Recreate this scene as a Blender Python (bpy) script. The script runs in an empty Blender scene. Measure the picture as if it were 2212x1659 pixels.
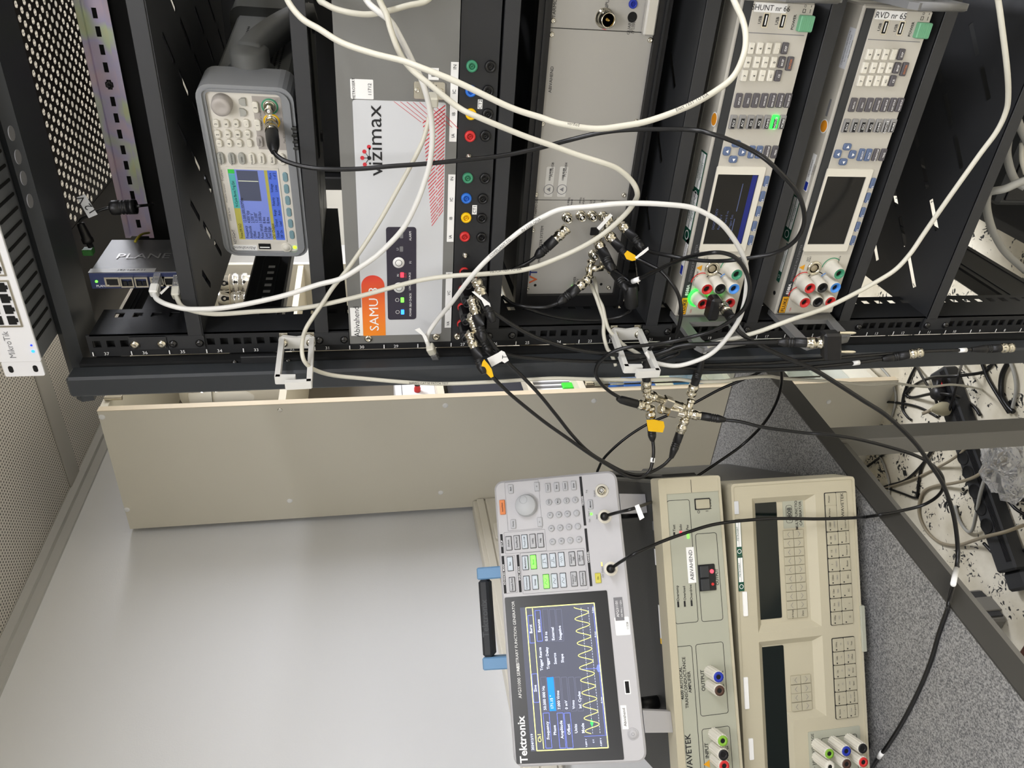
import bpy, math, random
from mathutils import Vector, Matrix
random.seed(7)
SC = bpy.context.scene
COL = SC.collection
# ------------------------------------------------------------------ camera (portrait photograph stored on its side: rolled 90 degrees)
RX = Vector((0.83675366, 0.54642694, -0.03550922))
RD = Vector((0.06957579, -0.17041667, -0.9829127))
RF = Vector((-0.54314134, 0.81998522, -0.18061486))
CAM = Vector((0.51079141, -0.87710257, 1.30519711))
FPX = 1633.92
cd = bpy.data.cameras.new('camera'); cam = bpy.data.objects.new('camera', cd); COL.objects.link(cam)
cd.sensor_fit = 'HORIZONTAL'; cd.sensor_width = 36.0; cd.lens = FPX / 2212 * 36.0; cd.clip_start = 0.02; cd.clip_end = 50
cam.matrix_world = Matrix(((RD.x, RX.x, -RF.x, CAM.x), (RD.y, RX.y, -RF.y, CAM.y), (RD.z, RX.z, -RF.z, CAM.z), (0, 0, 0, 1)))
SC.camera = cam
# ------------------------------------------------------------------ world, light, exposure
wd = bpy.data.worlds.new('room_air'); SC.world = wd; wd.use_nodes = True
wd.node_tree.nodes['Background'].inputs[0].default_value = (0.75, 0.80, 0.85, 1)
wd.node_tree.nodes['Background'].inputs[1].default_value = 0.0
vs = SC.view_settings
vs.view_transform = 'Standard'; vs.look = 'None'; vs.gamma = 1.0; vs.use_curve_mapping = False
vs.exposure = EXPO = 0.0
def area(loc, sx, sy, power, col=(0.97, 0.99, 1.09)):
    l = bpy.data.lights.new('lamp_light', 'AREA'); l.shape = 'RECTANGLE'; l.size = sx; l.size_y = sy; l.energy = power; l.color = col
    o = bpy.data.objects.new('lamp_light', l); COL.objects.link(o); o.location = loc; return o
LAMPS = [((0.55, -1.25, 2.10), 0.58, 1.18, 14.0), ((0.55, -2.9, 2.10), 0.58, 1.18, 14.0), ((0.75, 1.75, 2.10), 0.58, 1.18, 72.0), ((2.1, -0.5, 2.10), 0.58, 1.18, 60.0)]
for L in LAMPS: area(*L)
# ------------------------------------------------------------------ helpers
U1 = 0.04445
def srgb(h):
    c = [int(h[i:i+2], 16) / 255 for i in (0, 2, 4)]
    return tuple((x / 12.92 if x <= .04045 else ((x + .055) / 1.055) ** 2.4) for x in c) + (1,)
MATS = {}
def mat(name, hexc, rough=.5, metal=0.0, bump=0, bscale=300, var=0, vscale=4, emit=0, alpha=1, trans=0, ior=1.45, coat=0):
    if name in MATS: return MATS[name]
    m = bpy.data.materials.new(name); m.use_nodes = True; nt = m.node_tree; b = nt.nodes['Principled BSDF']
    c = srgb(hexc)
    b.inputs['Base Color'].default_value = c; b.inputs['Roughness'].default_value = rough; b.inputs['Metallic'].default_value = metal
    b.inputs['IOR'].default_value = ior; b.inputs['Coat Weight'].default_value = coat
    tc = nt.nodes.new('ShaderNodeTexCoord')
    if var:
        n = nt.nodes.new('ShaderNodeTexNoise'); n.inputs['Scale'].default_value = vscale; n.inputs['Detail'].default_value = 4
        mx = nt.nodes.new('ShaderNodeMix'); mx.data_type = 'RGBA'
        mx.inputs[6].default_value = tuple(x * (1 - var) for x in c[:3]) + (1,); mx.inputs[7].default_value = tuple(min(1, x * (1 + var)) for x in c[:3]) + (1,)
        nt.links.new(tc.outputs['Object'], n.inputs['Vector']); nt.links.new(n.outputs['Fac'], mx.inputs[0]); nt.links.new(mx.outputs[2], b.inputs['Base Color'])
    if bump:
        n = nt.nodes.new('ShaderNodeTexNoise'); n.inputs['Scale'].default_value = bscale
        bp = nt.nodes.new('ShaderNodeBump'); bp.inputs['Strength'].default_value = bump; bp.inputs['Distance'].default_value = .001
        nt.links.new(tc.outputs['Object'], n.inputs['Vector']); nt.links.new(n.outputs['Fac'], bp.inputs['Height']); nt.links.new(bp.outputs['Normal'], b.inputs['Normal'])
    if emit: b.inputs['Emission Color'].default_value = c; b.inputs['Emission Strength'].default_value = emit
    if trans: b.inputs['Transmission Weight'].default_value = trans
    if alpha < 1: b.inputs['Alpha'].default_value = alpha
    MATS[name] = m
    return m
class Frame:
    def __init__(s, O, R=(1, 0, 0), U=(0, 1, 0), N=None):
        s.O = Vector(O); s.R = Vector(R).normalized(); s.U = Vector(U).normalized(); s.N = Vector(N).normalized() if N else s.R.cross(s.U)
    def p(s, a, b, c=0.0): return s.O + s.R * a + s.U * b + s.N * c
    def st(s, x, y, d=0.0):                       # picture point -> position on this face (d = height above the face)
        r = ray(x, y); k = (s.N.dot(s.O - CAM) + d) / s.N.dot(r); q = CAM + r * k - s.O
        return q.dot(s.R), q.dot(s.U)
    def sub(s, a, b, c=0.0): return Frame(s.p(a, b, c), s.R, s.U, s.N)
def ray(x, y): return RX * (829.5 - y) + RD * (x - 1106.0) + RF * FPX
def at(x, y, Y):                                  # picture point at a given depth into the room
    r = ray(x, y); return CAM + r * ((Y - CAM.y) / r.y)
def atz(x, y, Z):
    r = ray(x, y); return CAM + r * ((Z - CAM.z) / r.z)
def atx(x, y, X):
    r = ray(x, y); return CAM + r * ((X - CAM.x) / r.x)
WF = Frame((0, 0, 0))
def front(Y): return Frame((0, Y, 0), (1, 0, 0), (0, 0, 1))
def axframe(P, d):
    d = Vector(d).normalized(); a = Vector((0, 0, 1)) if abs(d.z) < .9 else Vector((1, 0, 0))
    R = a.cross(d).normalized(); return Frame(P, R, d.cross(R), d)
def spline(pts, sub=7):
    P = [Vector(p) for p in pts]
    if len(P) < 3: return P
    Q = [P[0] * 2 - P[1]] + P + [P[-1] * 2 - P[-2]]; out = []
    for i in range(1, len(Q) - 2):
        a, b, c, d = Q[i-1], Q[i], Q[i+1], Q[i+2]
        for k in range(sub):
            t = k / sub; t2 = t * t; t3 = t2 * t
            out.append(((b * 2) + (c - a) * t + (a * 2 - b * 5 + c * 4 - d) * t2 + (b * 3 - a - c * 3 + d) * t3) * .5)
    out.append(P[-1].copy()); return out
class MB:
    def __init__(s): s.v = []; s.f = []; s.sm = []
    def add(s, vs, fs, sm=False):
        n = len(s.v); s.v += vs
        for f in fs: s.f.append(tuple(i + n for i in f)); s.sm.append(sm)
        return s
    def box(s, F, a0, a1, b0, b1, c0, c1, c=0):
        if c > 0: return s.rbox(F, a0, a1, b0, b1, c0, c1, c)
        v = [F.p(a, b, d) for a in (a0, a1) for b in (b0, b1) for d in (c0, c1)]
        return s.add(v, [(0, 1, 3, 2), (4, 6, 7, 5), (0, 4, 5, 1), (2, 3, 7, 6), (0, 2, 6, 4), (1, 5, 7, 3)])
    def rbox(s, F, a0, a1, b0, b1, c0, c1, c):
        A = (a0, a1); B = (b0, b1); D = (c0, c1); v = []; ix = {}
        for i in (0, 1):
            for j in (0, 1):
                for k in (0, 1):
                    for ax in range(3):
                        q = [A[i], B[j], D[k]]
                        for o in range(3):
                            if o != ax: q[o] += c * (1 if (i, j, k)[o] == 0 else -1)
                        ix[(i, j, k, ax)] = len(v); v.append(F.p(*q))
        f = []
        for ax in range(3):
            for e in (0, 1):
                o1, o2 = [(1, 2), (2, 0), (0, 1)][ax]; loop = []
                for p, q in ((0, 0), (1, 0), (1, 1), (0, 1)):
                    t = [0, 0, 0]; t[ax] = e; t[o1] = p; t[o2] = q; loop.append(ix[tuple(t) + (ax,)])
                f.append(tuple(loop if e else loop[::-1]))
        for ax in range(3):
            o1, o2 = [(1, 2), (2, 0), (0, 1)][ax]
            for p in (0, 1):
                for q in (0, 1):
                    t0 = [0, 0, 0]; t0[o1] = p; t0[o2] = q; t1 = list(t0); t1[ax] = 1; t0 = tuple(t0); t1 = tuple(t1)
                    lp = (ix[t0 + (o1,)], ix[t1 + (o1,)], ix[t1 + (o2,)], ix[t0 + (o2,)]); f.append(lp if p == q else lp[::-1])
        for i in (0, 1):
            for j in (0, 1):
                for k in (0, 1):
                    lp = tuple(ix[(i, j, k, a)] for a in range(3)); f.append(lp if (i + j + k) % 2 else lp[::-1])
        return s.add(v, f)
    def poly(s, F, pts, c0, c1, sm=False):
        n = len(pts); ar = sum(pts[i][0] * pts[(i + 1) % n][1] - pts[(i + 1) % n][0] * pts[i][1] for i in range(n))
        if ar < 0: pts = pts[::-1]
        v = [F.p(a, b, c0) for a, b in pts] + [F.p(a, b, c1) for a, b in pts]
        f = [tuple(range(n - 1, -1, -1)), tuple(range(n, 2 * n))] + [(i, (i + 1) % n, n + (i + 1) % n, n + i) for i in range(n)]
        return s.add(v, f)
    def rr(s, F, a0, a1, b0, b1, c0, c1, r, c=0, n=4):
        if a1 < a0: a0, a1 = a1, a0
        if b1 < b0: b0, b1 = b1, b0
        r = min(r, (a1 - a0) * .499, (b1 - b0) * .499)
        def ringp(ins):
            o = []
            for cx, cy, a in ((a1 - r, b0 + r, -90), (a1 - r, b1 - r, 0), (a0 + r, b1 - r, 90), (a0 + r, b0 + r, 180)):
                for k in range(n + 1):
                    t = math.radians(a + 90 * k / n); q = max(r - ins, 0); o.append((cx + q * math.cos(t), cy + q * math.sin(t)))
            return o
        L = [(ringp(0), c0)] + ([(ringp(0), c1 - c), (ringp(c), c1)] if c > 0 else [(ringp(0), c1)])
        m = len(L[0][0]); v = []; f = []
        for P, d in L: v += [F.p(a, b, d) for a, b in P]
        for k in range(len(L) - 1): f += [(k * m + i, k * m + (i + 1) % m, (k + 1) * m + (i + 1) % m, (k + 1) * m + i) for i in range(m)]
        f += [tuple(range(m - 1, -1, -1)), tuple(range((len(L) - 1) * m, len(L) * m))]
        return s.add(v, f)
    def frame(s, F, o, i, c0, c1, ro=0.002, ri=0.002, n=3):          # rounded rectangular ring: o, i = (a0,a1,b0,b1)
        def ringp(q, r):
            a0, a1, b0, b1 = q; o_ = []
            for cx, cy, a in ((a1 - r, b0 + r, -90), (a1 - r, b1 - r, 0), (a0 + r, b1 - r, 90), (a0 + r, b0 + r, 180)):
                for k in range(n + 1):
                    t = math.radians(a + 90 * k / n); o_.append((cx + r * math.cos(t), cy + r * math.sin(t)))
            return o_
        A = ringp(o, ro); B = ringp(i, ri); m = len(A)
        v = [F.p(a, b, c0) for a, b in A] + [F.p(a, b, c1) for a, b in A] + [F.p(a, b, c1) for a, b in B] + [F.p(a, b, c0) for a, b in B]
        f = []
        for k in range(4): f += [(k * m + j, k * m + (j + 1) % m, ((k + 1) % 4) * m + (j + 1) % m, ((k + 1) % 4) * m + j) for j in range(m)]
        return s.add(v, f)
    def lathe(s, F, a, b, prof, n=16, cap0=True, cap1=True):
        v = []; f = []; m = len(prof)
        for r, d in prof: v += [F.p(a + r * math.cos(2 * math.pi * k / n), b + r * math.sin(2 * math.pi * k / n), d) for k in range(n)]
        for j in range(m - 1): f += [(j * n + k, j * n + (k + 1) % n, (j + 1) * n + (k + 1) % n, (j + 1) * n + k) for k in range(n)]
        s.add(v, f, True)
        e = []
        if cap0 and prof[0][0] > 1e-6: e.append((tuple(F.p(a + prof[0][0] * math.cos(2 * math.pi * k / n), b + prof[0][0] * math.sin(2 * math.pi * k / n), prof[0][1]) for k in range(n))[::-1]))
        if cap1 and prof[-1][0] > 1e-6: e.append(tuple(F.p(a + prof[-1][0] * math.cos(2 * math.pi * k / n), b + prof[-1][0] * math.sin(2 * math.pi * k / n), prof[-1][1]) for k in range(n)))
        for q in e: s.add(list(q), [tuple(range(n))])
        return s
    def cyl(s, F, a, b, c0, c1, r, r1=None, n=16):
        r1 = r if r1 is None else r1
        k = 1 if c1 > c0 else -1
        return s.lathe(F, a, b, [(r, c0), (r1, c1)] if k > 0 else [(r1, c1), (r, c0)], n)
    def tube(s, path, r, n=9):
        P = [Vector(p) for p in path]; m = len(P); v = []; f = []
        T = [(P[min(i + 1, m - 1)] - P[max(i - 1, 0)]).normalized() for i in range(m)]
        X = T[0].orthogonal().normalized()
        for i in range(m):
            X = (X - T[i] * X.dot(T[i])).normalized(); Y = T[i].cross(X); q = r[i] if isinstance(r, (list, tuple)) else r
            v += [P[i] + X * (q * math.cos(2 * math.pi * k / n)) + Y * (q * math.sin(2 * math.pi * k / n)) for k in range(n)]
        for i in range(m - 1): f += [(i * n + k, i * n + (k + 1) % n, (i + 1) * n + (k + 1) % n, (i + 1) * n + k) for k in range(n)]
        f += [tuple(range(n - 1, -1, -1)), tuple(range((m - 1) * n, m * n))]
        return s.add(v, f, True)
    def holes(s, F, A, B, hole, c0, c1):                                # plate cut into cells A x B; hole(i,j) leaves a cell open
        na, nb = len(A) - 1, len(B) - 1; g = [[not hole(i, j) for j in range(nb)] for i in range(na)]
        def q(*p): s.add([F.p(*x) for x in p], [(0, 1, 2, 3)])
        for i in range(na):
            for j in range(nb):
                if not g[i][j]: continue
                a0, a1, b0, b1 = A[i], A[i+1], B[j], B[j+1]
                q((a0, b0, c1), (a1, b0, c1), (a1, b1, c1), (a0, b1, c1)); q((a0, b0, c0), (a0, b1, c0), (a1, b1, c0), (a1, b0, c0))
                if i == 0 or not g[i-1][j]: q((a0, b0, c0), (a0, b0, c1), (a0, b1, c1), (a0, b1, c0))
                if i == na - 1 or not g[i+1][j]: q((a1, b0, c0), (a1, b1, c0), (a1, b1, c1), (a1, b0, c1))
                if j == 0 or not g[i][j-1]: q((a0, b0, c0), (a1, b0, c0), (a1, b0, c1), (a0, b0, c1))
                if j == nb - 1 or not g[i][j+1]: q((a0, b1, c0), (a0, b1, c1), (a1, b1, c1), (a1, b1, c0))
        return s
    def text(s, F, t, a, b, size, d=.0003, al='c', rot=0, sx=1.0, bold=0):
        V, P, w = glyphs(t, bold); k0 = {'c': -w / 2, 'l': 0, 'r': -w}[al]; cr, sr = math.cos(math.radians(rot)), math.sin(math.radians(rot))
        v = []
        for x, y in V:
            x = (x + k0) * size * sx; y = (y - .34) * size
            v.append(F.p(a + x * cr - y * sr, b + x * sr + y * cr, d))
        return s.add(v, P)
_G = {}
def glyphs(t, bold=0):
    k = (t, bold)
    if k not in _G:
        c = bpy.data.curves.new('t', 'FONT'); c.body = t; c.resolution_u = 2; c.offset = .012 * bold
        o = bpy.data.objects.new('t', c); me = o.to_mesh()
        V = [(v.co.x, v.co.y) for v in me.vertices]; P = [tuple(p.vertices) for p in me.polygons]
        w = max([x for x, y in V], default=.5)
        o.to_mesh_clear(); bpy.data.objects.remove(o); bpy.data.curves.remove(c); _G[k] = (V, P, w)
    return _G[k]
ORG = {}
def tag(o, label=None, cat=None, group=None, kind=None):
    if label: o['label'] = label
    if cat: o['category'] = cat
    if group: o['group'] = group
    if kind: o['kind'] = kind
    return o
def thing(name, label, cat, org=(0, 0, 0), group=None, kind=None):
    o = bpy.data.objects.new(name, None); COL.objects.link(o); o.location = org; o.empty_display_size = .02; ORG[o.name] = Vector(org)
    return tag(o, label, cat, group, kind)
def part(name, mb, m, parent=None, label=None, kind=None):
    og = ORG[parent.name] if parent else Vector((0, 0, 0))
    me = bpy.data.meshes.new(name); me.from_pydata([tuple(v - og) for v in mb.v], [], mb.f)
    me.polygons.foreach_set('use_smooth', mb.sm); me.materials.append(m); me.update()
    o = bpy.data.objects.new(name, me); COL.objects.link(o); o.parent = parent; ORG[o.name] = og
    return tag(o, label, None, None, kind)
def solo(name, mb, m, label, cat, group=None, kind=None, org=None):
    c = Vector(org) if org is not None else sum(mb.v, Vector((0, 0, 0))) / len(mb.v)
    me = bpy.data.meshes.new(name); me.from_pydata([tuple(v - c) for v in mb.v], [], mb.f)
    me.polygons.foreach_set('use_smooth', mb.sm); me.materials.append(m); me.update()
    o = bpy.data.objects.new(name, me); COL.objects.link(o); o.location = c; ORG[o.name] = c
    return tag(o, label, cat, group, kind)
def like(o, parent, off=(0, 0, 0), name=None):                          # shares mesh data: same piece again, shifted
    c = o.copy(); COL.objects.link(c); c.parent = parent; c.location = Vector(o.location) + Vector(off); ORG[c.name] = ORG[o.name] + Vector(off)
    if name: c.name = name
    return c
# ------------------------------------------------------------------ materials
K = dict(
 black=mat('black_powder_coat', '1d1e20', .48, bump=.08, bscale=900), blackin=mat('black_steel_inner', '101112', .6), shelfm=mat('black_shelf_paint', '2a2b2d', .5, bump=.06, bscale=900),
 framegrey=mat('dark_grey_frame_paint', '2d3033', .45, bump=.06, bscale=800),
 steel=mat('bright_zinc_steel', 'd8d4c8', .25, 1), nickel=mat('polished_nickel', 'd9d3c2', .18, 1), chrome=mat('mirror_chrome', 'eeeeee', .05, 1), dkscrew=mat('black_screw', '141414', .25, coat=.5),
 white=mat('white_plastic', 'e6e6e8', .45), label=mat('white_label_paper', 'eeeeec', .6), print=mat('black_print', '1a1a1c', .7), prgrey=mat('grey_print', '77777a', .7), prwhite=mat('white_print', 'f0f0f0', .6),
 prred=mat('red_print', 'c8303a', .6), rubber=mat('black_rubber', '121213', .42), rubber2=mat('black_cable_sheath', '0d0d0e', .33), wcable=mat('white_cable_sheath', 'c6c3b5', .42), wcable2=mat('bright_white_cable_sheath', 'd4d3ce', .4), gcable=mat('grey_cable_sheath', '9c9b94', .5), tcable=mat('tan_cable_sheath', '8f8570', .5),
 samu=mat('grey_plate_paint', '747471', .5, bump=.05, bscale=1200), overlay=mat('white_overlay_film', 'c9cbce', .45), navy=mat('dark_keypad_film', '2e2a38', .45), jackblk=mat('black_anodised_plate', '232426', .5),
 alu=mat('brushed_aluminium_panel', 'acaaa5', .45, .25, bump=.05, bscale=1500), blkpl=mat('black_plastic', '151517', .4), yellow=mat('yellow_tape', 'f2bf14', .5), jred=mat('red_plastic', 'c9302f', .35), jgreen=mat('green_plastic', '3f8f6c', .35), jblue=mat('blue_plastic', '2a6fd0', .35), jyel=mat('yellow_plastic', 'f0c000', .35), jbrown=mat('brown_plastic', '4a3328', .4),
 hole=mat('dark_hole', '060606', .8), fluke=mat('warm_grey_face', 'bcb8ae', .5, bump=.04, bscale=900), flukeblk=mat('charcoal_strip', '2f3133', .5), flukecase=mat('beige_grey_case', 'b3afa4', .5), handle=mat('grey_handle_metal', '6f6f6e', .45), kwhite=mat('ivory_key', 'dcd8cb', .5), kdark=mat('dark_grey_key', '575458', .5), kblue=mat('slate_blue_key', '5a6b8c', .5), pgreen=mat('green_power_key', '6fa883', .5),
 lit=mat('lit_green', '28f040', .4, emit=2.2), ledg=mat('led_green', '5cff3c', .4, emit=3), ledr=mat('led_red', 'ff2a3a', .4, emit=3), ledb=mat('led_blue', '2a7cff', .4, emit=3), glassblk=mat('dark_screen_glass', '0b0c0e', .12), vfd=mat('dark_green_display_glass', '07110f', .15),
 kgrey=mat('mid_grey_bumper', '8a8c8e', .6), kbody=mat('dark_grey_case', '5a5b58', .6, bump=.05, bscale=700), kface=mat('ivory_face', 'd9d5cb', .5), kgreyf=mat('taupe_inset', 'a8a29c', .5),
 tek=mat('white_instrument_face', 'bab9bb', .45), tekblk=mat('black_screen_bezel', '1b1c1d', .3), tekbtn=mat('grey_button', 'b2b3b6', .5), tekbtn2=mat('pale_blue_button', 'c3ccd4', .5), orange=mat('orange_button', 'd97f43', .5), tekblue=mat('blue_handle_plastic', '6d97bd', .5), knob=mat('grey_knob', 'b4b6b8', .5),
 wav=mat('cream_moulding', 'b8b19a', .55, bump=.1, bscale=700), wavp=mat('pale_green_grey_panel', 'a6a797', .55), wavkey=mat('cream_key', 'aea892', .5), wcase=mat('dark_vinyl_case', '3a3a38', .55, bump=.25, bscale=500),
 cab=mat('taupe_laminate', 'dad5c5', .5, var=.04), cabedge=mat('beige_edge_band', 'd6c8ae', .5), cabin=mat('cabinet_inside', '6b655a', .6), ivory=mat('ivory_shelf', 'd8d0bc', .5),
 deskedge=mat('dark_desk_edge', '3b3a37', .5), legm=mat('grey_leg_paint', '77756f', .5), trunk=mat('ivory_pvc', 'ddd8ca', .45), strip=mat('charcoal_strip_plastic', '2b2c2e', .5), glass=mat('clear_glass', 'e8f2ee', .03, trans=1, ior=1.45), clearpl=mat('clear_plastic_film', 'f0f0f0', .12, trans=.85, ior=1.2), orangep=mat('orange_plastic', 'ff7a30', .4),
 sgreen=mat('dark_green_sticker', '0f4a38', .5), sblue=mat('blue_emblem', '2034a0', .5),
)
# ================================================================== THE ROOM
FZ, CZ, WX = -0.20, 2.155, -1.0
def nodes_mat(name):
    m = bpy.data.materials.new(name); m.use_nodes = True; nt = m.node_tree; return m, nt, nt.nodes['Principled BSDF'], nt.nodes.new, nt.links.new
def floor_mat():
    m, nt, b, N, L = nodes_mat('flecked_linoleum'); tc = N('ShaderNodeTexCoord'); b.inputs['Roughness'].default_value = .35
    base = N('ShaderNodeTexNoise'); base.inputs['Scale'].default_value = 9; base.inputs['Detail'].default_value = 6; L(tc.outputs['Object'], base.inputs['Vector'])
    r0 = N('ShaderNodeValToRGB'); r0.color_ramp.elements[0].color = srgb('c8c0aa'); r0.color_ramp.elements[1].color = srgb('e8e2d0'); r0.color_ramp.elements[0].position = .35; r0.color_ramp.elements[1].position = .62
    L(base.outputs['Fac'], r0.inputs[0])
    fl = N('ShaderNodeTexNoise'); fl.inputs['Scale'].default_value = 46; fl.inputs['Detail'].default_value = 2.5; fl.inputs['Distortion'].default_value = 2.2; L(tc.outputs['Object'], fl.inputs['Vector'])
    pt = N('ShaderNodeTexNoise'); pt.inputs['Scale'].default_value = 17; L(tc.outputs['Object'], pt.inputs['Vector'])
    mu = N('ShaderNodeMath'); mu.operation = 'MULTIPLY'; L(fl.outputs['Fac'], mu.inputs[0]); L(pt.outputs['Fac'], mu.inputs[1])
    r1 = N('ShaderNodeValToRGB'); r1.color_ramp.elements[0].position = .325; r1.color_ramp.elements[1].position = .355; L(mu.outputs[0], r1.inputs[0])
    mx = N('ShaderNodeMix'); mx.data_type = 'RGBA'; L(r1.outputs[0], mx.inputs[0]); L(r0.outputs[0], mx.inputs[6]); mx.inputs[7].default_value = srgb('1d1f20'); L(mx.outputs[2], b.inputs['Base Color']); return m
def ceil_mat():
    m, nt, b, N, L = nodes_mat('perforated_ceiling_metal'); tc = N('ShaderNodeTexCoord'); b.inputs['Roughness'].default_value = .5
    v = N('ShaderNodeTexVoronoi'); v.voronoi_dimensions = '2D'; v.inputs['Scale'].default_value = 105; v.inputs['Randomness'].default_value = 0; L(tc.outputs['Object'], v.inputs['Vector'])
    r = N('ShaderNodeValToRGB'); r.color_ramp.elements[0].position = .24; r.color_ramp.elements[1].position = .32; r.color_ramp.elements[0].color = srgb('4a4642'); r.color_ramp.elements[1].color = srgb('cdc8bf')
    L(v.outputs['Distance'], r.inputs[0]); L(r.outputs[0], b.inputs['Base Color']); return m
def desk_mat():
    m, nt, b, N, L = nodes_mat('speckled_grey_laminate'); tc = N('ShaderNodeTexCoord'); b.inputs['Roughness'].default_value = .5
    n = N('ShaderNodeTexNoise'); n.inputs['Scale'].default_value = 420; n.inputs['Detail'].default_value = 3; L(tc.outputs['Object'], n.inputs['Vector'])
    r = N('ShaderNodeValToRGB'); r.color_ramp.elements[0].position = .34; r.color_ramp.elements[1].position = .66; r.color_ramp.elements[0].color = srgb('4f5052'); r.color_ramp.elements[1].color = srgb('a2a19e'); L(n.outputs['Fac'], r.inputs[0]); L(r.outputs[0], b.inputs['Base Color']); return m
wallp = mat('pale_grey_wall_paint', 'e0e1e2', .6, bump=.25, bscale=260); wallb = mat('cream_wall_paint', 'd2cfc6', .6, bump=.2, bscale=200)
def struct(name, mb, m, parent=None): return tag(part(name, mb, m, parent), kind='structure')
struct('floor', MB().box(WF, -1.2, 3.3, -4.0, 2.9, FZ - .1, FZ), floor_mat())
struct('wall_left', MB().box(WF, -1.2, WX, -4.0, 2.9, FZ, CZ + .1), wallp)
struct('wall_back', MB().box(WF, WX, 3.2, 2.7, 2.9, FZ, CZ + .1), wallb)
struct('wall_right', MB().box(WF, 3.2, 3.4, -4.0, 2.9, FZ, CZ + .1), wallb)
struct('wall_front', MB().box(WF, WX, 3.2, -4.0, -3.8, FZ, CZ + .1), wallb)
ceil = struct('ceiling', MB().box(WF, WX, 3.2, -3.8, 2.7, CZ + .03, CZ + .1), wallb)
cm = ceil_mat(); ys = .925; k = 0
stripm = mat('ceiling_strip_metal', 'a5a29b', .45)
yy = ys - .70 * 6
while yy < 2.7:
    part('ceiling_strip', MB().box(WF, WX, 3.2, yy, yy + .075, CZ - .004, CZ + .03, .002), stripm, ceil)
    part('ceiling_panel', MB().box(WF, WX, 3.2, yy + .076, min(yy + .699, 2.7), CZ, CZ + .03), cm, ceil); yy += .70
struct('trim_1', MB().box(WF, WX, WX + .022, -3.8, 2.7, CZ - .022, CZ - .001).box(WF, WX, WX + .008, -3.8, 2.7, CZ - .045, CZ - .022), mat('wall_angle_trim', 'b9b8b4', .5))
for i, (l, a, b_, p) in enumerate(LAMPS):
    t = thing('ceiling_light', ['square-edged ceiling light panel in front of the rack', 'ceiling light panel farthest behind the photographer', 'ceiling light panel over the back of the cabinet', 'ceiling light panel on the right side of the room'][i], 'ceiling light', (l[0], l[1], CZ))
    part('frame', MB().frame(Frame((l[0], l[1], CZ - .03), (1, 0, 0), (0, -1, 0)), (-a / 2 - .02, a / 2 + .02, -b_ / 2 - .02, b_ / 2 + .02), (-a / 2, a / 2, -b_ / 2, b_ / 2), 0, .03), stripm, t)
    part('diffuser', MB().box(WF, l[0] - a / 2, l[0] + a / 2, l[1] - b_ / 2, l[1] + b_ / 2, CZ - .022, CZ - .02), mat('lamp_diffuser', 'fffaf0', .5, emit=4), t)
# ------------------------------------------------------------------ wall trunking
t = thing('cable_trunking', 'ivory plastic cable trunking along the wall behind the desk', 'cable trunking', (WX, 0, 1.0))
part('base', MB().box(WF, WX, WX + .04, -2.2, .744, .955, 1.035, .003), K['trunk'], t)
part('cover', MB().box(WF, WX + .04, WX + .046, -2.2, .744, .967, .999, .002).box(WF, WX + .04, WX + .046, -2.2, .744, 1.003, 1.024, .002), K['trunk'], t)
for y in (.42, .60): part('socket', MB().rr(Frame((WX + .046, y, .975), (0, 1, 0), (0, 0, 1)), -.03, .03, -.03, .02, 0, .012, .006, .003), K['trunk'], t)
# ================================================================== CABINET
CY = .745; CX0, CX1 = -.985, -.598
cab = thing('tall_cabinet', 'tall taupe laminate cabinet with bare side panel beside the rack', 'cabinet', (-.8, 1.1, FZ))
part('side_panel', MB().box(WF, CX0, CX1 - .0015, CY, CY + .018, FZ, 1.958), K['cab'], cab)
part('side_panel', MB().box(WF, CX0, CX1, 1.582, 1.60, FZ, 1.958), K['cab'], cab)
part('edge_band', MB().box(WF, CX1 - .0015, CX1, CY - .0005, CY + .0185, FZ, 1.9585), K['cabedge'], cab)
part('top_board', MB().box(WF, CX0, CX1 - .002, CY + .018, 1.582, 1.94, 1.958), K['cab'], cab)
part('bottom_board', MB().box(WF, CX0, CX1 - .002, CY + .018, 1.582, FZ + .05, FZ + .068), K['cab'], cab)
part('back_board', MB().box(WF, CX0, CX0 + .004, CY + .018, 1.582, FZ, 1.94), K['cabin'], cab)
cap = None
for x, y in ((220, 901), (274, 1101), (626, 1082), (962, 876), (952, 1064), (1283, 866), (1790, 868)):
    p = at(x, y, CY); part('screw_cap', MB().lathe(Frame(p, (1, 0, 0), (0, 0, 1)), 0, 0, [(.0075, 0), (.0068, .0012), (.004, .002), (.0005, .0022)], 14), K['label'], cab)
p = at(605, 886, CY); part('bolt', MB().lathe(Frame(p, (1, 0, 0), (0, 0, 1)), 0, 0, [(.0065, 0), (.006, .001), (.0035, .0015), (.003, .0005)], 14), K['steel'], cab)
SHZ = []
for x in (612, 952, 1150, 1262, 1590):
    z = atx(x, 850, CX1 - .01).z; SHZ.append(z); part('shelf', MB().box(WF, CX0 + .004, CX1 - .004, CY + .018, 1.582, z - .009, z + .009), K['ivory'], cab)
part('centre_stile', MB().box(WF, CX1 - .02, CX1 - .003, 1.12, 1.14, FZ + .068, 1.94), K['ivory'], cab)
def hinge(x, y):
    p = atx(x, y, CX1 + .001); F = Frame(p, (0, 1, 0), (0, 0, 1))
    m = MB().box(F, -.004, .032, -.018, .018, 0, .006, .0015).cyl(Frame(p + Vector((.004, -.002, -.02)), (1, 0, 0), (0, 1, 0)), 0, 0, 0, .04, .0055, n=12)
    part('hinge', m, K['nickel'], cab)
for x, y in ((246, 862), (1280, 830), (1330, 826)): hinge(x, y)
z0 = atx(1800, 850, CX1).z; z1 = SHZ[3] - .03
part('glass_door', MB().box(WF, CX1 + .006, CX1 + .011, CY + .02, 1.118, z0, z1), K['glass'], cab, 'clear glass door with green edge')
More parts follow.
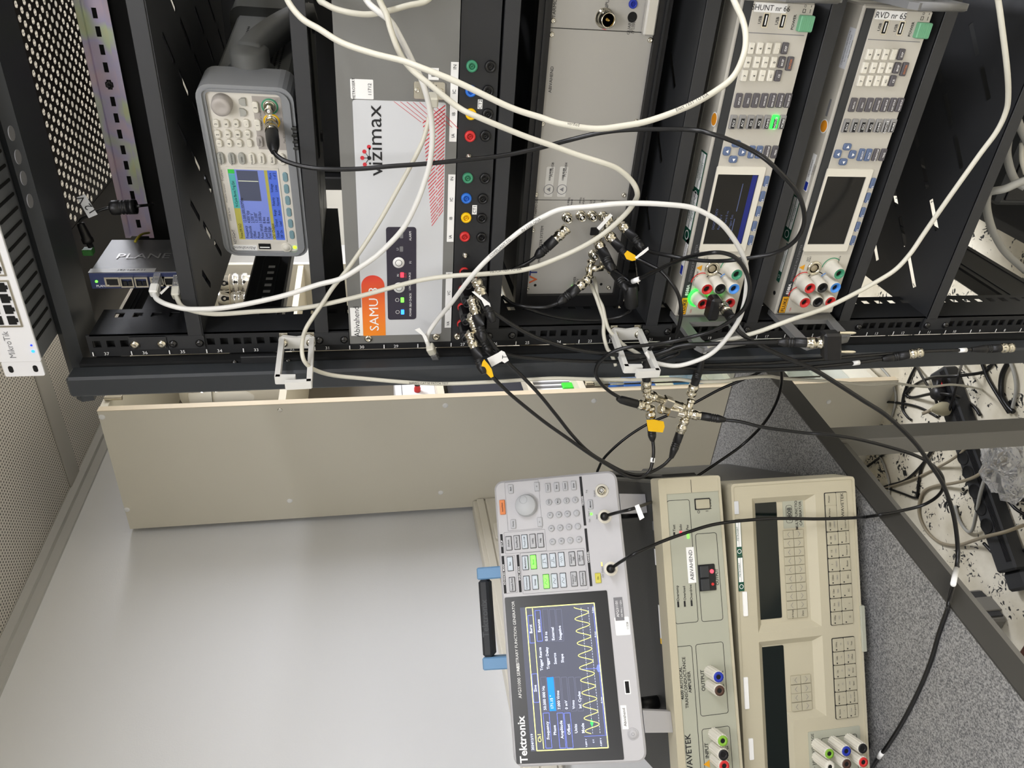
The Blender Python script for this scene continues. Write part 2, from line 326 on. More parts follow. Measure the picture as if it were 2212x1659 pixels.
# things standing in the cabinet, seen past the rack post
def stand(Z, x, y, X):      # foot point on a shelf near picture column y
    p = atx(x, y, X); return p.x, p.y
def flask(name, label, x0, x1, y, X, r, m):
    a = atx(x0, y, X); b = a.copy(); b.z = SHZ[0] + .0092; h = a.z - b.z; F = Frame((a.x, a.y, b.z))
    t = thing(name, label, 'flask', (a.x, a.y, b.z)); part('body', MB().lathe(F, 0, 0, [(r * .9, 0), (r, .006), (r, h * .6), (r * 1.03, h * .605), (r * 1.03, h * .66), (r * .97, h * .665)], 28), m, t)
    part('lid', MB().lathe(F, 0, 0, [(r * .95, h * .67), (r * 1.0, h * .7), (r * .99, h * .85), (r * .85, h * .94), (r * .5, h * .985), (.001, h)], 28), m, t)
flask('steel_flask', 'tall mirror-polished steel flask on the top cabinet shelf', 388, 600, 846, -.672, .052, K['chrome'])
def cylset(name, label, x0, x1, y, X, r):
    a = at(x0, y, 1.50); b = a.copy(); b.z = 1.6852; h = a.z - b.z; F = Frame((a.x, a.y, b.z))
    t = thing(name, label, 'resistor', (a.x, a.y, b.z), 'polished cylinders in the cabinet')
    part('body', MB().lathe(F, 0, 0, [(r * .8, 0), (r * .8, h * .12), (r, h * .14), (r, h * .34), (r * .9, h * .36), (r * .9, h * .44), (r, h * .46), (r, h * .62), (r * .85, h * .64), (r * .85, h), ], 24), K['chrome'], t)
    d = (CAM - Vector((a.x, a.y, b.z + h * .82))); d.z = 0; d.normalize()
    part('port', MB().lathe(axframe((a.x, a.y, b.z + h * .82), d), 0, 0, [(.009, r * .7), (.009, r * .95), (.006, r * .95), (.006, r * .8)], 14), K['hole'], t)
    part('band', MB().lathe(F, 0, 0, [(r * .87, h * .655), (r * .89, h * .66), (r * .89, h * .675), (r * .87, h * .68)], 24), K['cabedge'], t)
part('half_shelf', MB().box(WF, CX0 + .004, CX1 - .004, 1.14, 1.582, 1.667, 1.685), K['ivory'], cab)
cylset('metal_cylinder', 'polished metal cylinder left of its twin behind the waveform generator', 474, 545, 645, -.70, .034)
cylset('metal_cylinder', 'polished metal cylinder nearest the waveform generator', 474, 550, 612, -.70, .034)
def cbox(name, label, cat, x0, x1, y, X, w, d, m, extra=None, zbot=None):
    a = atx(x0, y, X); b = atx(x1, y, X); yc = max(a.y, CY + .022 + w / 2); zb = zbot if zbot is not None else b.z; F = Frame((a.x, yc, zb)); h = a.z - zb
    t = thing(name, label, cat, (a.x, yc, zb)); part('body', MB().box(F, -d, 0, -w * .5, w * .5, 0, h, .002), m, t)
    if extra: extra(t, F, h)
    return t
def ext_red(t, F, h):
    G = Frame(F.p(.0005, 0, 0), (0, 1, 0), (0, 0, 1))
    part('front_seam', MB().box(G, -.09, .09, h * .83, h * .84, 0, .001), K['print'], t)
    part('terminal', MB().lathe(G, -.032, h * .45, [(.009, 0), (.009, .01), (.0075, .012), (.0075, .02)], 14), K['jred'], t)
    part('terminal_cap', MB().lathe(G, -.032, h * .45, [(.0085, .02), (.0085, .032), (.006, .034)], 14), K['blkpl'], t)
    part('label_plate', MB().box(G, -.065, -.046, h * .3, h * .75, 0, .001), K['label'], t)
cbox('instrument_case', 'small white instrument with a red terminal on the cabinet shelf', 'instrument', 853, 938, 835, -.635, .20, .18, K['white'], ext_red, SHZ[1] + .0091)
cbox('binder', 'dark navy binder standing in the cabinet', 'binder', 965, 1135, 838, -.64, .16, .25, mat('navy_board', '0c1226', .5), None, SHZ[2] + .0091)
cbox('relay_box', 'white ribbed box beside the binder in the cabinet', 'box', 1150, 1210, 835, -.64, .12, .2, K['white'], lambda t, F, h: [part('rib', MB().box(Frame(F.p(.0003, 0, 0), (0, 1, 0), (0, 0, 1)), -.05 + i * .02, -.042 + i * .02, .004, h - .004, 0, .002), K['prgrey'], t) for i in range(5)], SHZ[3] + .0091)
cbox('green_connector', 'bright green connector block in the cabinet', 'connector', 1215, 1245, 832, -.632, .03, .04, mat('bright_green_plastic', '33d030', .4), None, SHZ[3] + .0091)
zc_ = SHZ[4] + .0091
for nm_, lb_, x_, m_ in (('cream_carton', 'cream carton lowest of the stack behind the glass', 1512, K['ivory']), ('teal_box', 'teal carton just above the cream carton behind the glass', 1447, mat('teal_carton', '2c6f9a', .5)), ('silver_box', 'silver box between the teal and blue cartons', 1407, K['steel']), ('blue_box', 'blue carton topmost of the stack behind the glass', 1338, K['jblue'])):
    cbox(nm_, lb_, 'carton', x_, 1580, 815, -.66, .16, .2, m_, None, zc_); zc_ = atx(x_, 815, -.66).z + .0006
cbox('cup_tray', 'clouded plastic tray at the foot of the cabinet', 'tray', 1745, 1830, 800, -.66, .2, .2, mat('clouded_plastic', 'c4c9c2', .3), None, FZ + .0682)
# ================================================================== DESK
DZ = .53
def dxy(y): return -.2665 + y * .031
dk = thing('desk', 'grey speckled desk with dark edge carrying the bench instruments', 'desk', (-.6, -.3, FZ))
P = [(dxy(.40), .40), (dxy(-1.3), -1.3), (-.985, -1.3), (-.985, .40)]
part('desktop', MB().poly(WF, P, DZ - .036, DZ), desk_mat(), dk)
eb = MB(); A = Vector((P[0][0], P[0][1], 0)); B = Vector((P[1][0], P[1][1], 0)); d = (B - A).normalized(); n = Vector((-d.y, d.x, 0))
FE = Frame(A, d, n); eb.box(FE, 0, (B - A).length, 0, .003, DZ - .037, DZ + .0003)
eb.box(WF, -.985, P[0][0] + .002, .40, .403, DZ - .037, DZ + .0003); part('edge_band', eb, K['deskedge'], dk)
def leg(a, b, s=.042):
    F = Frame(A, d, n); return part('leg', MB().box(F, a, a + s, -b - s, -b, FZ, DZ - .037, .002), K['legm'], dk)
leg(.235, .045); leg(1.25, .045); leg(.235, .62); leg(1.25, .62)
part('apron', MB().box(Frame(A, d, n), .28, 1.25, -.08, -.05, DZ - .10, DZ - .037), K['legm'], dk)
# ------------------------------------------------------------------ floor things
ps0 = atz(2020, 800, FZ + .045); ps1 = atz(2172, 1235, FZ + .045); d = (ps0 - ps1); Lp = d.length; d.normalize(); nn = Vector((0, 0, 1)).cross(d)
F = Frame((ps1.x, ps1.y, FZ + .001), d, nn); sd = 1 if (CAM - ps1).dot(nn) > 0 else -1
ps = thing('power_strip', 'long charcoal power strip with round sockets lying on the floor', 'power strip', (ps1.x, ps1.y, FZ))
part('body', MB().rbox(F, 0, Lp, -.031, .031, 0, .042, .005), K['strip'], ps)
for i in range(6): part('rib', MB().box(F, .02, Lp - .01, sd * (.0115 + i * .003) - .0006, sd * (.0115 + i * .003) + .0006, .042, .0432), K['blkpl'], ps)
for x, y in ((2066, 955), (2073, 992), (2087, 1023), (2101, 1063), (2111, 1100), (2124, 1138)):
    q = atz(x, y, FZ + .043); a = (q - F.O).dot(d)
    part('socket', MB().lathe(F, a, -sd * .0105, [(.0185, .042), (.0185, .0435), (.0168, .0435), (.0160, .0422), (.001, .0422)], 20), K['hole'], ps)
part('end_cap', MB().box(F, -.045, 0, -.03, .03, 0, .03, .006), K['strip'], ps)
part('switch', MB().box(F, Lp - .05, Lp - .03, -.008, .010, .0415, .0455, .002), K['jred'], ps)
# crumpled plastic bag
bg = atz(2195, 1010, FZ + .04); mbg = MB(); rng = random.Random(3); NS, NR = 26, 14
V = []
for j in range(NR + 1):
    for i in range(NS):
        th = math.pi * j / NR; ph = 2 * math.pi * i / NS; r = .075 * (1 + rng.uniform(-.22, .22))
        V.append(Vector((bg.x + r * math.sin(th) * math.cos(ph), bg.y + r * 1.1 * math.sin(th) * math.sin(ph), max(FZ + .002, FZ + .05 + .6 * r * math.cos(th)))))
mbg.add(V, [(j * NS + i, (j + 1) * NS + i, (j + 1) * NS + (i + 1) % NS, j * NS + (i + 1) % NS) for j in range(NR) for i in range(NS)])
solo('plastic_bag', mbg, K['clearpl'], 'crumpled clear plastic bag on the floor beside the power strip', 'plastic bag')
q = atz(2100, 1325, FZ + .05)
t = thing('floor_socket', 'small grey socket block on the floor past the desk edge', 'socket block', (q.x, q.y, FZ)); part('body', MB().box(Frame((q.x, q.y, FZ)), -.03, .03, -.05, .05, 0, .05, .006), K['legm'], t); part('cover', MB().box(Frame((q.x, q.y, FZ)), .03, .034, -.04, .04, .006, .044, .002), K['strip'], t)
q = atz(2225, 1440, FZ + .05); brown = mat('dark_brown_wood', '4a2a1c', .45, var=.2, vscale=30)
t = thing('wooden_footstool', 'dark brown wooden footstool at the picture edge under the desk', 'footstool', (q.x, q.y, FZ)); G = Frame((q.x, q.y, FZ))
part('top', MB().rbox(G, -.06, .09, -.20, .02, .06, .08, .004), brown, t)
for sx, sy in ((-.05, -.19), (.08, -.19), (-.05, .01), (.08, .01)): part('leg', MB().box(G, sx - .01, sx + .01, sy - .01, sy + .01, 0, .06), brown, t)
# ================================================================== RACK
rk = thing('server_rack', 'open black nineteen inch equipment rack with numbered rails', 'rack', (.24, .4, FZ))
RXL, RXR = -.0587, .5413
def mirr(x): return .4826 - x
RT = 1.6805
for sx in (0, 1):
    x0, x1 = (-.041, -.013) if not sx else (.4956, .5236)
    part('post', MB().box(WF, x0, x1, -.04, -.012, FZ + .06, 1.668, .003), K['framegrey'], rk)
    xa, xb = (-.040, -.010) if not sx else (.4926, .5226)
    part('post_web', MB().box(WF, xa, xb, -.012, .004, FZ + .06, 1.659), K['blackin'], rk)
    part('rear_post', MB().box(WF, x0, x1, .72, .75, FZ + .06, 1.649, .003), K['black'], rk)
# front rails with square holes
def rail(x0, x1, hx0, hx1, Y):
    F = front(Y); B = [FZ + .08]; hs = set()
    for n in range(1, 38):
        for k_ in (6.35, 22.225, 38.1):
            z = (n - 1) * U1 + k_ / 1000
            B += [z - .0047, z + .0047]
    B.append(37 * U1 + .004); 
    return MB().holes(F, [x0, hx0, hx1, x1], B, lambda i, j: i == 1 and j % 2 == 1, -.002, 0)
part('front_rail', rail(-.008, .022, .0045, .0140, .002), K['black'], rk); part('front_rail', rail(mirr(.022), mirr(-.008), mirr(.0140), mirr(.0045), .002), K['black'], rk)
part('rail_back', MB().box(WF, -.006, .0205, .012, .014, FZ + .08, 37 * U1), K['blackin'], rk); part('rail_back', MB().box(WF, mirr(.0205), mirr(-.006), .012, .014, FZ + .08, 37 * U1), K['blackin'], rk)
# side leg of the left rail, pierced too
F = Frame((.022, 0, 0), (0, 1, 0), (0, 0, 1)); B = [FZ + .08]
for n in range(1, 37 * 2): 
    z = n * U1 / 2; B += [z - .0058, z + .0058]
B.append(37 * U1)
part('rail_flange', MB().holes(F, [.002, .048, .060, .070], B, lambda i, j: i == 1 and j % 2 == 1, -.0015, 0), K['black'], rk)
part('rail_flange', MB().holes(Frame((mirr(.022), 0, 0), (0, 1, 0), (0, 0, 1)), [.002, .048, .060, .070], B, lambda i, j: i == 1 and j % 2 == 1, 0, .0015), K['black'], rk)
for sx in (-.040, .4976):                                              # side beams running to the back
    for z0, z1 in ((.125, .225), (1.43, 1.488), (.80, .845), (1.62, 1.649)):
        F = Frame((sx, 0, 0), (0, 1, 0), (0, 0, 1))
        part('side_beam', MB().box(WF, sx, sx + .025, .0, .74, z0, z1, .003), K['black'], rk)
        part('beam_groove', MB().box(F, .02, .72, z0 + .016, z0 + .018, .025, .0265).box(F, .02, .72, z1 - .018, z1 - .016, .025, .0265), K['framegrey'], rk)
F = Frame((-.0145, 0, 0), (0, 1, 0), (0, 0, 1))
for i in range(6): part('slot_light_patch', MB().box(F, .165 + i * .022, .173 + i * .022, 1.452, 1.462, 0, .0004), K['label'], rk, 'small bright slot in the side beam')  # white plates imitate light showing through slots; the beam is not pierced
# top frame
part('top_beam', MB().poly(Frame((-.076, 0, 0), (0, 1, 0), (0, 0, 1)), [(.003, 1.674), (.006, 1.660), (.075, 1.660), (.075, 1.6795), (.010, 1.6822)], 0, .635), K['framegrey'], rk)
part('top_beam', MB().box(WF, -.0587, .5413, .70, .75, 1.65, 1.679), K['black'], rk)
for i, (x, y) in enumerate(((24, 288), (38, 339), (50, 385), (64, 434))):
    p = atz(x, y, 1.660); part('hole_light_disc', MB().cyl(Frame((p.x, p.y, 1.6592), (1, 0, 0), (0, 1, 0)), 0, 0, 0, .0008, .0075, n=16), K['prgrey'], rk, 'round pressed hole in the top beam')  # pale discs painted for light passing through holes, no real openings
# pierced roof plate
def roof():
    m = MB(); pu, pv = .0145, .0125; r = .0040
    x0, y0 = .115, .125; nx, ny = 24, 24; Z = RT
    for j in range(ny):
        off = (j % 2) * pu / 2
        for i in range(nx):
            cx, cy = x0 + off + i * pu, y0 + j * pv; o = []; q = []
            for k in range(8):
                a = math.pi * 2 * (k + .5) / 8; c, s = math.cos(a), math.sin(a); t = max(abs(c) / (pu / 2), abs(s) / (pv / 2))
                o.append(Vector((cx + (pu / 2 if c > 0 else -pu / 2) if abs(c) / (pu / 2) >= t - 1e-9 else cx + c / t, cy + s / t, Z)))
                q.append(Vector((cx + r * c, cy + r * 1.15 * s, Z)))
            cs = [Vector((cx + sx * pu / 2, cy + sy * pv / 2, Z)) for sx, sy in ((1, 1), (-1, 1), (-1, -1), (1, -1))]
            V = o + q + cs
            m.add(V, [(k, (k + 1) % 8, 8 + (k + 1) % 8, 8 + k) for k in range(8)] + [(0, 16, 1), (2, 17, 3), (4, 18, 5), (6, 19, 7)])
    xa, xb = x0 - pu / 2, x0 + nx * pu; ya, yb = y0 - pv / 2, y0 + (ny - .5) * pv
    for a in ((-.0587, xa, .03, .74), (xb, .5413, .03, .74), (xa, xb, .03, ya), (xa, xb, yb, .74)): m.box(WF, a[0], a[1], a[2], a[3], Z - .0005, Z + .001)
    for j in range(ny):
        off = (j % 2) * pu / 2; cy = y0 + j * pv
        for s0, s1 in (((xa, xa + off) if off else None, None), (None, (xb - pu / 2, xb) if not off else None)):
            for s_ in (s0, s1):
                if s_: m.add([Vector((s_[0], cy - pv / 2, Z)), Vector((s_[1], cy - pv / 2, Z)), Vector((s_[1], cy + pv / 2, Z)), Vector((s_[0], cy + pv / 2, Z))], [(0, 1, 2, 3)])
    return m
part('roof_plate', roof(), mat('brown_black_roof_paint', '2b241d', .6), rk, 'black roof plate pierced with staggered holes')
part('base_frame', MB().box(WF, -.0587, .5413, -.04, .0, FZ + .02, FZ + .08).box(WF, -.0587, .5413, .71, .75, FZ + .02, FZ + .08).box(WF, -.0587, -.02, 0, .71, FZ + .02, FZ + .08).box(WF, .5036, .5413, 0, .71, FZ + .02, FZ + .08), K['black'], rk)
for x in (-.04, .52):
    for y in (-.02, .73): part('caster', MB().cyl(Frame((x - .01, y, FZ + .012), (0, 1, 0), (0, 0, 1)), 0, 0, 0, .02, .012, n=14), K['rubber'], rk)
mk = MB(); nm = MB(); F = front(-.0003)
for n in range(6, 38):
    mk.box(F, -.006, -.0005, n * U1 - .0006, n * U1 + .0006, 0, .0002); nm.text(F, str(n), -.0030, (n - .35) * U1, .0062, .0002, rot=-90)
part('unit_marks', mk, K['prwhite'], rk, None, 'stuff'); part('unit_numbers', nm, K['prwhite'], rk, None, 'stuff')
# small latch plate on the left post recess
t = thing('latch_plate', 'small black latch plate screwed to the rack post', 'bracket', tuple(at(560, 775, -.012)))
a = at(522, 782, -.012); b = at(600, 764, -.012); F = front(-.0122)
part('plate', MB().box(F, min(a.x, b.x), max(a.x, b.x), b.z, a.z, 0, .006, .001), K['black'], t)
for x, y in ((507, 783), (622, 780)): p = at(x, y, -.012); part('screw', MB().lathe(F, p.x, p.z, [(.004, 0), (.004, .001), (.002, .0025), (.0003, .003)], 12), K['dkscrew'], t)
# ------------------------------------------------------------------ shelves
def screw_head(F, a, b, r=.0052):
    return MB().lathe(F, a, b, [(r, 0), (r, .0012), (r * .8, .003), (r * .45, .004), (r * .12, .0034)], 16)
def shelf(label, ztop, ear0, ear1, inv=False, depth=.46, lip=.017):
    t = thing('rack_shelf', label, 'shelf', (.24, 0, ztop), 'cantilever shelves in the rack')
    x0, x1 = .016, .4666; m = MB(); zt = ztop
    # tray with 45 degree slots: built as strips turned 45 degrees is costly, so the tray is a ring of plates around each slot row
    rows = [.045 + i * .05 for i in range(int((depth - .06) / .05))]; A = [x0]; n = int((x1 - x0 - .03) / .046); sl = []
    m.v = []
    slots = []
    for j, y in enumerate(rows):
        for i in range(4): slots.append((x0 + .05 + i * .092 + (.046 if j % 2 else 0), y + .02))
    bm_ = MB(); ymax = depth
    # tray plate
    tray = slot_plate(x0, x1, .0, depth, slots, zt, inv)
    part('tray', tray, K['shelfm'], t)
    l0, l1 = (zt, zt + lip) if inv else (zt - lip, zt)
    part('lip', MB().box(WF, x0 + .004, x1 - .004, -.0015, .0, l0, l1, .0005), K['shelfm'], t)
    part('side_wall', MB().poly(Frame((x0, 0, 0), (0, 1, 0), (0, 0, 1)), [(0, zt), (depth, zt), (depth, zt - .02), (0.02, ear1), (0, ear1)] if not inv else [(0, zt), (depth, zt), (depth, zt + .02), (.02, ear0), (0, ear0)], -.0015, 0), K['shelfm'], t)
    part('side_wall', MB().poly(Frame((x1, 0, 0), (0, 1, 0), (0, 0, 1)), [(0, zt), (depth, zt), (depth, zt - .02), (0.02, ear1), (0, ear1)] if not inv else [(0, zt), (depth, zt), (depth, zt + .02), (.02, ear0), (0, ear0)], 0, .0015), K['shelfm'], t)
    F = front(-.0005)
    for s in (0, 1):
        e0, e1 = (.002, .020) if not s else (.4626, .4806); part('ear', MB().rr(F, e0, e1, ear1 + .0005, ear0 - .0005, -.002, .0005, .0015), K['shelfm'], t)
        for z in (ear0 - .0065, ear1 + .0065): part('screw', screw_head(F.sub(0, 0, .0005), .0093 if not s else .4733, z), K['dkscrew'], t)
    return t
def slot_plate(x0, x1, y0, y1, slots, Z, flip=False):
    # plate with obround slots at 45 degrees: each slot sits in its own square cell, the rest is filled by strips
    m = MB(); c = .046; w = .0018; h = .0275 * .7071 * 1.0
    cells = {}
    def quad(p): m.add([Vector((a, b, Z)) for a, b in p], [tuple(range(len(p)))]); m.add([Vector((a, b, Z - .0012)) for a, b in p][::-1], [tuple(range(len(p)))])
    ys = sorted(set(round(s[1], 5) for s in slots)); last = y0; hc = .0225
    for y in ys:
        if y - hc > last: quad([(x0, last), (x1, last), (x1, y - hc), (x0, y - hc)])
        lx = x0
        for sx in sorted(s[0] for s in slots if abs(s[1] - y) < 1e-4):
            if sx + hc > x1 - .002: continue
            quad([(lx, y - hc), (sx - hc, y - hc), (sx - hc, y + hc), (lx, y + hc)])
            a, b, d_ = sx, y, .0188; e = .0044
            S = [(a - d_ - e * .3, b - d_ + e), (a - d_ + e, b - d_ - e * .3), (a + d_ + e * .3, b + d_ - e), (a + d_ - e, b + d_ + e * .3)]
            Q = [(a - hc, b - hc), (a + hc, b - hc), (a + hc, b + hc), (a - hc, b + hc)]
            if flip: S = [(2 * a - x_, y_) for x_, y_ in S]; Q = [(2 * a - x_, y_) for x_, y_ in Q]
            quad([Q[0], S[1], S[0]]); quad([Q[0], Q[1], S[2], S[1]]); quad([Q[1], Q[2], S[2]]); quad([Q[2], S[3], S[2]]); quad([Q[2], Q[3], S[0], S[3]]); quad([Q[3], Q[0], S[0]])
            lx = sx + hc
        quad([(lx, y - hc), (x1, y - hc), (x1, y + hc), (lx, y + hc)]); last = y + hc
    quad([(x0, last), (x1, last), (x1, y1), (x0, y1)])
    m.box(WF, x0, x1, y0, y0 + .0012, Z - .0012, Z); m.box(WF, x0, x1, y1 - .0012, y1, Z - .0012, Z)
    return m
SHELF = dict(A=1.513, B=1.376, C=1.1535, D=.929, E=.778, F=.632, G=.486)
shelf('upside-down black shelf just under the iridescent rail', 1.513, 35 * U1, 34 * U1, True)
shelf('black slotted shelf carrying the waveform generator', 1.376, 31 * U1, 30 * U1)
shelf('black shelf right below the strip of coloured jacks', 1.1535, 26 * U1, 25 * U1)
shelf('black slotted shelf under the aluminium digitizer chassis', .929, 21 * U1, 20 * U1)
shelf('black shelf under the upper multimeter', .778, .7810, .7365)
shelf('black shelf under the lower multimeter', .632, .6350, .5905)
shelf('empty black slotted shelf, lowest in the rack', .486, 11 * U1, 10 * U1)
part('rear_panel', MB().box(WF, -.02, .5026, .752, .756, FZ + .08, 1.640), K['blackin'], rk)
# ================================================================== helpers for instruments
def letters(t, m, parent, F, items, d=.0004, bold=0):
    mb = MB()
    for it in items:
        s, a, b, size = it[:4]; kw = it[4] if len(it) > 4 else {}
        mb.text(F, s, a, b, size, d, **{**dict(bold=bold), **kw})
    return part(t, mb, m, parent, None, 'stuff')
def px(F, x, y, d=0.0): return F.st(x, y, d)
def bx(F, x0, y0, x1, y1):
    a, b = F.st(x0, y0); c, e = F.st(x1, y1); return min(a, c), max(a, c), min(b, e), max(b, e)
def jack(F, x, y, m, parent, r=.0063, h=.004):
    a, b = F.st(x, y, h)
    j = part('jack', MB().lathe(F, a, b, [(r, 0), (r, h * .7), (r * .88, h), (r * .55, h), (r * .55, h * .3)], 20, cap1=False), m, parent)
    part('socket', MB().lathe(F, a, b, [(r * .55, h * .3), (r * .3, h * .3)], 16, False, False).lathe(F, a, b, [(r * .3, h * .3), (r * .3, h * .9), (r * .2, h * .9), (r * .2, h * .2), (.0001, h * .2)], 14), K['hole'] if m is K['jackblk'] else m, j)
    return j
def bncsock(F, a, b, parent, h=.013):
    j = part('bnc_socket', MB().lathe(F, a, b, [(.0068, 0), (.0068, .002), (.0056, .0022), (.0048, .003), (.0048, h * .55), (.0053, h * .56), (.0053, h * .62), (.0048, h * .63), (.0048, h), (.0040, h), (.0040, h * .5)], 18, cap1=False), K['nickel'], parent)
    part('contact', MB().lathe(F, a, b, [(.0040, h * .5), (.0016, h * .5), (.0016, h * .95), (.0006, h * .95), (.0006, h * .6)], 14), K['label'], j)
    return j
def scr(F, a, b, parent, m=None, r=.0042): return part('screw', MB().lathe(F, a, b, [(r, 0), (r, .001), (r * .85, .0024), (r * .5, .003), (r * .42, .0018), (.0003, .0018)], 14), m or K['nickel'], parent)
def button(F, a, b, w, h, m, parent, up=.003, r=.0012, name='button', c=.0008): return part(name, MB().rr(F, a - w / 2, a + w / 2, b - h / 2, b + h / 2, 0, up, r, c), m, parent)
def sticker(F, x0, y0, x1, y1, m, parent, name='sticker', d=.0004, r=.0008):
    q = bx(F, x0, y0, x1, y1); return part(name, MB().rr(F, *q, 0, d, r), m, parent), q
# ================================================================== THREE-UNIT GREY UNIT with white overlay
F = front(0.0)
t = thing('merging_unit', 'grey three-unit rack device with white overlay and orange badge', 'instrument', (.24, 0, 27 * U1))
part('face_plate', MB().rr(F, .002, .4806, 27 * U1 + .0005, 30 * U1 - .0005, -.002, 0, .001), K['samu'], t)
part('body', MB().box(WF, .03, .45, .003, .28, 27 * U1 + .003, 30 * U1 - .003), K['black'], t)
a0, b1 = F.st(783, 725); a1, _ = F.st(762, 215); _, b0 = F.st(953, 725); _, b1 = F.st(772, 470)
ov = part('overlay', MB().rr(F, a0, a1, b0, b1, 0, .0005, .003), K['overlay'], t)
# orange badge with a colour run from orange to red
m, nt, b_, N, L = nodes_mat('orange_badge_print'); tc = N('ShaderNodeTexCoord'); sp = N('ShaderNodeSeparateXYZ'); L(tc.outputs['Generated'], sp.inputs[0]); rp = N('ShaderNodeValToRGB'); rp.color_ramp.elements[0].color = srgb('f08a1c'); rp.color_ramp.elements[1].color = srgb('d83c2c'); L(sp.outputs[0], rp.inputs[0]); L(rp.outputs[0], b_.inputs['Base Color']); b_.inputs['Roughness'].default_value = .5
q = bx(F, 785, 724.6, 830, 594); w = (q[3] - q[2]) / 2; pts = [(a0, q[2]), (q[1] - w, q[2])] + [(q[1] - w + w * math.cos(math.radians(k)), (q[2] + q[3]) / 2 + w * math.sin(math.radians(k))) for k in range(-80, 81, 10)] + [(q[1] - w, q[3]), (a0, q[3])]
part('badge', MB().poly(F, pts, .0005, .0008), m, t)
zc = (q[2] + q[3]) / 2; letters('lettering', K['prwhite'], t, F, [('SAMU 8', a0 + .007, zc, .0165, dict(al='l', sx=1.12))], .001)
q = bx(F, 759, 725, 782, 664); part('sticker', MB().box(F, *q, .0005, .0008), K['label'], t); 
lt = [('Abivahend', (q[0] + q[1]) / 2, (q[2] + q[3]) / 2, .0105, {})]
q = bx(F, 758, 213, 806, 172); part('sticker', MB().rr(F, *q, 0, .0004, .001), K['label'], t); lt += [('METROSERT', (q[0] + q[1]) / 2, q[3] - .0033, .0042, {}), ('11712', (q[0] + q[1]) / 2, q[2] + .004, .0052, {})]
v = F.st(809, 305); lt += [('vizimax', v[0], v[1], .0235, dict(sx=1.13))]
q = bx(F, 925, 172, 948, 147); part('sticker', MB().box(F, *q, 0, .0004), K['label'], t); lt += [('P2', (q[0] + q[1]) / 2, (q[2] + q[3]) / 2, .0065, {})]
for y0, y1, names in ((134, 306, ('IN', 'IC', 'IB', 'IA')), (377, 522, ('IN', 'IC', 'IB', 'IA')), (588, 707, ('VN', 'VC', 'VB', 'VA'))):
    A0, Z0 = F.st(986, y1); A1, _ = F.st(986, y0); z = 27 * U1 + .005; part('label_strip', MB().box(F, A0, A1, z - .0042, z + .0042, 0, .0004), K['label'], t)
    for i, nme in enumerate(names): lt.append((nme, A1 - (A1 - A0) * (.06 + .28 * i + (.02 if i else 0)), z, .0052, {}))
letters('lettering', K['print'], t, F, lt, .0009)
# logo burst
lg = MB(); lr = MB(); c0 = F.st(797.6, 341); lg.lathe(F, *c0, [(.0023, .0005), (.0023, .0009)], 14)
for x, y in ((797, 317), (787, 327), (782.7, 340.7), (788, 355)):
    c1 = F.st(x, y); lr.lathe(F, *c1, [(.0023, .0005), (.0023, .0009)], 14); d = Vector((c1[0] - c0[0], c1[1] - c0[1])).normalized(); n = Vector((-d.y, d.x)) * .0003
    lg.poly(F, [(c0[0] + n.x, c0[1] + n.y), (c1[0] + n.x, c1[1] + n.y), (c1[0] - n.x, c1[1] - n.y), (c0[0] - n.x, c0[1] - n.y)], .0005, .0008)
part('logo_lines', lg, K['print'], t); part('logo_dots', lr, K['prred'], t, None, 'stuff')
# red hatch along the lower right of the overlay
hx = MB(); rng = random.Random(5)
for i in range(44):
    s = a1 - .003 - i * .0042
    top = b0 + .026 - i * .0004
    if top < b0 + .003: break
    p0, p1 = (s, b0 + .001), (s - .02, top)
    if p1[0] < a0 + .15: break
    k = rng.uniform(.35, .6); wv = .0007
    for u0, u1 in ((0, k), (k + .06, 1)):
        A = (p0[0] + (p1[0] - p0[0]) * u0, p0[1] + (p1[1] - p0[1]) * u0); B = (p0[0] + (p1[0] - p0[0]) * u1, p0[1] + (p1[1] - p0[1]) * u1)
        hx.poly(F, [(A[0] - wv, A[1]), (A[0] + wv, A[1]), (B[0] + wv, B[1]), (B[0] - wv, B[1])], .0005, .0007)
for i in range(7):
    A = (a1 - .0005, b1 - .045 - i * .007); B = (a1 - .022 - i * .001, A[1] - .030)
    hx.poly(F, [(A[0], A[1] + .0004), (A[0], A[1] - .0004), (B[0], B[1] - .0004), (B[0], B[1] + .0004)], .0005, .0007)
part('red_hatch', hx, K['prred'], t, None, 'stuff')
# keypad
q = bx(F, 838, 690, 899, 490); kp = part('keypad', MB().rr(F, *q, .0005, .0011, .0035), K['navy'], t)
for x, y, mm in ((869.5, 673, 'ledb'), (869, 647, 'ledg'), (868.5, 593, 'ledr'), (867, 537, 'prgrey'), (867, 508, 'prgrey')):
    a, b = F.st(x, y); part('indicator', MB().rr(F, a - .0034, a + .0034, b - .0021, b + .0021, .0011, .0016, .0008), K[mm], t)
for x, y in ((861, 566.5), (862, 620.5)):
    a, b = F.st(x, y); bt = part('button', MB().lathe(F, a, b, [(.0072, .0011), (.0072, .0014), (.0058, .0015), (.0056, .002), (.0001, .0021)], 24), K['label'], t)
    part('arrow_mark', MB().lathe(F, a, b, [(.0043, .0022), (.0037, .0022)], 24, False, False), K['print'], bt)
la = []
for s, x, y, z in (('POWER', 886.5, 673, .0036), ('SELF CHECK', 886.5, 647, .0036), ('LOCAL SOURCE', 885, 607, .0034), ('F1', 886.5, 566, .004), ('ALARM', 886, 509, .0038), ('L1', 858.5, 537.5, .0038), ('IN', 859.5, 594, .0034), ('L2', 859, 509, .0034)): a, b = F.st(x, y); la.append((s, a, b, z, {}))
letters('lettering', K['prwhite'], t, F, la, .0013); a, b = F.st(876, 594); letters('lettering', K['prred'], t, F, [('OUT', a, b, .0034)], .0013)
lw = MB()
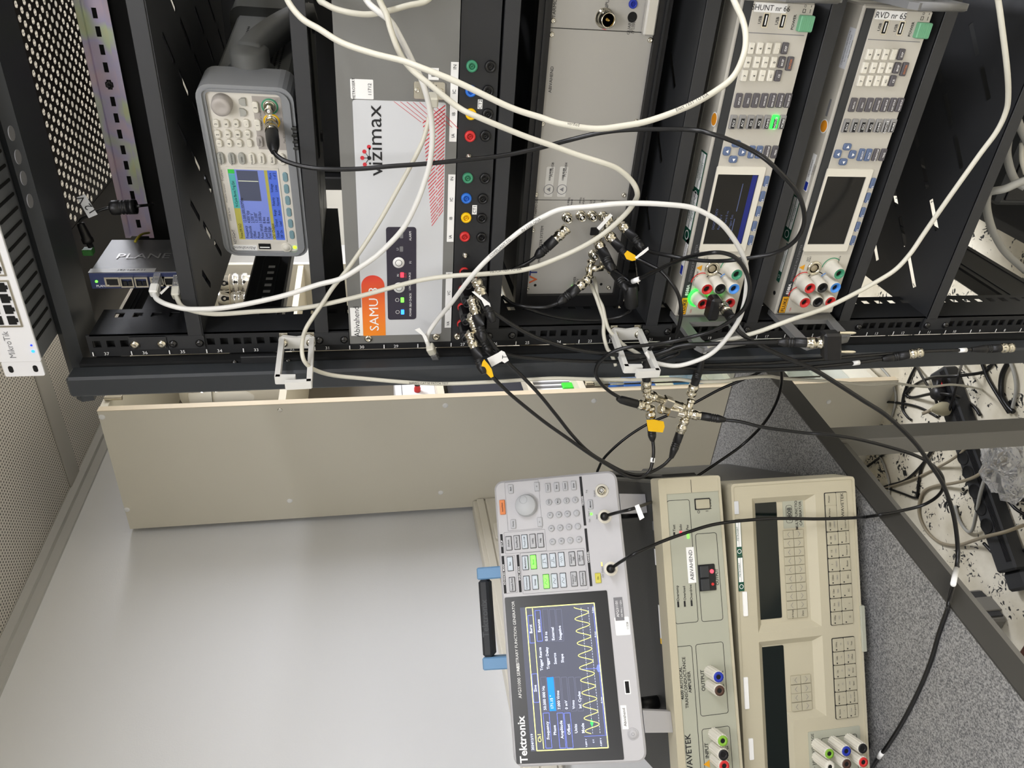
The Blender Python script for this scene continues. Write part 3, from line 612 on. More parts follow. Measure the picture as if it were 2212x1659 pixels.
for x, y in ((858.7, 673), (858, 647)):
    a, b = F.st(x, y); lw.lathe(F, a, b, [(.0025, .0013), (.0021, .0013)], 18, False, False)
part('icon_ring', lw, K['prwhite'], t, None, 'stuff')
for x, y in ((796, 739), (942, 736)): a, b = F.st(x, y, .002); scr(F, .0095, b, t, r=.0052); scr(F, .473, b, t, r=.0052)
# network jack plate
q = bx(F, 893, 213, 962, 177); np_ = part('network_jack', MB().rr(F, *q, 0, .002, .0025, .0005), K['steel'], t)
c = ((q[0] + q[1]) / 2, (q[2] + q[3]) / 2); part('opening', MB().box(F, c[0] - .007, c[0] + .006, c[1] - .008, c[1] + .006, .002, .0022), K['hole'], np_)
for z in (q[2] + .004, q[3] - .004): scr(F.sub(0, 0, .002), c[0], z, np_, K['steel'], .0026)
# ================================================================== ONE-UNIT JACK STRIP
t = thing('jack_panel', 'black one-unit jack strip with coloured safety sockets', 'jack panel', (.24, 0, 26 * U1))
part('face_plate', MB().box(F, .002, .4806, 26 * U1 + .0008, 27 * U1 - .0006, -.002, 0), K['jackblk'], t); part('box', MB().box(WF, .03, .45, .003, .1, 26 * U1 + .002, 27 * U1 - .002), K['blackin'], t)
jr, jg, jb, jy, jk = K['jred'], K['jgreen'], K['jblue'], K['jyel'], K['jackblk']
jkb = mat('black_safety_socket', '0e0e0f', .35)
for x, y, mm in ((1020, 144, jg), (1018, 198, jb), (1018, 248, jy), (1016, 296, jr), (1011, 386, jg), (1008, 430, jb), (1007.5, 472, jy), (1004.5, 513, jr), (1003.5, 590, jr), (1001.5, 628, jr), (999, 666, jr), (998, 702, jr)): jack(F, x, y, mm, t)
for x, y in ((1060, 145), (1055, 198), (1054, 248), (1049, 295), (1048, 387), (1043.5, 431), (1041, 473), (1040.5, 514.5)): jack(F, x, y, jkb, t)
lt = []
for x, y, s in ((1037, 225, 'CT2'), (1025, 453, 'CT1')): q = bx(F, x - 5.5, y + 10, x + 5.5, y - 10); part('sticker', MB().box(F, *q, 0, .0004), K['label'], t); lt.append((s, (q[0] + q[1]) / 2, (q[2] + q[3]) / 2, .0055, {}))
letters('lettering', K['print'], t, F, lt, .0006)
for x, y in ((1013, 339.5), (1005, 553)): a, b = F.st(x, y, .004); part('bolt', MB().lathe(F, a, b, [(.0035, 0), (.0035, .0035), (.0022, .004), (.0022, .006), (.0015, .0065)], 8), K['steel'], t)
for x, y in ((988, 735), (1035, 736)): a, b = F.st(x, y, .002); scr(F, .0095, b, t, r=.0052)
# ================================================================== DIGITIZER CHASSIS
F = front(.06); VZ0, VZ1, VX0 = .9625, 1.0895, .0405
t = thing('digitizer_chassis', 'aluminium-fronted digitizer chassis in a black case with cabled left module', 'instrument', (.25, .06, SHELF['D']))
part('case', MB().box(WF, VX0 - .006, .478, .062, .40, VZ0 - .012, VZ1 + .012, .003), K['blackin'], t)
part('bezel', MB().frame(F, (VX0 - .018, .485, VZ0 - .016, VZ1 + .016), (VX0, .478, VZ0, VZ1), -.01, .006, .003, .001), K['blkpl'], t)
part('bezel_ridge', MB().box(F, VX0 - .012, .485, VZ1 + .006, VZ1 + .009, .006, .009).box(F, VX0 - .012, .485, VZ0 - .010, VZ0 - .007, .006, .009), K['black'], t)
part('end_cheek', MB().box(F, VX0 - .055, VX0 - .018, VZ0 - .016, VZ1 + .010, -.20, -.004, .006), mat('blue_black_plastic', '14181c', .5), t)
for x in (.06, .45):
    for y in (.075, .37): part('foot', MB().cyl(Frame((x, y, SHELF['D'] + .0002)), 0, 0, 0, VZ0 - .012 - SHELF['D'], .009, n=14), K['rubber'], t)
_, yb = 0, 0
s1 = F.st(1155, 432)[0]; s2 = F.st(1190, 60)[0]
for i, (x0, x1) in enumerate(((VX0, s1 - .0004), (s1 + .0004, s2 - .0004), (s2 + .0004, .478))):
    part('module_panel', MB().box(F, x0, x1, VZ0, VZ1, -.002, 0, .0003), K['alu'], t)
for x, y in ((1195, 45), (1192, 75), (1405, 87), (1158, 421), (1348, 422), (1151, 498), (1139, 624), (1315, 622), (1172, 268), (1375, 263)): a, b = F.st(x, y, .002); scr(F, a, b, t, K['steel'], .0032)
for x, y in ((1156, 616), (1298.5, 614)): a, b = F.st(x, y); part('panel_hole', MB().cyl(F, a, b, 0, .0003, .002, n=12), K['hole'], t)
for x0, y0, x1, y1 in ((1175, 425, 1199, 360), (1203, 425, 1228, 360)):
    q = bx(F, x0, y0, x1, y1); part('sticker', MB().rr(F, *q, 0, .0003, .0015), mat('grey_sticker', 'c4c3be', .5), t)
    bc = MB(); rng = random.Random(int(x0)); u = q[0] + .022
    while u < q[1] - .003:
        w = rng.choice((.0004, .0007, .0012)); bc.box(F, u, u + w, (q[2] + q[3]) / 2 - .001, q[3] - .004, .0003, .0005); u += w + rng.choice((.0005, .0008))
    part('barcode', bc, K['print'], t, None, 'stuff'); lr_ = MB(); lr_.lathe(F, q[0] + .010, (q[2] + q[3]) / 2, [(.0068, .0005), (.0060, .0005)], 24, False, False); lr_.poly(F, [(q[0] + .007, (q[2] + q[3]) / 2 - .002), (q[0] + .010, (q[2] + q[3]) / 2 + .003), (q[0] + .013, (q[2] + q[3]) / 2 - .002)], .0003, .0005); part('emblem', lr_, K['prgrey'], t, None, 'stuff')
    letters('lettering', K['print'], t, F, [('M-236158' if x0 < 1190 else 'M-246004', q[0] + .036, q[2] + .0035, .0045)], .0006)
it = []
for s, x, y, z, rot in (('ABIVAHEND', 1190, 172, .0055, 0), ('TARMO DDS', 1158, 446, .0046, 0), ('TARMO DIGITIZER SYSTEM', 1167, 535, .0052, 0), ('TARMO A', 1198, 12, .0058, 0), ('INPUT', 1311, 8, .0058, 0), ('POWER', 1240.5, 609, .0048, 0), ('READY', 1247, 612, .0048, 0), ('GUARD', 1359, 58, .005, 0), ('\u00b15V GND', 1365, 58, .0034, 0), ('LT COMM', 1369, 58, .0034, 0), ('10 MHz', 1228, 437, .0042, 0), ('Input', 1234, 437, .0042, 0), ('10 MHz', 1253, 437, .0042, 0), ('Output', 1259, 437, .0042, 0), ('CLK', 1276, 437, .0042, 0), ('Out', 1283, 437, .0042, 0), ('CLK', 1300, 437, .0042, 0), ('In', 1307, 437, .0042, 0), ('24V', 1302, 520, .005, 0)):
    a, b = F.st(x, y); it.append((s, a, b, z, dict(rot=rot)))
letters('lettering', K['print'], t, F, it)
letters('lettering', K['prred'], t, F, [('\u00b110V', *F.st(1303, 55), .0042, {}), ('MAX', *F.st(1308, 56), .0042, {})])
a, b = F.st(1152, 603); letters('logo', mat('orange_red_print', 'c05a2a', .6), t, F, [('V', a, b, .015, dict(sx=1.2))], bold=2); a, b = F.st(1152, 588); letters('logo', mat('navy_print', '1d2c66', .6), t, F, [('T', a, b, .015, dict(sx=1.1))], bold=2)
a, b = F.st(1237, 618.5); part('led', MB().lathe(F, a, b, [(.0016, 0), (.0016, .001), (.0003, .0016)], 12), K['ledg'], t)
for x, y in ((1226, 472), (1256, 468), (1280, 468), (1304, 470)): a, b = F.st(x, y, .006); bncsock(F, a, b, t)
for x, y in ((1283, 552), (1307, 572)): a, b = F.st(x, y, .006); bncsock(F, a, b, t)
a, b = F.st(1309, 41, .008); nj = part('input_connector', MB().lathe(F, a, b, [(.011, 0), (.011, .003), (.009, .0035), (.009, .008), (.0098, .0085), (.0098, .012), (.0085, .0125), (.0085, .019), (.0072, .019), (.0072, .012)], 24, cap1=False), K['nickel'], t); part('contact', MB().lathe(F, a, b, [(.0072, .012), (.0015, .012), (.0012, .019), (.0003, .0195)], 14), mat('gold_contact', 'c9a860', .3, 1), nj)
a, b = F.st(1368.5, 10); jack(F, 1368.5, 9, K['sblue'], t, .005, .003); a, b = F.st(1366, 37); part('panel_hole', MB().cyl(F, a, b, 0, .0003, .0058, n=18), K['hole'], t)
q = bx(F, 1382, 75, 1408, 0); part('pull_handle', MB().box(F, q[0], q[0] + .10, VZ0 + .0015, q[3] - .001, 0, .010, .002), mat('light_alu', 'd5d3cc', .35, .5), t)
a, b = F.st(1284, 499); part('rocker_switch', MB().box(F, a - .0055, a + .0055, b - .006, b + .006, 0, .003, .0008), K['blkpl'], t); 
# ================================================================== MULTIMETERS (two alike)
def terminal(F, a, b, ring, parent, L=.023, base=None, white=None):
    w = part('terminal', MB().lathe(F, a, b, [(.0105, 0), (.0105, .004), (.0095, .006), (.0098, .010), (.0086, L - .002), (.0076, L)], 22, cap1=False), white or K['kwhite'], parent)
    part('terminal_ring', MB().lathe(F, a, b, [(.0076, L), (.0046, L), (.0042, L - .004)], 20, False, False), ring, w)
    part('terminal_hole', MB().lathe(F, a, b, [(.0042, L - .004), (.0003, L - .004)], 16, False, False), K['hole'], w)
    return w
F2 = Frame((.0345, 0, .6474), (1, 0, 0), (0, 0, 1)); FW, FH = .394, .085
def multimeter(F, label, stick, lit, full):
    t = thing('multimeter', label, 'multimeter', tuple(F.p(FW / 2, -.0155, 0)), 'reference multimeters in the rack')
    part('face', MB().rr(F, 0, FW, 0, FH - .0105, -.02, 0, .001, .0005), K['fluke'], t); part('model_strip', MB().box(F, 0, FW, FH - .0105, FH, -.02, -.0005), K['flukeblk'], t)
    part('case', MB().rbox(F, -.004, FW + .004, -.002, FH + .0035, -.40, -.003, .002), K['flukecase'], t)
    part('shaded_case', MB().box(F, -.0045, FW + .0045, -.0025, FH + .004, -.40, -.045), mat('case_shade_grey', '7d7b74', .5), t)  # darker colour over the rear of the case paints the shade of the shelf above
    for x in (.03, FW - .03):
        for y in (-.03, -.36): part('foot', MB().cyl(Frame(F.p(x, -.0155, y)), 0, 0, 0, .0140, .010, n=14), K['rubber'], t)
    P = lambda x, y, d=0: F2.st(x, y, d)
    # handles on both ends
    for s in (0, 1):
        X = -.004 if not s else FW + .004; H = Frame(F.p(X, 0, 0), (0, -1, 0), (0, 0, 1), (-1, 0, 0) if not s else (1, 0, 0))
        H = Frame(F.p(-.011 if not s else FW + .009, 0, 0), (0, -1, 0), (0, 0, 1)) ; s_ = 1
        o = [(-.02, -.002), (.062, .006), (.068, .012), (.086, .078), (.083, .086), (.072, FH + .004), (-.02, FH + .004)]; i = [(.018, .016), (.050, .020), (.060, .062), (.056, .068), (.018, .068)]
        hm = MB(); th = .007
        # outline ring bridged piece by piece
        oo = [(-.02, -.002), (.062, .006), (.086, .083), (.076, FH + .004), (-.02, FH + .004)]; ii = [(.014, .014), (.050, .020), (.068, .072), (.062, .074), (.014, .074)]
        n = 5; v = [H.p(a, b, c) for c in (0, -th) for L_ in (oo, ii) for a, b in L_]; f = []
        for k in range(n):
            j = (k + 1) % n; f += [(k, j, n + j, n + k), (2 * n + j, 2 * n + k, 3 * n + k, 3 * n + j), (j, k, 2 * n + k, 2 * n + j), (n + k, n + j, 3 * n + j, 3 * n + k)]
        hm.add(v, f); part('handle', hm, K['handle'], t)
        part('handle_grip', MB().tube([H.p(.066, .014, -th / 2), H.p(.082, .080, -th / 2)], .0045, 10), K['handle'], t)
    # screen and bezel
    q = [P(1787, 380.7), P(1741.5, 526.8), P(1821.5, 527), P(1871, 380.7)]; s0 = (q[1][0] + q[2][0]) / 2; s1 = (q[0][0] + q[3][0]) / 2; t0 = (q[2][1] + q[3][1]) / 2; t1 = (q[0][1] + q[1][1]) / 2
    part('screen_bezel', MB().frame(F, (s0 - .010, s1 + .010, t0 - .007, t1 + .003), (s0, s1, t0, t1), 0, .0022, .002, .0005), K['kwhite'], t)
    part('screen', MB().box(F, s0, s1, t0, t1, 0, .0006), K['glassblk'], t)
    if lit:
        sm_ = mat('blue_screen_glow', '101c66', .3, emit=.35); sg = mat('dim_screen_text', '4a5478', .4, emit=.25)
        part('status_bar', MB().box(F, s0 + .001, s1 - .001, t0 + .001, t0 + .008, .0006, .0008), sm_, t)
        mb = MB().box(F, s0 + .006, s0 + .035, t0 + .018, t0 + .019, .0006, .0008).box(F, s0 + .045, s1 - .012, t0 + .018, t0 + .019, .0006, .0008)
        for i, s in enumerate(('DIGITIZE DCV', 'Range 10 V', 'Aperture 0 ns', 'Trigger Ext')): mb.text(F, s, s0 + .02, t1 - .010 - i * .0075, .0045, .0008, al='l')
        part('screen_text', mb, sg, t, None, 'stuff')
    for i, (x, y) in enumerate(((1841, 518.7), (1851, 489), (1862, 458), (1873, 426.6), (1883.7, 395))):
        a, b = P(x, y); button(F, a, b, .0135, .0058, K['kblue'], t)
    wl = []; 
    for i, (x, y) in enumerate(((1841, 518.7), (1851, 489), (1862, 458), (1873, 426.6), (1883.7, 395))): a, b = P(x, y); wl.append(('F%d' % (i + 1), a - .0045, b, .0036))
    # arrows
    ar = MB()
    for x, y, w, h, r in ((1829, 316.5, .0085, .0105, -90), (1808.5, 332, .0105, .009, 0), (1840, 333, .0105, .009, 180), (1820, 349, .0085, .0105, 90)):
        a, b = P(x, y); button(F, a, b, w, h, K['kblue'], t, r=.0025); c, s = math.cos(math.radians(r)), math.sin(math.radians(r))
        ar.poly(F, [(a + px_ * c - py_ * s, b + px_ * s + py_ * c) for px_, py_ in ((-.002, -.0012), (.002, -.0012), (0, .0022))], .003, .0033)
    part('arrow_mark', ar, K['prwhite'], t, None, 'stuff')
    bl = []
    for s, x, y, mm in (('SELECT', 1858.6, 333.7, 'kblue'), ('BACK', 1874, 334, 'kblue'), ('RUN/STOP', 1890, 333.7, 'kdark'), ('TRIG', 1905.6, 333.7, 'kdark')): a, b = P(x, y); button(F, a, b, .0155, .0072, K[mm], t); wl.append((s, a, b, .0032))
    for s, x in zip(('INPUTS', 'ZERO', 'MATH', 'ANALYZE', 'MEM SETUP', 'INST SETUP', 'TRIG SETUP'), (1841, 1859, 1876, 1893, 1909.7, 1926, 1941.5)): a, b = P(x, 226); button(F, a, b, .0165, .0078, K['kdark'], t); wl.append((s, a, b, .0026))
    for s, x in zip(('DCV', 'ACV', 'DCI', 'ACI', 'OHMS', 'DIGITIZE', 'MORE'), (1826, 1844, 1861.5, 1878, 1895, 1911, 1926)):
        a, b = P(x, 271); kb = button(F, a, b, .0165, .0080, K['lit'] if (lit and s == 'DIGITIZE') else mat('pale_key_rim', '8d8c8a', .5), t); part('key_legend_plate', MB().box(F, a - .0072, a + .0045, b - .0022, b + .0022, .003, .0033), K['print'], kb); wl.append((s, a - .001, b, .0038))
    for cy, xs, ss in ((117, (1875.7, 1893, 1910.7, 1928, 1944.7), '963.E'), (146, (1866, 1884.6, 1901.7, 1919, 1935.5), '8520B'), (174, (1857, 1875.7, 1893, 1910, 1926), '741-C')):
        for x, s in zip(xs, ss):
            a, b = P(x, cy); dk_ = s in 'EBC'; button(F, a, b, .0125, .0072, K['kdark'] if dk_ else K['kwhite'], t, .0035)
            if dk_: wl.append(({'E': 'EXP', 'B': 'BKSP', 'C': 'CE'}[s], a, b, .0034))
            else: bl.append(({'-': '+/-'}.get(s, s), a, b, .0042))
    a, b = P(1951.6, 149); button(F, a, b, .0155, .0072, K['kdark'], t, .0035); letters('lettering', K['orange'], t, F, [('ENTER', a, b, .0036)], .0038)
    letters('key_lettering', K['prwhite'], t, F, wl, .0039, 1); letters('key_lettering', K['print'], t, F, bl, .0039, 1)
    # right end: usb, power
    a, b = P(1934, 88); part('panel_seam', MB().box(F, a - .0004, a + .0004, .004, FH - .012, 0, .0002), K['prgrey'], t)
    q = (P(1890, 23), P(1955, 43)); part('sticker', MB().box(F, P(1955, 43)[0], P(1890, 23)[0], P(1957, 33)[1], P(1892, 33)[1], 0, .0004), K['label'], t) if 0 else None
    sx1 = FW - .003; sx0 = sx1 - .0125
    c1 = P(1922, 33); part('sticker', MB().box(F, c1[0] - .0075, c1[0] + .0065, .033, .0735, 0, .0004), K['label'], t)
    dl = [(stick, c1[0] - .0005, .0532, .0095, dict(rot=-90) if 0 else {})]
    letters('lettering', K['print'], t, F, [(stick, c1[0] - .0005, .053, .0085, dict(sx=.8))] if 0 else [], .0007)
    dl = []
    for x, y in ((1911, 59), (1945.6, 61)):
        a, b = P(x, y); u = part('usb_port', MB().frame(F, (a - .0078, a + .0078, b - .0038, b + .0038), (a - .0066, a + .0066, b - .0026, b + .0026), 0, .0006, .0008, .0004), K['steel'], t); part('usb_opening', MB().box(F, a - .0066, a + .0066, b - .0026, b + .0026, 0, .0002), K['hole'], u); part('usb_tongue', MB().box(F, a - .005, a + .005, b - .0012, b + .0002, .0002, .0005), K['label'], u); dl.append(('USB', a, b + .0068, .0048))
    a, b = P(1968, 63); dl.append(('POWER', a, b, .0046)); a, b = P(1988, 65); part('power_button', MB().rr(F, a - .0085, a + .0085, b - .0095, b + .0075, 0, .007, .0015, .001), K['pgreen'], t)
    for i in range(6): part('button_rib', MB().box(F, a - .0075, a + .0075, b - .0085 + i * .0026, b - .0075 + i * .0026, .007, .0075), K['pgreen'], t)
    ic = MB().frame(F, (a + .0105, a + .0145, b + .001, b + .0045), (a + .011, a + .014, b + .0015, b + .004), 0, .0003, .0003, .0002); ic.lathe(F, a + .0175, b + .0028, [(.0014, .0003), (.0010, .0003)], 14, False, False).box(F, a + .0105, a + .0145, b - .005, b - .0045, 0, .0003).box(F, a + .0165, a + .0185, b - .005, b - .0045, 0, .0003); part('power_icons', ic, K['print'], t, None, 'stuff')
    # maker badge and strip text
    part('badge', MB().box(F, .001, .026, FH - .0098, FH - .0008, -.0005, 0), mat('amber_badge', 'e0a21c', .5), t); letters('lettering', K['print'], t, F, [('FLUKE', .0135, FH - .0053, .0072, dict(sx=1.05))] + dl, .0004, 1)
    letters('lettering', K['prwhite'], t, F, [('8588A', .030, FH - .0053, .0062, dict(al='l'))], .0002, 1); letters('lettering', K['prgrey'], t, F, [('REFERENCE MULTIMETER', .051, FH - .0053, .0048, dict(al='l'))], .0002)
    # terminals
    part('terminal_panel', MB().rr(F, .002, .090, .002, FH - .012, 0, .0008, .001), mat('pale_terminal_panel', 'c3bfb3', .5), t)
    T = [(1749.7, 623, jr), (1776.8, 622, K['blkpl']), (1805, 622, mat('sky_blue_plastic', '4a8fe0', .4)), (1813.4, 592, jg), (1738.8, 654, jr), (1766.6, 653, K['blkpl']), (1793.8, 652, jr)]
    arc = {0: jr, 1: K['print'], 2: MATS['sky_blue_plastic'], 3: jg, 4: jr}
    for i, (x, y, mm) in enumerate(T):
        a, b = P(x, y, .023); terminal(F, a, b, mm, t, white=mat('translucent_white_cap', 'cfcbbf', .4))
        if lit and i in (4, 5): part('lit_ring', MB().lathe(F, a, b, [(.0135, .0008), (.0135, .004), (.011, .004), (.011, .0008)], 24, False, False), K['lit'], t, 'glowing green ring round the input terminal')
        if i in arc and not (lit and i == 4): 
            mb = MB(); pts = [(a + .0145 * math.cos(math.radians(k)), b + .0145 * math.sin(math.radians(k))) for k in range(-40, 91, 13)]; pi = [(a + .0132 * math.cos(math.radians(k)), b + .0132 * math.sin(math.radians(k))) for k in range(90, -41, -13)]; mb.poly(F, pts + pi, .0008, .0011); part('terminal_arc', mb, arc[i], t)
    a, b = P(1758.7, 579.5, .002); sp_ = part('port', MB().lathe(F, a, b, [(.0105, .0008), (.0105, .003), (.0085, .004), (.0065, .003), (.0065, .001)], 24, cap1=False), K['nickel'], t); part('port_core', MB().lathe(F, a, b, [(.0065, .001), (.0048, .001), (.0048, .0025), (.0003, .0025)], 18), mat('tan_insert', '9a8f76', .5), sp_)
    tx = []
    for s, x, y in (('EXT', 1744, 559), ('PORT', 1749, 559), ('EARTH', 1812, 560), ('\u03a9 REF', 1726, 590), ('SENSE', 1718, 607), ('INPUT', 1710, 640)): a, b = P(x, y); tx.append((s, a, b, .0034))
    for i, (x, y, mm) in enumerate(T[:3]): a, b = P(x, y, .023); tx.append(('30V', a + .004, b - .0125, .003)); 
    letters('lettering', K['print'], t, F, tx, .0012); a, b = P(1706, 668); letters('lettering', K['prred'], t, F, [('10A', a, b, .0038)], .0012)
    a, b = P(1732, 577); part('warning_sign', MB().poly(F, [(a - .0042, b - .0032), (a + .0042, b - .0032), (a, b + .0045)], .0008, .0011), mat('amber_sign', 'd99a1a', .5), t)
    return t
f1 = Frame((.0350, 0, .7985), (1, 0, 0), (0, 0, 1))
m1 = multimeter(f1, 'upper reference multimeter with glowing green terminals and lit key', 'SHUNT nr 66', True, True)
m2 = multimeter(F2, 'lower reference multimeter with dark blank screen', 'RVD nr 65', False, True)
# end stickers: written out in the long direction of the sticker
for FF, tt, s, c in ((f1, m1, 'SHUNT nr 66', 0), (F2, m2, 'RVD nr 65', 0)):
    for o in list(tt.children):
        if o.name.startswith('sticker'): bpy.data.objects.remove(o)
q = [F2.st(1890, 24), F2.st(1955, 43), F2.st(1886, 42)]
for FF, tt, s in ((f1, m1, 'SHUNT nr 66'), (F2, m2, 'RVD nr 65')):
    s0_, s1_ = F2.st(1920, 43)[0], F2.st(1920, 23)[0]; b0_, b1_ = F2.st(1957, 33)[1], F2.st(1891, 33)[1]
    part('sticker', MB().box(FF, s0_, s1_, b0_, b1_, 0, .0005), K['label'], tt)
    letters('lettering', K['print'], tt, FF, [(s, (s0_ + s1_) / 2, (b0_ + b1_) / 2, .0082 if s[0] == 'S' else .0092, dict(rot=-90))], .0008)
# top-cover stickers
def topstick(FF, tt, items):
    Z = FF.O.z + FH + .004; G = Frame((0, 0, Z), (1, 0, 0), (0, 1, 0))
    for x0, y0, x1, y1, kind in items:
        p0, p1 = atz(x0, y0, Z), atz(x1, y1, Z); a0, a1 = sorted((p0.x, p1.x)); b0, b1 = sorted((p0.y, p1.y))
        if kind == 'green':
            part('sticker', MB().box(G, a0, a1, b0, b1, 0, .0003), K['sgreen'], tt); mb = MB(); h = b1 - b0
            mb.box(G, a0 + (a1 - a0) * .28, a1 - .002, b0 + h * .55, b0 + h * .90, .0003, .0005).box(G, a0 + (a1 - a0) * .28, a1 - .002, b0 + h * .10, b0 + h * .45, .0003, .0005).lathe(G, a0 + (a1 - a0) * .14, b0 + h * .5, [(h * .3, .0005), (h * .24, .0005)], 20, False, False); part('sticker_band', mb, K['label'], tt, None, 'stuff')
            letters('lettering', K['sgreen'], tt, G, [('KALIBREERITUD', a0 + (a1 - a0) * .63, b0 + h * .72, h * .24, dict(sx=.7)), ('METROSERT', a0 + (a1 - a0) * .63, b0 + h * .27, h * .28, dict(sx=.8))], .0007)
        elif kind == 'blue':
            part('sticker', MB().box(G, a0, a1, b0, b1, 0, .0003), K['label'], tt); part('emblem', MB().box(G, a0 + .001, a0 + (a1 - a0) * .25, b0 + .001, b1 - .001, .0003, .0005), K['sblue'], tt); letters('lettering', K['print'], tt, G, [('METROLOGY', a0 + (a1 - a0) * .62, b1 - .004, .0038), ('Programme', a0 + (a1 - a0) * .62, b1 - .009, .003), ('co-funded', a0 + (a1 - a0) * .62, b1 - .013, .003)], .0006)
        elif kind == 'grey': part('sticker', MB().box(G, a0, a1, b0, b1, 0, .0003), K['overlay'], tt); letters('lettering', K['print'], tt, G, [('%s' % s, (a0 + a1) / 2, b1 - .004 - i * .0045, .003) for i, s in enumerate(('CALIBRATION CERTIFICATE', 'do not remove this label', 'see user manual'))], .0006)
        elif kind == 'dot': 
            c = ((a0 + a1) / 2, (b0 + b1) / 2); part('sticker', MB().lathe(G, *c, [(.0085, 0), (.0085, .0003)], 24), K['label'], tt); part('sticker_disc', MB().lathe(G, *c, [(.0072, .0003), (.0072, .0005)], 24), mat('orange_disc', 'e09020', .5), tt)
        elif kind == 'qr': part('sticker', MB().box(G, a0, a1, b0, b1, 0, .0003), K['prgrey'], tt)
        elif kind == 'hole': part('case_hole', MB().cyl(G, (a0 + a1) / 2, (b0 + b1) / 2, 0, .0005, .003, n=12), K['hole'], tt)
topstick(F2, m2, [(1812, 145, 1850, 62, 'grey'), (1783, 250, 1797, 215, 'qr'), (1774, 290, 1786, 255, 'dot'), (1735, 410, 1765, 335, 'blue'), (1690, 512, 1730, 430, 'green'), (1677, 605, 1706, 530, 'green'), (1666, 640, 1680, 625, 'hole')])
topstick(f1, m1, [(1536, 275, 1550, 240, 'dot'), (1494, 430, 1528, 332, 'green'), (1475, 515, 1510, 420, 'green'), (1468, 590, 1490, 515, 'blue')])
# ================================================================== WAVEFORM GENERATOR on its shelf (turned a little to the left)
ka, kt = -.187, .0375
kd = Vector((math.cos(ka), math.sin(ka), 0)); kn = Vector((-math.sin(ka), math.cos(ka), 0)); ku = Vector((0, 0, 1)) * math.cos(kt) + kn * math.sin(kt)
KW, KH = .222, .104
KF = Frame(Vector((.3143, .0247, 1.381)) - kd * KW, kd, ku)
t = thing('waveform_generator', 'grey portable waveform generator with blue screen on a rack shelf', 'instrument', tuple(KF.p(KW / 2, -.004, 0)))
F = KF
white_q = (F.st(499, 544)[0], F.st(600, 205)[0], F.st(644, 545)[1], F.st(470, 360)[1])
w0, w1, h0, h1 = white_q
part('front_bumper', MB().frame(F, (0, KW, 0, KH), (w0, w1, h0, h1), -.05, 0, .016, .006, 5), K['kgrey'], t)
part('front_bumper_lip', MB().frame(F, (.004, KW - .004, .004, KH - .004), (w0 - .003, w1 + .003, h0 - .003, h1 + .003), 0, .003, .014, .007, 5), K['kgrey'], t)
part('face', MB().rr(F, w0, w1, h0, h1, -.03, -.004, .004), K['kface'], t)
part('case', MB().rbox(F, .012, KW - .012, .008, KH - .010, -.26, -.045, .004), K['kbody'], t)
part('rear_bumper', MB().frame(F, (0, KW, 0, KH), (.014, KW - .014, .010, KH - .012), -.30, -.25, .016, .006, 5), mat('dark_bumper', '3a3b38', .6), t)
for x in (.03, .19):
    for y in (-.02, -.28): part('foot', MB().cyl(Frame(F.p(x, 0, y) - Vector((0, 0, .0035))), 0, 0, 0, .006, .009, n=12), K['rubber'], t)
for i in range(4): part('bumper_rib', MB().box(F, .150 + i * .008, .154 + i * .008, -.001, .006, -.004, .0035, .001), mat('dark_bumper', '3a3b38', .6), t)
# side vents (right side), handle
G = Frame(F.p(KW - .012, 0, 0), -F.N, F.U)
v = MB(); 
for j in range(10):
    for i in range(26):
        a, b = .075 + i * .0055 + (j % 2) * .00275, .024 + j * .0055
        if not (a > .075 and a < .21): continue
        v.poly(G, [(a - .0021, b), (a, b - .0016), (a + .0021, b), (a, b + .0016)], 0, .0003)
part('side_vents', v, K['hole'], t, None, 'stuff')
pv = F.p(KW - .012, .052, -.065); part('handle_pivot', MB().lathe(Frame(pv, -F.N, F.U), 0, 0, [(.026, 0), (.026, .006), (.022, .009), (.022, .026), (.018, .030), (.002, .031)], 26), K['kbody'], t)
hd = [F.p(KW + .010, .052, -.065), F.p(KW + .013, .042, -.10), F.p(KW + .012, .026, -.15), F.p(KW + .008, .010, -.20), F.p(KW + .002, .004, -.24)]
H = spline(hd, 6); mb = MB()
wv_ = []
for i, p_ in enumerate(H):
    T = (H[min(i + 1, len(H) - 1)] - H[max(i - 1, 0)]).normalized(); S = F.R; Q = T.cross(S).normalized(); wv_.append([p_ + S * sx_ * .011 + Q * sy_ * .017 for sx_, sy_ in ((-1, -1), (1, -.7), (1, .7), (-1, 1))])
V = [x for r_ in wv_ for x in r_]; n_ = len(wv_); mb.add(V, [(i * 4 + k_, i * 4 + (k_ + 1) % 4, (i + 1) * 4 + (k_ + 1) % 4, (i + 1) * 4 + k_) for i in range(n_ - 1) for k_ in range(4)] + [(3, 2, 1, 0), tuple(range((n_ - 1) * 4, n_ * 4))], True)
part('carry_handle', mb, K['kbody'], t)
D = -.004; E = F.sub(0, 0, D)
def kp(x, y): return E.st(400 + x / 5.53, 140 + y / 5.53)
q0 = E.st(513, 516); q1 = E.st(600, 368); part('screen_frame', MB().frame(E, (q0[0] - .003, q1[0] + .003, kp(1195, 2075)[1] - .002, kp(505, 1240)[1] + .002), (q0[0], q1[0], kp(1195, 2075)[1], kp(505, 1240)[1]), 0, .001, .001, .0005), K['kface'], t)
sa0, sa1, sb0, sb1 = q0[0], q1[0], kp(1195, 2075)[1], kp(505, 1240)[1]
scrm = mat('periwinkle_screen', '6f7fc4', .4, emit=.30); part('screen', MB().box(E, sa0, sa1, sb0, sb1, -.001, .0003), scrm, t)
sw, sh = sa1 - sa0, sb1 - sb0
def rect(nm, u0, u1, v0, v1, m, d=.0002): part(nm, MB().box(E, sa0 + sw * u0, sa0 + sw * u1, sb0 + sh * v0, sb0 + sh * v1, .0003, d + .0003), m, t)
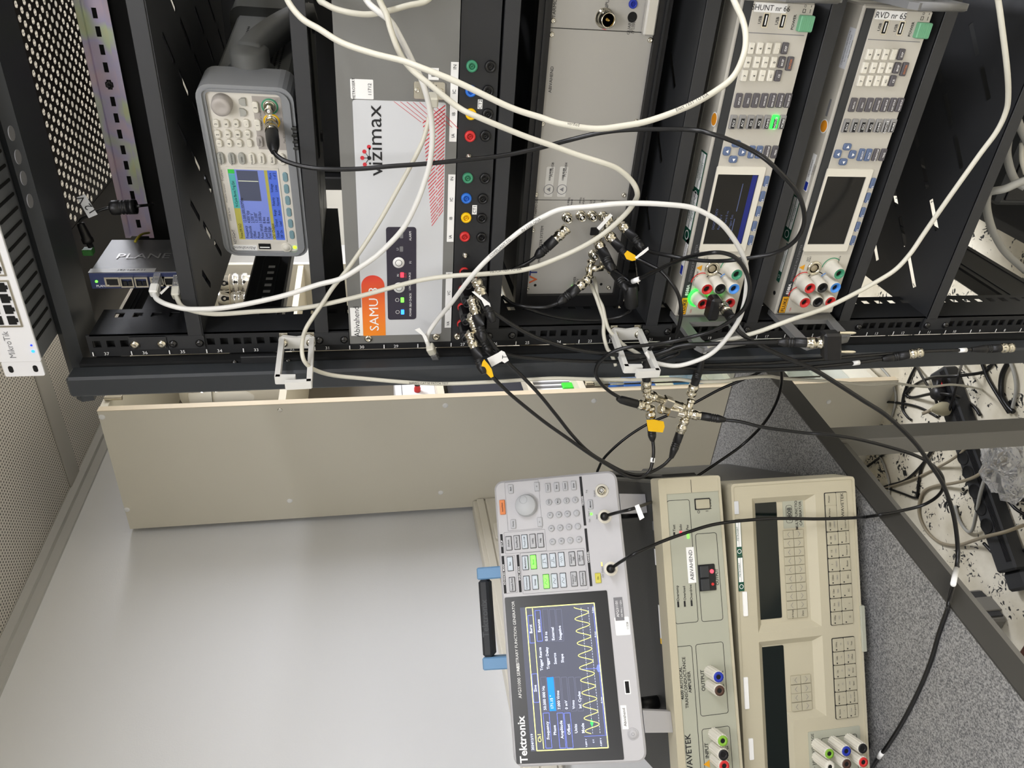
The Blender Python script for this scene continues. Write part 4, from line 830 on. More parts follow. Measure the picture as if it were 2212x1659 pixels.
rect('screen_tab', 0, .46, .87, 1, mat('olive_screen', 'a39d4a', .4, emit=.25)); rect('screen_tab', .46, .93, .87, 1, mat('teal_screen', '4a9f9a', .4, emit=.25)); rect('screen_tab', .94, 1, .87, 1, mat('green_screen', '38b044', .4, emit=.3))
rect('screen_plot', .57, .985, .40, .83, mat('slate_screen', '4d5266', .4, emit=.12)); rect('screen_trace', .84, .848, .41, .82, mat('pale_trace', 'c8ccb4', .4, emit=.5), .0004); rect('screen_bar', 0, 1, .20, .265, mat('olive_screen', 'b3ad52')); rect('screen_softkeys', 0, 1, 0, .20, mat('blue_screen', '4a66c4', .4, emit=.3))
tx = [('Pulse,Off,1k\u03a9', .02, .935, .042)]
for i, (a, b) in enumerate((('Frequency', '12.000,000,000MHz'), ('Amplitude', '4.000 Vpp'), ('Offset', '2.500 V'), ('Phase', '131.000\u00b0'), ('Pulse Width', '1.000,0\u00b5s'), ('Lead Edge', '8.4ns'), ('Trail Edge', '8.4ns'))): tx += [(a, .02, .815 - i * .082, .048), (b, .25, .815 - i * .082, .048)]
tx += [('Ch1 Output', .02, .235, .05), ('Output', .03, .15, .042), ('Off  On', .03, .06, .042), ('Output', .20, .15, .042), ('Load', .21, .06, .042), ('Range', .36, .15, .042), ('Auto', .37, .06, .042), ('Polarity', .51, .15, .042), ('Normal', .51, .06, .042), ('Voltage', .70, .15, .042), ('Limits', .71, .06, .042), ('More', .88, .15, .042), ('1 of 2', .88, .06, .042), ('N-Cycle Burst,Trig Ext', .48, .935, .042)]
letters('screen_text', K['print'], t, E, [(s, sa0 + sw * u, sb0 + sh * v_, z * 1.25 * .085, dict(al='l', sx=.85)) for s, u, v_, z in tx], .0010)
for x, y in ((1195, 1340), (1210, 1482), (1225, 1620), (1240, 1760), (1258, 1895), (1275, 2030)): a, b = kp(x, y - 2); button(E, a, b, .0125, .0058, mat('teal_softkey', '7a9aa2', .5), t, .0015, .0035, 'soft_key', .0005)
dl = []
rows = [(430, 1105), (560, 1110), (680, 1110), (800, 1110), (915, 1110), (1040, 1115), (1160, 1120)]
for i, ((x, y), s) in enumerate(zip(rows, ('Waveforms', 'Parameters', 'Units', 'Modulate', 'Sweep', 'Burst', 'Sync'))): a, b = kp(x, y); button(E, a, b, .0140, .0074, mat('grey_key', 'a3a39c', .5) if i < 3 else K['kwhite'], t, .004, .004); dl.append((s, a, b, .0033))
for cy, off in ((925, 0), (815, -18), (690, -38)):
    for i, x in enumerate((395, 515, 635, 755)):
        a, b = kp(x + off + 15, cy); button(E, a, b, .0092, .0066, K['kwhite'], t, .004, .0028); dl.append((str(['147.', '2580', '369-'][(925, 815, 690).index(cy)][i]), a, b, .004))
a, b = kp(425, 500); a2, b2 = E.st(400 + 425 / 5.53, 140 + 510 / 5.53, .012); part('knob', MB().lathe(E, a2, b2, [(.0112, 0), (.0112, .002), (.0106, .011), (.0098, .013), (.0058, .0134), (.0042, .0128), (.0003, .0125)], 30), K['kgreyf'], t)
for x, y, s in ((685, 435, 1), (695, 560, -1)): a, b = kp(x, y); part('arrow_button', MB().poly(E, [(a - .0045, b - .0035 * s), (a + .0045, b - .0035 * s), (a + .0042, b + .0008 * s), (a + .002, b + .0036 * s), (a - .002, b + .0036 * s), (a - .0042, b + .0008 * s)], 0, .003), mat('grey_key', 'a3a39c'), t)
q = [kp(770, 370), kp(1120, 380), kp(1210, 1015), kp(855, 1005)]; part('output_inset', MB().box(E, q[3][0], q[0][0], min(q[1][1], q[2][1]), q[0][1] - .002, 0, .0004), K['kgreyf'], t)
for x, y, s, mm in ((840, 495, '2', 'kwhite'), (870, 710, '1', 'kwhite'), (895, 905, 'Trigger', 'kgreyf')): a, b = kp(x, y); button(E, a, b, .0130, .0068, K[mm], t, .004, .0028); dl.append((s, a, b, .0042 if len(s) < 2 else .003))
a, b = kp(1090, 410); dl.append(('\u26a0', a, b, .004))
dl += [('KEYSIGHT', *E.st(507, 507), .0046, dict(bold=1)), ('33500B Series', *E.st(497, 459), .0033, {}), ('Waveform Generator', *E.st(488, 413), .0029, {}), ('Trueform', *E.st(481, 375), .0038, {}), ('Channel Setup', *kp(910, 620), .003, {}), ('50\u03a9', *kp(1150, 640), .003, {}), ('Max 42Vpk', *kp(1185, 850), .003, {})]
letters('key_lettering', K['print'], t, E, [(s[0], s[1], s[2], s[3], s[4] if len(s) > 4 else {}) for s in dl], .0045)
for x, y, mm in ((1010, 500, jg), (1035, 680, jy)): 
    a, b = E.st(400 + x / 5.53, 140 + y / 5.53, .001); part('socket_ring', MB().lathe(E, a, b, [(.0092, 0), (.0092, .001), (.0074, .001), (.0074, 0)], 26, False, False), mm, t); part('socket_base', MB().lathe(E, a, b, [(.0073, 0), (.0073, .0008)], 22), K['kface'], t); bncsock(E, a, b, t, .015)
a, b = E.st(572, 532); u = part('usb_port', MB().box(E, a - .004, a + .004, b - .0075, b + .0075, 0, .0006), K['hole'], t); part('usb_tongue', MB().box(E, a - .0018, a - .0004, b - .006, b + .006, .0006, .001), K['label'], u)
a, b = E.st(619, 534); part('power_button', MB().lathe(E, a, b, [(.0065, 0), (.0065, .0015), (.0058, .0018), (.0045, .0012), (.004, .0025), (.0003, .0027)], 22), K['kwhite'], t); a, b = E.st(637, 534); part('led', MB().lathe(E, a, b, [(.0024, 0), (.0024, .0006), (.0003, .001)], 14), mat('led_lime', 'a8ff2c', .4, emit=2), t)
q = bx(E, 503, 540, 555, 530); part('sticker', MB().box(E, q[0], q[0] + .008, q[2], q[3], 0, .0005), K['label'], t); letters('lettering', K['prgrey'], t, E, [('Abivahend', q[0] + .004, (q[2] + q[3]) / 2, .0065, dict(rot=90))], .0008)
# ================================================================== DIN RAIL and small network switch
t = thing('din_rail', 'iridescent zinc-plated slotted mounting rail across the rack', 'rail', (.24, .22, 1.56))
YR = .215; z = at(240, 200, YR).z; xl = at(278, 510, YR).x; F = front(YR)
A = [xl]; 
xs = []; s = .4566
while s - .013 > xl: xs.append(s); s -= .0208
xs = xs[::-1]
A = [xl]
for s in xs: A += [s - .006, s + .006]
A.append(.47)
m, nt, b_, N, L = nodes_mat('iridescent_passivated_zinc'); tc = N('ShaderNodeTexCoord'); n_ = N('ShaderNodeTexNoise'); n_.inputs['Scale'].default_value = 14; n_.inputs['Detail'].default_value = 2; L(tc.outputs['Object'], n_.inputs['Vector']); rp = N('ShaderNodeValToRGB'); e = rp.color_ramp.elements; e[0].color = srgb('f2eca8'); e[0].position = .3; e[1].color = srgb('f2d4ea'); e[1].position = .7
for p_, c_ in ((.42, 'e4f0d0'), (.50, 'dcd4f2'), (.6, 'f2dcea')): q = e.new(p_); q.color = srgb(c_)
L(n_.outputs['Fac'], rp.inputs[0]); L(rp.outputs[0], b_.inputs['Base Color']); b_.inputs['Metallic'].default_value = .25; b_.inputs['Roughness'].default_value = .4
part('web', MB().holes(F, A, [z - .0135, z - .0028, z + .0028, z + .0135], lambda i, j: j == 1 and i % 2 == 1, -.0012, 0), m, t)
part('upper_flange', MB().box(F, xl, .47, z + .0125, z + .0137, 0, .0068).box(F, xl, .47, z + .0137, z + .0190, .0058, .0070), m, t); part('lower_flange', MB().box(F, xl, .47, z - .0137, z - .0125, 0, .0068).box(F, xl, .47, z - .019, z - .0137, .0058, .0070), m, t)
for s in (xs[-4], xs[-10]): part('bolt', MB().lathe(F, s, z, [(.0055, 0), (.005, .002), (.0025, .0025), (.0025, .001)], 6), K['dkscrew'], t)
t2 = thing('rail_bracket', 'black sheet-steel bracket with two bright screws holding the rail', 'bracket', (.24, .1, 35 * U1))
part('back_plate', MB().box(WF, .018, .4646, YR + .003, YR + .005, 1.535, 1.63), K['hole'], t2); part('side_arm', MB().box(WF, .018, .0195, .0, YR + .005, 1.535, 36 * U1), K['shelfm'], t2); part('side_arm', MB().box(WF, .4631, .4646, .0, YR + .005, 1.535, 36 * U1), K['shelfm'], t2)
G = front(-.0005)
for e0, e1, xs_ in ((.002, .0195, .0093), (.4631, .4806, .4733)):
    part('ear', MB().rr(G, e0, e1, 35 * U1 + .0005, 36 * U1 - .0005, -.002, .0005, .0015), K['shelfm'], t2)
    for zz in (35 * U1 + .0065, 36 * U1 - .0065): part('screw', screw_head(G.sub(0, 0, .0005), xs_, zz, .0058), K['nickel'], t2)
# switch: narrow box, blue port face towards the room, ribbed metal side to the right
SY = .03; c = at(200, 622, SY); x0 = at(290, 623, SY).x; x1 = at(290, 590, SY).x; zt = at(193, 600, SY).z; zb = at(392, 605, SY).z
t = thing('network_switch', 'slim dark network switch with blue port face clipped to the rail', 'network switch', ((x0 + x1) / 2, SY, zb))
metal = mat('dark_brushed_metal', '5a5a58', .4, .6); part('body', MB().box(WF, x0 + .001, x1, SY + .002, SY + .105, zb, zt, .001), metal, t)
F = front(SY); bluef = mat('navy_port_face', '20294e', .5); part('port_face', MB().box(F, x0, x1, zb, zt, -.002, 0, .0005), bluef, t)
S = Frame((x1, SY, 0), (0, 1, 0), (0, 0, 1)); 
lt = MB(); lt.text(S, 'PLANET', .050, zb + .046, .022, .0008, rot=-90, sx=1.0); part('embossed_lettering', lt, mat('pale_embossed_metal', '8c8c88', .35, .6), t, None, 'stuff')
lt = MB(); lt.text(S, '192.168.7.11', .008, zb + .058, .0065, .0006, rot=-90); part('sticker', MB().box(S, .002, .013, zb + .03, zb + .105, 0, .0004), mat('grey_metal_label', '8e8d88', .4), t); part('lettering', lt, K['print'], t, None, 'stuff')
xm = (x0 + x1) / 2
for i, (px_, mm) in enumerate(((244, 'rj'), (277, 'sfp'), (308, 'sfp'), (342, 'rj'), (368, 'rj'), (393, 'rj'))):
    zz = at(px_, 612, SY).z
    if mm == 'rj': j = part('network_port', MB().frame(F, (x0 + .003, x1 - .005, zz - .0085, zz + .0085), (x0 + .005, x1 - .007, zz - .0065, zz + .0065), 0, .0012, .0005, .0004), K['steel'], t); part('opening', MB().box(F, x0 + .005, x1 - .007, zz - .0065, zz + .0065, 0, .0003), K['hole'], j)
    else: j = part('fibre_port', MB().frame(F, (x0 + .003, x1 - .004, zz - .0075, zz + .0075), (x0 + .005, x1 - .006, zz - .006, zz + .006), 0, .004, .0005, .0004), K['steel'], t); part('opening', MB().box(F, x0 + .005, xm, zz - .005, zz - .0008, 0, .002).box(F, x0 + .005, xm, zz + .0008, zz + .005, 0, .002), K['hole'], j)
a = at(204, 611, SY); part('led', MB().lathe(F, x0 + .010, zt - .007, [(.0016, 0), (.0016, .0006), (.0003, .001)], 12), K['ledg'], t)
letters('lettering', K['prwhite'], t, F, [('PLANET', x0 + .004, zt - .013, .0042, dict(rot=-90))], .0004)
# ================================================================== RACK SWITCH on top of the rack
Y0 = -.05; MZ0, MZ1 = 1.6825, 1.7265; X0, X1 = -.002, .481
t = thing('rack_switch', 'white-fronted rack switch with many ports lying on top of the rack', 'network switch', (.23, .05, MZ0))
F = front(Y0); mg = mat('grey_switch_case', '74767a', .45, .3, bump=.2, bscale=900); body = MB()
part('body', MB().box(WF, X0 + .021, X1 - .021, Y0 + .002, Y0 + .14, MZ0 + .0005, MZ1 - .0005, .001), mg, t)
part('front_panel', MB().rr(F, X0 + .02, X1 - .02, MZ0, MZ1, -.003, 0, .002, .0005), K['white'], t)
for e0, e1 in ((X0, X0 + .02), (X1 - .02, X1)):
    part('ear', MB().rr(F, e0, e1, MZ0 + .001, MZ1 - .001, -.003, -.0008, .002), K['white'], t)
    for z in (MZ0 + .009, MZ1 - .009): part('ear_slot', MB().rr(F, (e0 + e1) / 2 - .0045, (e0 + e1) / 2 + .0045, z - .0025, z + .0025, -.0008, -.0004, .0024), K['hole'], t)
x = X0 + .068
for gi in range(4):
    part('port_block', MB().frame(F, (x - .002, x + .056, MZ0 + .007, MZ1 - .004), (x, x + .054, MZ0 + .009, MZ1 - .006), 0, .001, .001, .0005), K['steel'], t)
    for i in range(4):
        for j in range(2):
            a = x + .0005 + i * .0135; b = MZ0 + .0095 + j * .0145; part('network_port', MB().poly(F, [(a + .001, b + .002), (a + .0115, b + .002), (a + .0115, b + .011), (a + .0085, b + .011), (a + .0085, b + .013), (a + .004, b + .013), (a + .004, b + .011), (a + .001, b + .011)] if j else [(a + .001, b + .011), (a + .0115, b + .011), (a + .0115, b + .003), (a + .0085, b + .003), (a + .0085, b + .001), (a + .004, b + .001), (a + .004, b + .003), (a + .001, b + .003)], 0, .0012), K['hole'], t)
    x += .0625
vn = mat('vent_dark', '0a0a0a', .7); B = Frame((0, 0, MZ0), (1, 0, 0), (0, -1, 0), (0, 0, -1))
for i in range(24):
    s = X0 + .045 + i * .0155
    part('vent_slot', MB().rr(B, s, s + .0034, -Y0 - .054, -Y0 - .004, 0, .0008, .0016), vn, t)
letters('lettering', K['prgrey'], t, F, [('MikroTik', X0 + .043, MZ0 + .028, .0095)], .0003)
part('led', MB().cyl(F, X0 + .034, MZ0 + .0052, 0, .0008, .0018, n=12), K['ledb'], t); part('led', MB().cyl(F, X0 + .042, MZ0 + .0050, 0, .0008, .0012, n=12), mat('led_navy', '2038d0', .4, emit=1.5), t)
part('top_plate', MB().box(WF, .0, .46, .095, .28, 1.6915, 1.70), K['blackin'], t) if 0 else None
# ================================================================== BENCH: amplifier, calibrator, function generator
def vframe(BR, a, W, tilt=0.0):
    d = Vector((math.cos(a), math.sin(a), 0)); n = Vector((-math.sin(a), math.cos(a), 0)); u = Vector((0, 0, 1)) * math.cos(tilt) + n * math.sin(tilt)
    return Frame(Vector(BR) - d * W, d, u)
def slope(mb, F, o, i, dO, dI):
    O = [(o[0], o[2]), (o[1], o[2]), (o[1], o[3]), (o[0], o[3])]; I = [(i[0], i[2]), (i[1], i[2]), (i[1], i[3]), (i[0], i[3])]
    for k in range(4):
        j = (k + 1) % 4; mb.add([F.p(*O[k], dO), F.p(*O[j], dO), F.p(*I[j], dI), F.p(*I[k], dI)], [(0, 1, 2, 3)])
    return mb
def outline(F, q, r=.004, w=.0007, d=.0003): return MB().frame(F, q, (q[0] + w, q[1] - w, q[2] + w, q[3] - w), 0, d, r, r - w, 4)
def post_terminal(F, a, b, ring, parent, L=.034, r=.0088, body=None):
    mb = MB(); n = 28; prof = [(r, 0), (r, L - .0015), (r * .94, L)]; v = []; f = []
    for rr_, d in prof:
        for k in range(n): q = rr_ * (1.0 if k % 2 else .93); v.append(F.p(a + q * math.cos(2 * math.pi * k / n), b + q * math.sin(2 * math.pi * k / n), d))
    for j in range(2): f += [(j * n + k, j * n + (k + 1) % n, (j + 1) * n + (k + 1) % n, (j + 1) * n + k) for k in range(n)]
    f.append(tuple(range(2 * n, 3 * n))); mb.add(v, f, False); w = part('terminal', mb, body or K['kwhite'], parent)
    part('terminal_ring', MB().lathe(F, a, b, [(r * .84, L + .0001), (r * .84, L + .001), (r * .42, L + .001), (r * .38, L + .0002)], 22, False, False), ring, w); part('terminal_hole', MB().cyl(F, a, b, L + .0001, L + .0003, r * .4, n=14), K['hole'], w)
    return w
# ------------------------------------------------------------------ calibrator (bottom of the stack)
CW, CH = .50, .209
CF = vframe((-.2290, -.0630, .5590), .612, CW); F = CF
t = thing('calibrator', 'wide cream calibrator with two dark displays at the bottom of the stack', 'instrument', tuple(F.p(CW / 2, 0, -.2) - Vector((0, 0, .0285))))
def cp(x, y, d=0): return F.st(1570 + x / 4.609, 980 + y / 4.609, d)
def cq(x, y, d=0): return F.st(1570 + x / 4.894, 1320 + y / 4.894, d)
part('case', MB().box(F, .008, CW - .008, .006, CH - .006, -.42, -.030, .004), K['wcase'], t)
r1 = (cp(400, 1900)[0], cp(300, 430)[0]); r2r = cq(600, 300)[0]; r2l = cq(700, 1155)[0]; tt1 = cp(250, 470)[1]; tb1 = cp(885, 520)[1]
r1 = (cq(500, 215)[0], cp(500, 430)[0]); tmid = cq(700, 1130)[1]
tmid = tb1 + (tt1 - tb1) * .53
A = [0.0, .012, r2l, r2r, r1[0], r1[1], CW]; B = [0.0, tb1, tmid, tt1, CH]
opn = {(4, 1), (4, 2), (2, 1), (2, 2), (1, 2)}
part('moulding', MB().holes(F, A, B, lambda i, j: (i, j) in opn, -.012, 0), K['wav'], t)
part('moulding_rim', MB().frame(F, (-.001, CW + .001, -.001, CH + .001), (.003, CW - .003, .003, CH - .003), -.045, .0015, .006, .004, 4), K['wav'], t)
sl = MB(); e = .010; slope(sl, F, (r1[0], r1[1], tb1, tt1), (r1[0] + e, r1[1] - e, tb1 + e * 1.3, tt1 - e), 0, -.009); slope(sl, F, (.012, r2r, tmid if 0 else tb1, tt1), (.012, r2r - e, tb1 + e * 1.3, tt1 - e), 0, -.009) if 0 else None

def q4(*P_): sl.add([F.p(*x) for x in P_], [(0, 1, 2, 3)])
q4((r2r, tb1, 0), (r2r, tt1, 0), (r2r - e, tt1 - e, -.009), (r2r - e, tb1 + e * 1.3, -.009)); q4((r2r, tt1, 0), (.012, tt1, 0), (.012, tt1 - e, -.009), (r2r - e, tt1 - e, -.009))
q4((r2l, tb1, 0), (r2r, tb1, 0), (r2r - e, tb1 + e * 1.3, -.009), (r2l + e, tb1 + e * 1.3, -.009)); q4((r2l, tmid, 0), (r2l, tb1, 0), (r2l + e, tb1 + e * 1.3, -.009), (r2l + e, tmid + e * .6, -.009)); q4((.012, tmid, 0), (r2l, tmid, 0), (r2l + e, tmid + e * .6, -.009), (.012, tmid + e * .6, -.009)); q4((.012, tt1, 0), (.012, tmid, 0), (.012, tmid, -.009), (.012, tt1, -.009))
part('recess_wall', sl, K['wav'], t)
part('recess_floor', MB().box(F, r1[0] + .001, r1[1] - .001, tb1 + .001, tt1 - .001, -.012, -.0088).box(F, .012, r2r - .001, tb1 + .001, tt1 - .001, -.012, -.0088), K['wav'], t)
R_ = F.sub(0, 0, -.0088)
d1 = (cq(400, 120)[0], cp(400, 490)[0], cp(520, 1100)[1], cp(300, 900)[1]); dz0, dz1 = cp(525, 600)[1], cp(292, 600)[1]
part('display', MB().rr(R_, d1[0] + .002, d1[1], dz0, dz1, 0, .0008, .002), K['vfd'], t); dd = cq(500, 390)[0]; part('display', MB().rr(R_, .02, dd, dz0, dz1, 0, .0008, .002), K['vfd'], t)
q = (cp(690, 748)[0], cp(690, 465)[0], cp(792, 600)[1], cp(588, 600)[1]); part('name_plate', MB().rr(R_, *q, 0, .0006, .001), K['wavp'], t)
c = ((q[0] + q[1]) / 2, q[3]); letters('lettering', K['print'], t, R_, [('4808', c[0], c[1] - .0105, .0105, {}), ('MULTIFUNCTION', c[0], c[1] - .0225, .0064, {}), ('CALIBRATOR', c[0], c[1] - .0295, .0064, {})], .0009, 1); part('name_frame', outline(R_, (c[0] - .014, c[0] + .014, c[1] - .0155, c[1] - .005), .003, .0005, .0009), K['print'], t)
def chev(mb, F, a, b, s, d): 
    for k in (-1, 1): mb.poly(F, [(a + k * .0042, b - .0018 * s), (a + k * .0042, b - .0012 * s), (a, b + .0024 * s), (a, b + .0018 * s)], d - .0002, d)
ch = MB(); kx = [cp(655, 810 + 88.9 * i)[0] for i in range(10)]; kz = (cp(655, 1200)[1], cp(757, 1200)[1]); kw = abs(kx[0] - kx[1]) - .0008; kh = (kz[0] - kz[1]) - .0008; lt = []
for i, x in enumerate(kx):
    for j in (0, 1):
        part('cursor_key', MB().rr(R_, x - kw / 2, x + kw / 2, kz[j] - kh / 2, kz[j] + kh / 2, 0, .003, .001, .0005), K['wavkey'], t)
        if i < 9: chev(ch, R_, x, kz[j], 1 if j == 0 else -1, .0033)
        else: lt.append((('Full Range', 'Zero')[j], x, kz[j], .0042 if j else .0034))
xs2 = [cq(790, y)[0] for y in (740, 838, 930, 1027)]
for x in xs2:
    for j in (0, 1): part('cursor_key', MB().rr(R_, x - kw / 2, x + kw / 2, kz[j] - kh / 2, kz[j] + kh / 2, 0, .003, .001, .0005), K['wavkey'], t); chev(ch, R_, x, kz[j], 1 if j == 0 else -1, .0033)
part('chevron_mark', ch, K['prgrey'], t, None, 'stuff'); letters('lettering', K['print'], t, R_, lt, .0034)
# main keypads
dot = MB(); gl = []; bl = []
ky = [450, 573, 706, 838, 970, 1103, 1235, 1370, 1503, 1636]; z1_, z2_ = cp(1050, 900)[1], cp(1160, 900)[1]; kxs = [cp(1090, y)[0] for y in ky]; kw = abs(kxs[3] - kxs[4]) - .001; kh = (z1_ - z2_) - .001
n1 = ['Power', 'Display', '1000', '100', '10', '1', '100m', '10m', '1m', '100\u00b5']; n2 = [None, None, 'Output off', 'Output on+', 'Output on-', 'Reset', 'DC', 'AC', 'I', '\u03a9']; n3 = ['', '', '100M\u03a9', '10M\u03a9', '1M\u03a9', '100k\u03a9', '10k\u03a9', '1k\u03a9', '100\u03a9', '10\u03a9']
for i, x in enumerate(kxs):
    for j, z in enumerate((z1_, z2_)):
        nm_ = (n1, n2)[j][i]
        if nm_ is None: continue
        part('key', MB().rr(F, x - kw / 2, x + kw / 2, z - kh / 2, z + kh / 2, 0, .003, .0015, .0006), K['wavkey'], t)
        if i > 0: dot.cyl(F, x - kw / 2 + .003, z + .004, .003, .0033, .0011, n=10)
        bl.append((nm_, x + .001, z + (.004 if j == 0 else -.003), .0042 if len(nm_) < 6 else .0034))
        if j == 0 and n3[i]: gl.append((n3[i], x + .001, z - .0035, .0036))
q = (kxs[1] - kw / 2, kxs[0] + kw / 2, z2_ - kh / 2, z2_ + kh / 2); part('maker_plate', MB().rr(F, *q, 0, .0025, .0015, .0006), K['wavkey'], t); letters('lettering', K['print'], t, F, [('WAVETEK', (q[0] + q[1]) / 2, (q[2] + q[3]) / 2, .0072, dict(sx=1.15))], .0028)
ky2 = [348, 490, 632, 773, 916, 1060]; kx2 = [cq(1230, y)[0] for y in ky2]
for i, x in enumerate(kx2):
    for j, z in enumerate((z1_, z2_)):
        part('key', MB().rr(F, x - kw / 2, x + kw / 2, z - kh / 2, z + kh / 2, 0, .003, .0015, .0006), K['wavkey'], t); dot.cyl(F, x - kw / 2 + .003, z + .004, .003, .0033, .0011, n=10)
        bl.append(((('1MHz', '100k', '10k', '1k', '100Hz', 'Store'), ('Test', 'Offset', 'Error', 'Spec', 'Rem sense', 'Rem guard'))[j][i], x + .001, z + (.004 if j == 0 else -.003), .0036)); gl.append(((('F5', 'F4', 'F3', 'F2', 'F1', '\u2192'), ('ppm', '%,dB', 'SET', 'STD', 'Lead', 'Lead'))[j][i], x + .002, z + (-.0035 if j == 0 else .0035), .003))
part('key_dots', dot, K['print'], t, None, 'stuff'); letters('key_lettering', K['print'], t, F, bl, .0034); letters('key_lettering', K['prgrey'], t, F, gl, .0034)
pp = [(a, b, c_, d_) for a, b, c_, d_ in ((kxs[9] - kw / 2 - .001, kxs[0] + kw / 2 + .001, z2_ - kh / 2 - .001, z1_ + kh / 2 + .001), (kx2[5] - kw / 2 - .001, kx2[0] + kw / 2 + .001, z2_ - kh / 2 - .001, z1_ + kh / 2 + .001))]
for q in pp: part('key_well', MB().rr(F, *q, 0, .0008, .002), K['print'], t)
q = (.004, cq(1000, 1260)[0], .012, cq(862, 1400)[1]); part('terminal_panel', MB().rr(F, *q, 0, .0006, .002), K['wavp'], t)
letters('lettering', K['print'], t, F, [('DANGER- HIGH VOLTAGE', q[1] - .003, q[3] - .007, .0068, dict(al='r')), ('Guard', *cq(935, 1590), .004, {}), ('Lo', *cq(1275, 1360), .005, {}), ('I-', *cq(1100, 1390), .005, {})], .0009); part('terminal_outline', outline(F, (.02, q[1] - .012, q[2] + .006, q[3] - .022), .003, .0006, .0009), K['print'], t)
for x, y, mm in ((1088, 1510, mat('lime_plastic', '7fae3a', .4)), (1267, 1483, K['sblue']), (1440, 1455, K['blkpl']), (1095, 1650, K['kwhite']), (1270, 1620, K['jbrown']), (1447, 1600, K['jred'])): a, b = cq(x, y, .036); post_terminal(F, a, b, mm, t, .035)
for x0, y0, x1, y1, kind in ((1583, 1110, 1597, 1083, 'g'), (1587, 1200, 1602, 1122, 'green'), (1592, 1276, 1606, 1202, 'green'), (1604, 1330, 1614, 1278, 'w'), (1605, 1530, 1618, 1463, 'bar'), (1617, 1640, 1627, 1595, 'w')):
    tz = F.O.z + CH; a1 = F.st(x0, y1)[0]; a0 = F.st(x1, y0)[0]; z = F.st((x0 + x1) / 2, (y0 + y1) / 2)[1]; z = min(z, CH - .006); h = .0045
    if kind == 'green':
        part('sticker', MB().box(F, a0, a1, z - h, z + h, .0, .0018), K['sgreen'], t); part('sticker_band', MB().box(F, a0 + .014, a1 - .002, z, z + h * .8, .0018, .002).box(F, a0 + .014, a1 - .002, z - h * .85, z - h * .1, .0018, .002).lathe(F, a0 + .007, z, [(.0035, .002), (.0027, .002)], 18, False, False), K['label'], t, None, 'stuff'); letters('lettering', K['sgreen'], t, F, [('METROSERT', (a0 + a1) / 2 + .006, z + h * .4, .004)], .0022)
    else: part('sticker', MB().rr(F, a0, a1, z - h * .8, z + h * .8, 0, .0018, .001), K['label'] if kind != 'g' else K['overlay'], t)
for x in (.06, CW - .06):
    for y in (-.05, -.36): part('foot', MB().cyl(Frame(F.p(x, 0, y) - Vector((0, 0, .0285))), 0, 0, 0, .036, .016, n=16), K['rubber'], t)
part('front_foot', MB().box(F, cq(1400, 430)[0], cq(1400, -60)[0], -.006, .002, -.03, .004, .001), K['wavp'], t)
# ------------------------------------------------------------------ amplifier (middle)
AW, AH = .47, .1005
AF = vframe((-.2159, -.0546, .7868), .68, AW); F = AF
t = thing('amplifier', 'low cream-edged amplifier with pale green panel in the middle of the stack', 'instrument', tuple(F.p(AW / 2, 0, -.2) - Vector((0, 0, .0185))))
def ap(x, y, d=0): return F.st(1330 + x / 4.609, 980 + y / 4.609, d)
def aq(x, y, d=0): return F.st(1380 + x / 4.621, 1300 + y / 4.621, d)
part('case', MB().box(F, .004, AW - .004, 0, AH - .001, -.43, -.020, .003), K['wcase'], t)
part('moulding_rim', MB().frame(F, (0, AW, 0, AH), (.004, AW - .004, .004, AH - .012), -.03, .002, .004, .002, 4), K['wav'], t)
er = ap(700, 390)[0]; part('cheek', MB().box(F, er, AW - .003, .003, AH - .010, -.02, .0015), K['wav'], t); part('panel', MB().box(F, .003, er, .003, AH - .010, -.02, 0), K['wavp'], t)
part('cheek_seam', MB().box(F, er, AW - .002, ap(745, 300)[1] - .0003, ap(745, 300)[1] + .0003, .0015, .0019), K['print'], t)
def abox(fn0, fn1, top, bot):
    return (fn0, fn1, bot, top)
zA = ap(505, 470)[1]; zB = ap(735, 470)[1]; zC = ap(790, 800)[1]; zD = ap(1005, 800)[1]
part('box_line', outline(F, (aq(400, 220)[0], ap(600, 462)[0], zB, zA)), K['print'], t); part('box_line', outline(F, (aq(700, 195)[0], ap(900, 790)[0], zD, zC)), K['print'], t)
zE, zF_, zG, zH = aq(365, 450)[1], aq(530, 450)[1], aq(563, 420)[1], aq(843, 420)[1]
part('box_line', outline(F, (.006, aq(450, 440)[0], zF_, zE)), K['print'], t); part('box_line', outline(F, (aq(740, 1130)[0], aq(700, 410)[0], zH, zG)), K['print'], t); part('box_line', outline(F, (.02, aq(750, 1255)[0], zH, zG)), K['print'], t)
it = []
for s, fn, x, y, z in (('Test', ap, 580, 740, .0055), ('Solo', ap, 645, 735, .0055), ('Psu', ap, 712, 735, .0055), ('Power', ap, 937, 497, .0062), ('Overtemp', ap, 615, 1390, .0055), ('Overload', ap, 683, 1390, .0055), ('Overdrive', ap, 748, 1380, .0055), ('OUTPUT', ap, 1008, 1228, .0062), ('ON', ap, 987, 1270, .0042), ('OFF', ap, 981, 1187, .0042), ('O', ap, 825, 580, .006), ('I', ap, 908, 572, .006), ('4600 AUTOCAL', aq, 424, 812, .0068), ('TRANSCONDUCTANCE', aq, 464, 806, .0068), ('AMPLIFIER', aq, 504, 800, .0068), ('OUTPUT', aq, 638, 785, .0078), ('INPUT', aq, 677, 1485, .0078), ('WAVETEK', aq, 499, 1520, .0125), ('I-', aq, 832, 695, .0045), ('I+', aq, 842, 830, .0045), ('Lo', aq, 882, 1455, .0045), ('Hi', aq, 885, 1590, .0045)): a, b = fn(x, y); it.append((s, a, b, z, {}))
letters('lettering', K['print'], t, F, it, .0004, 1)
lb = MB()
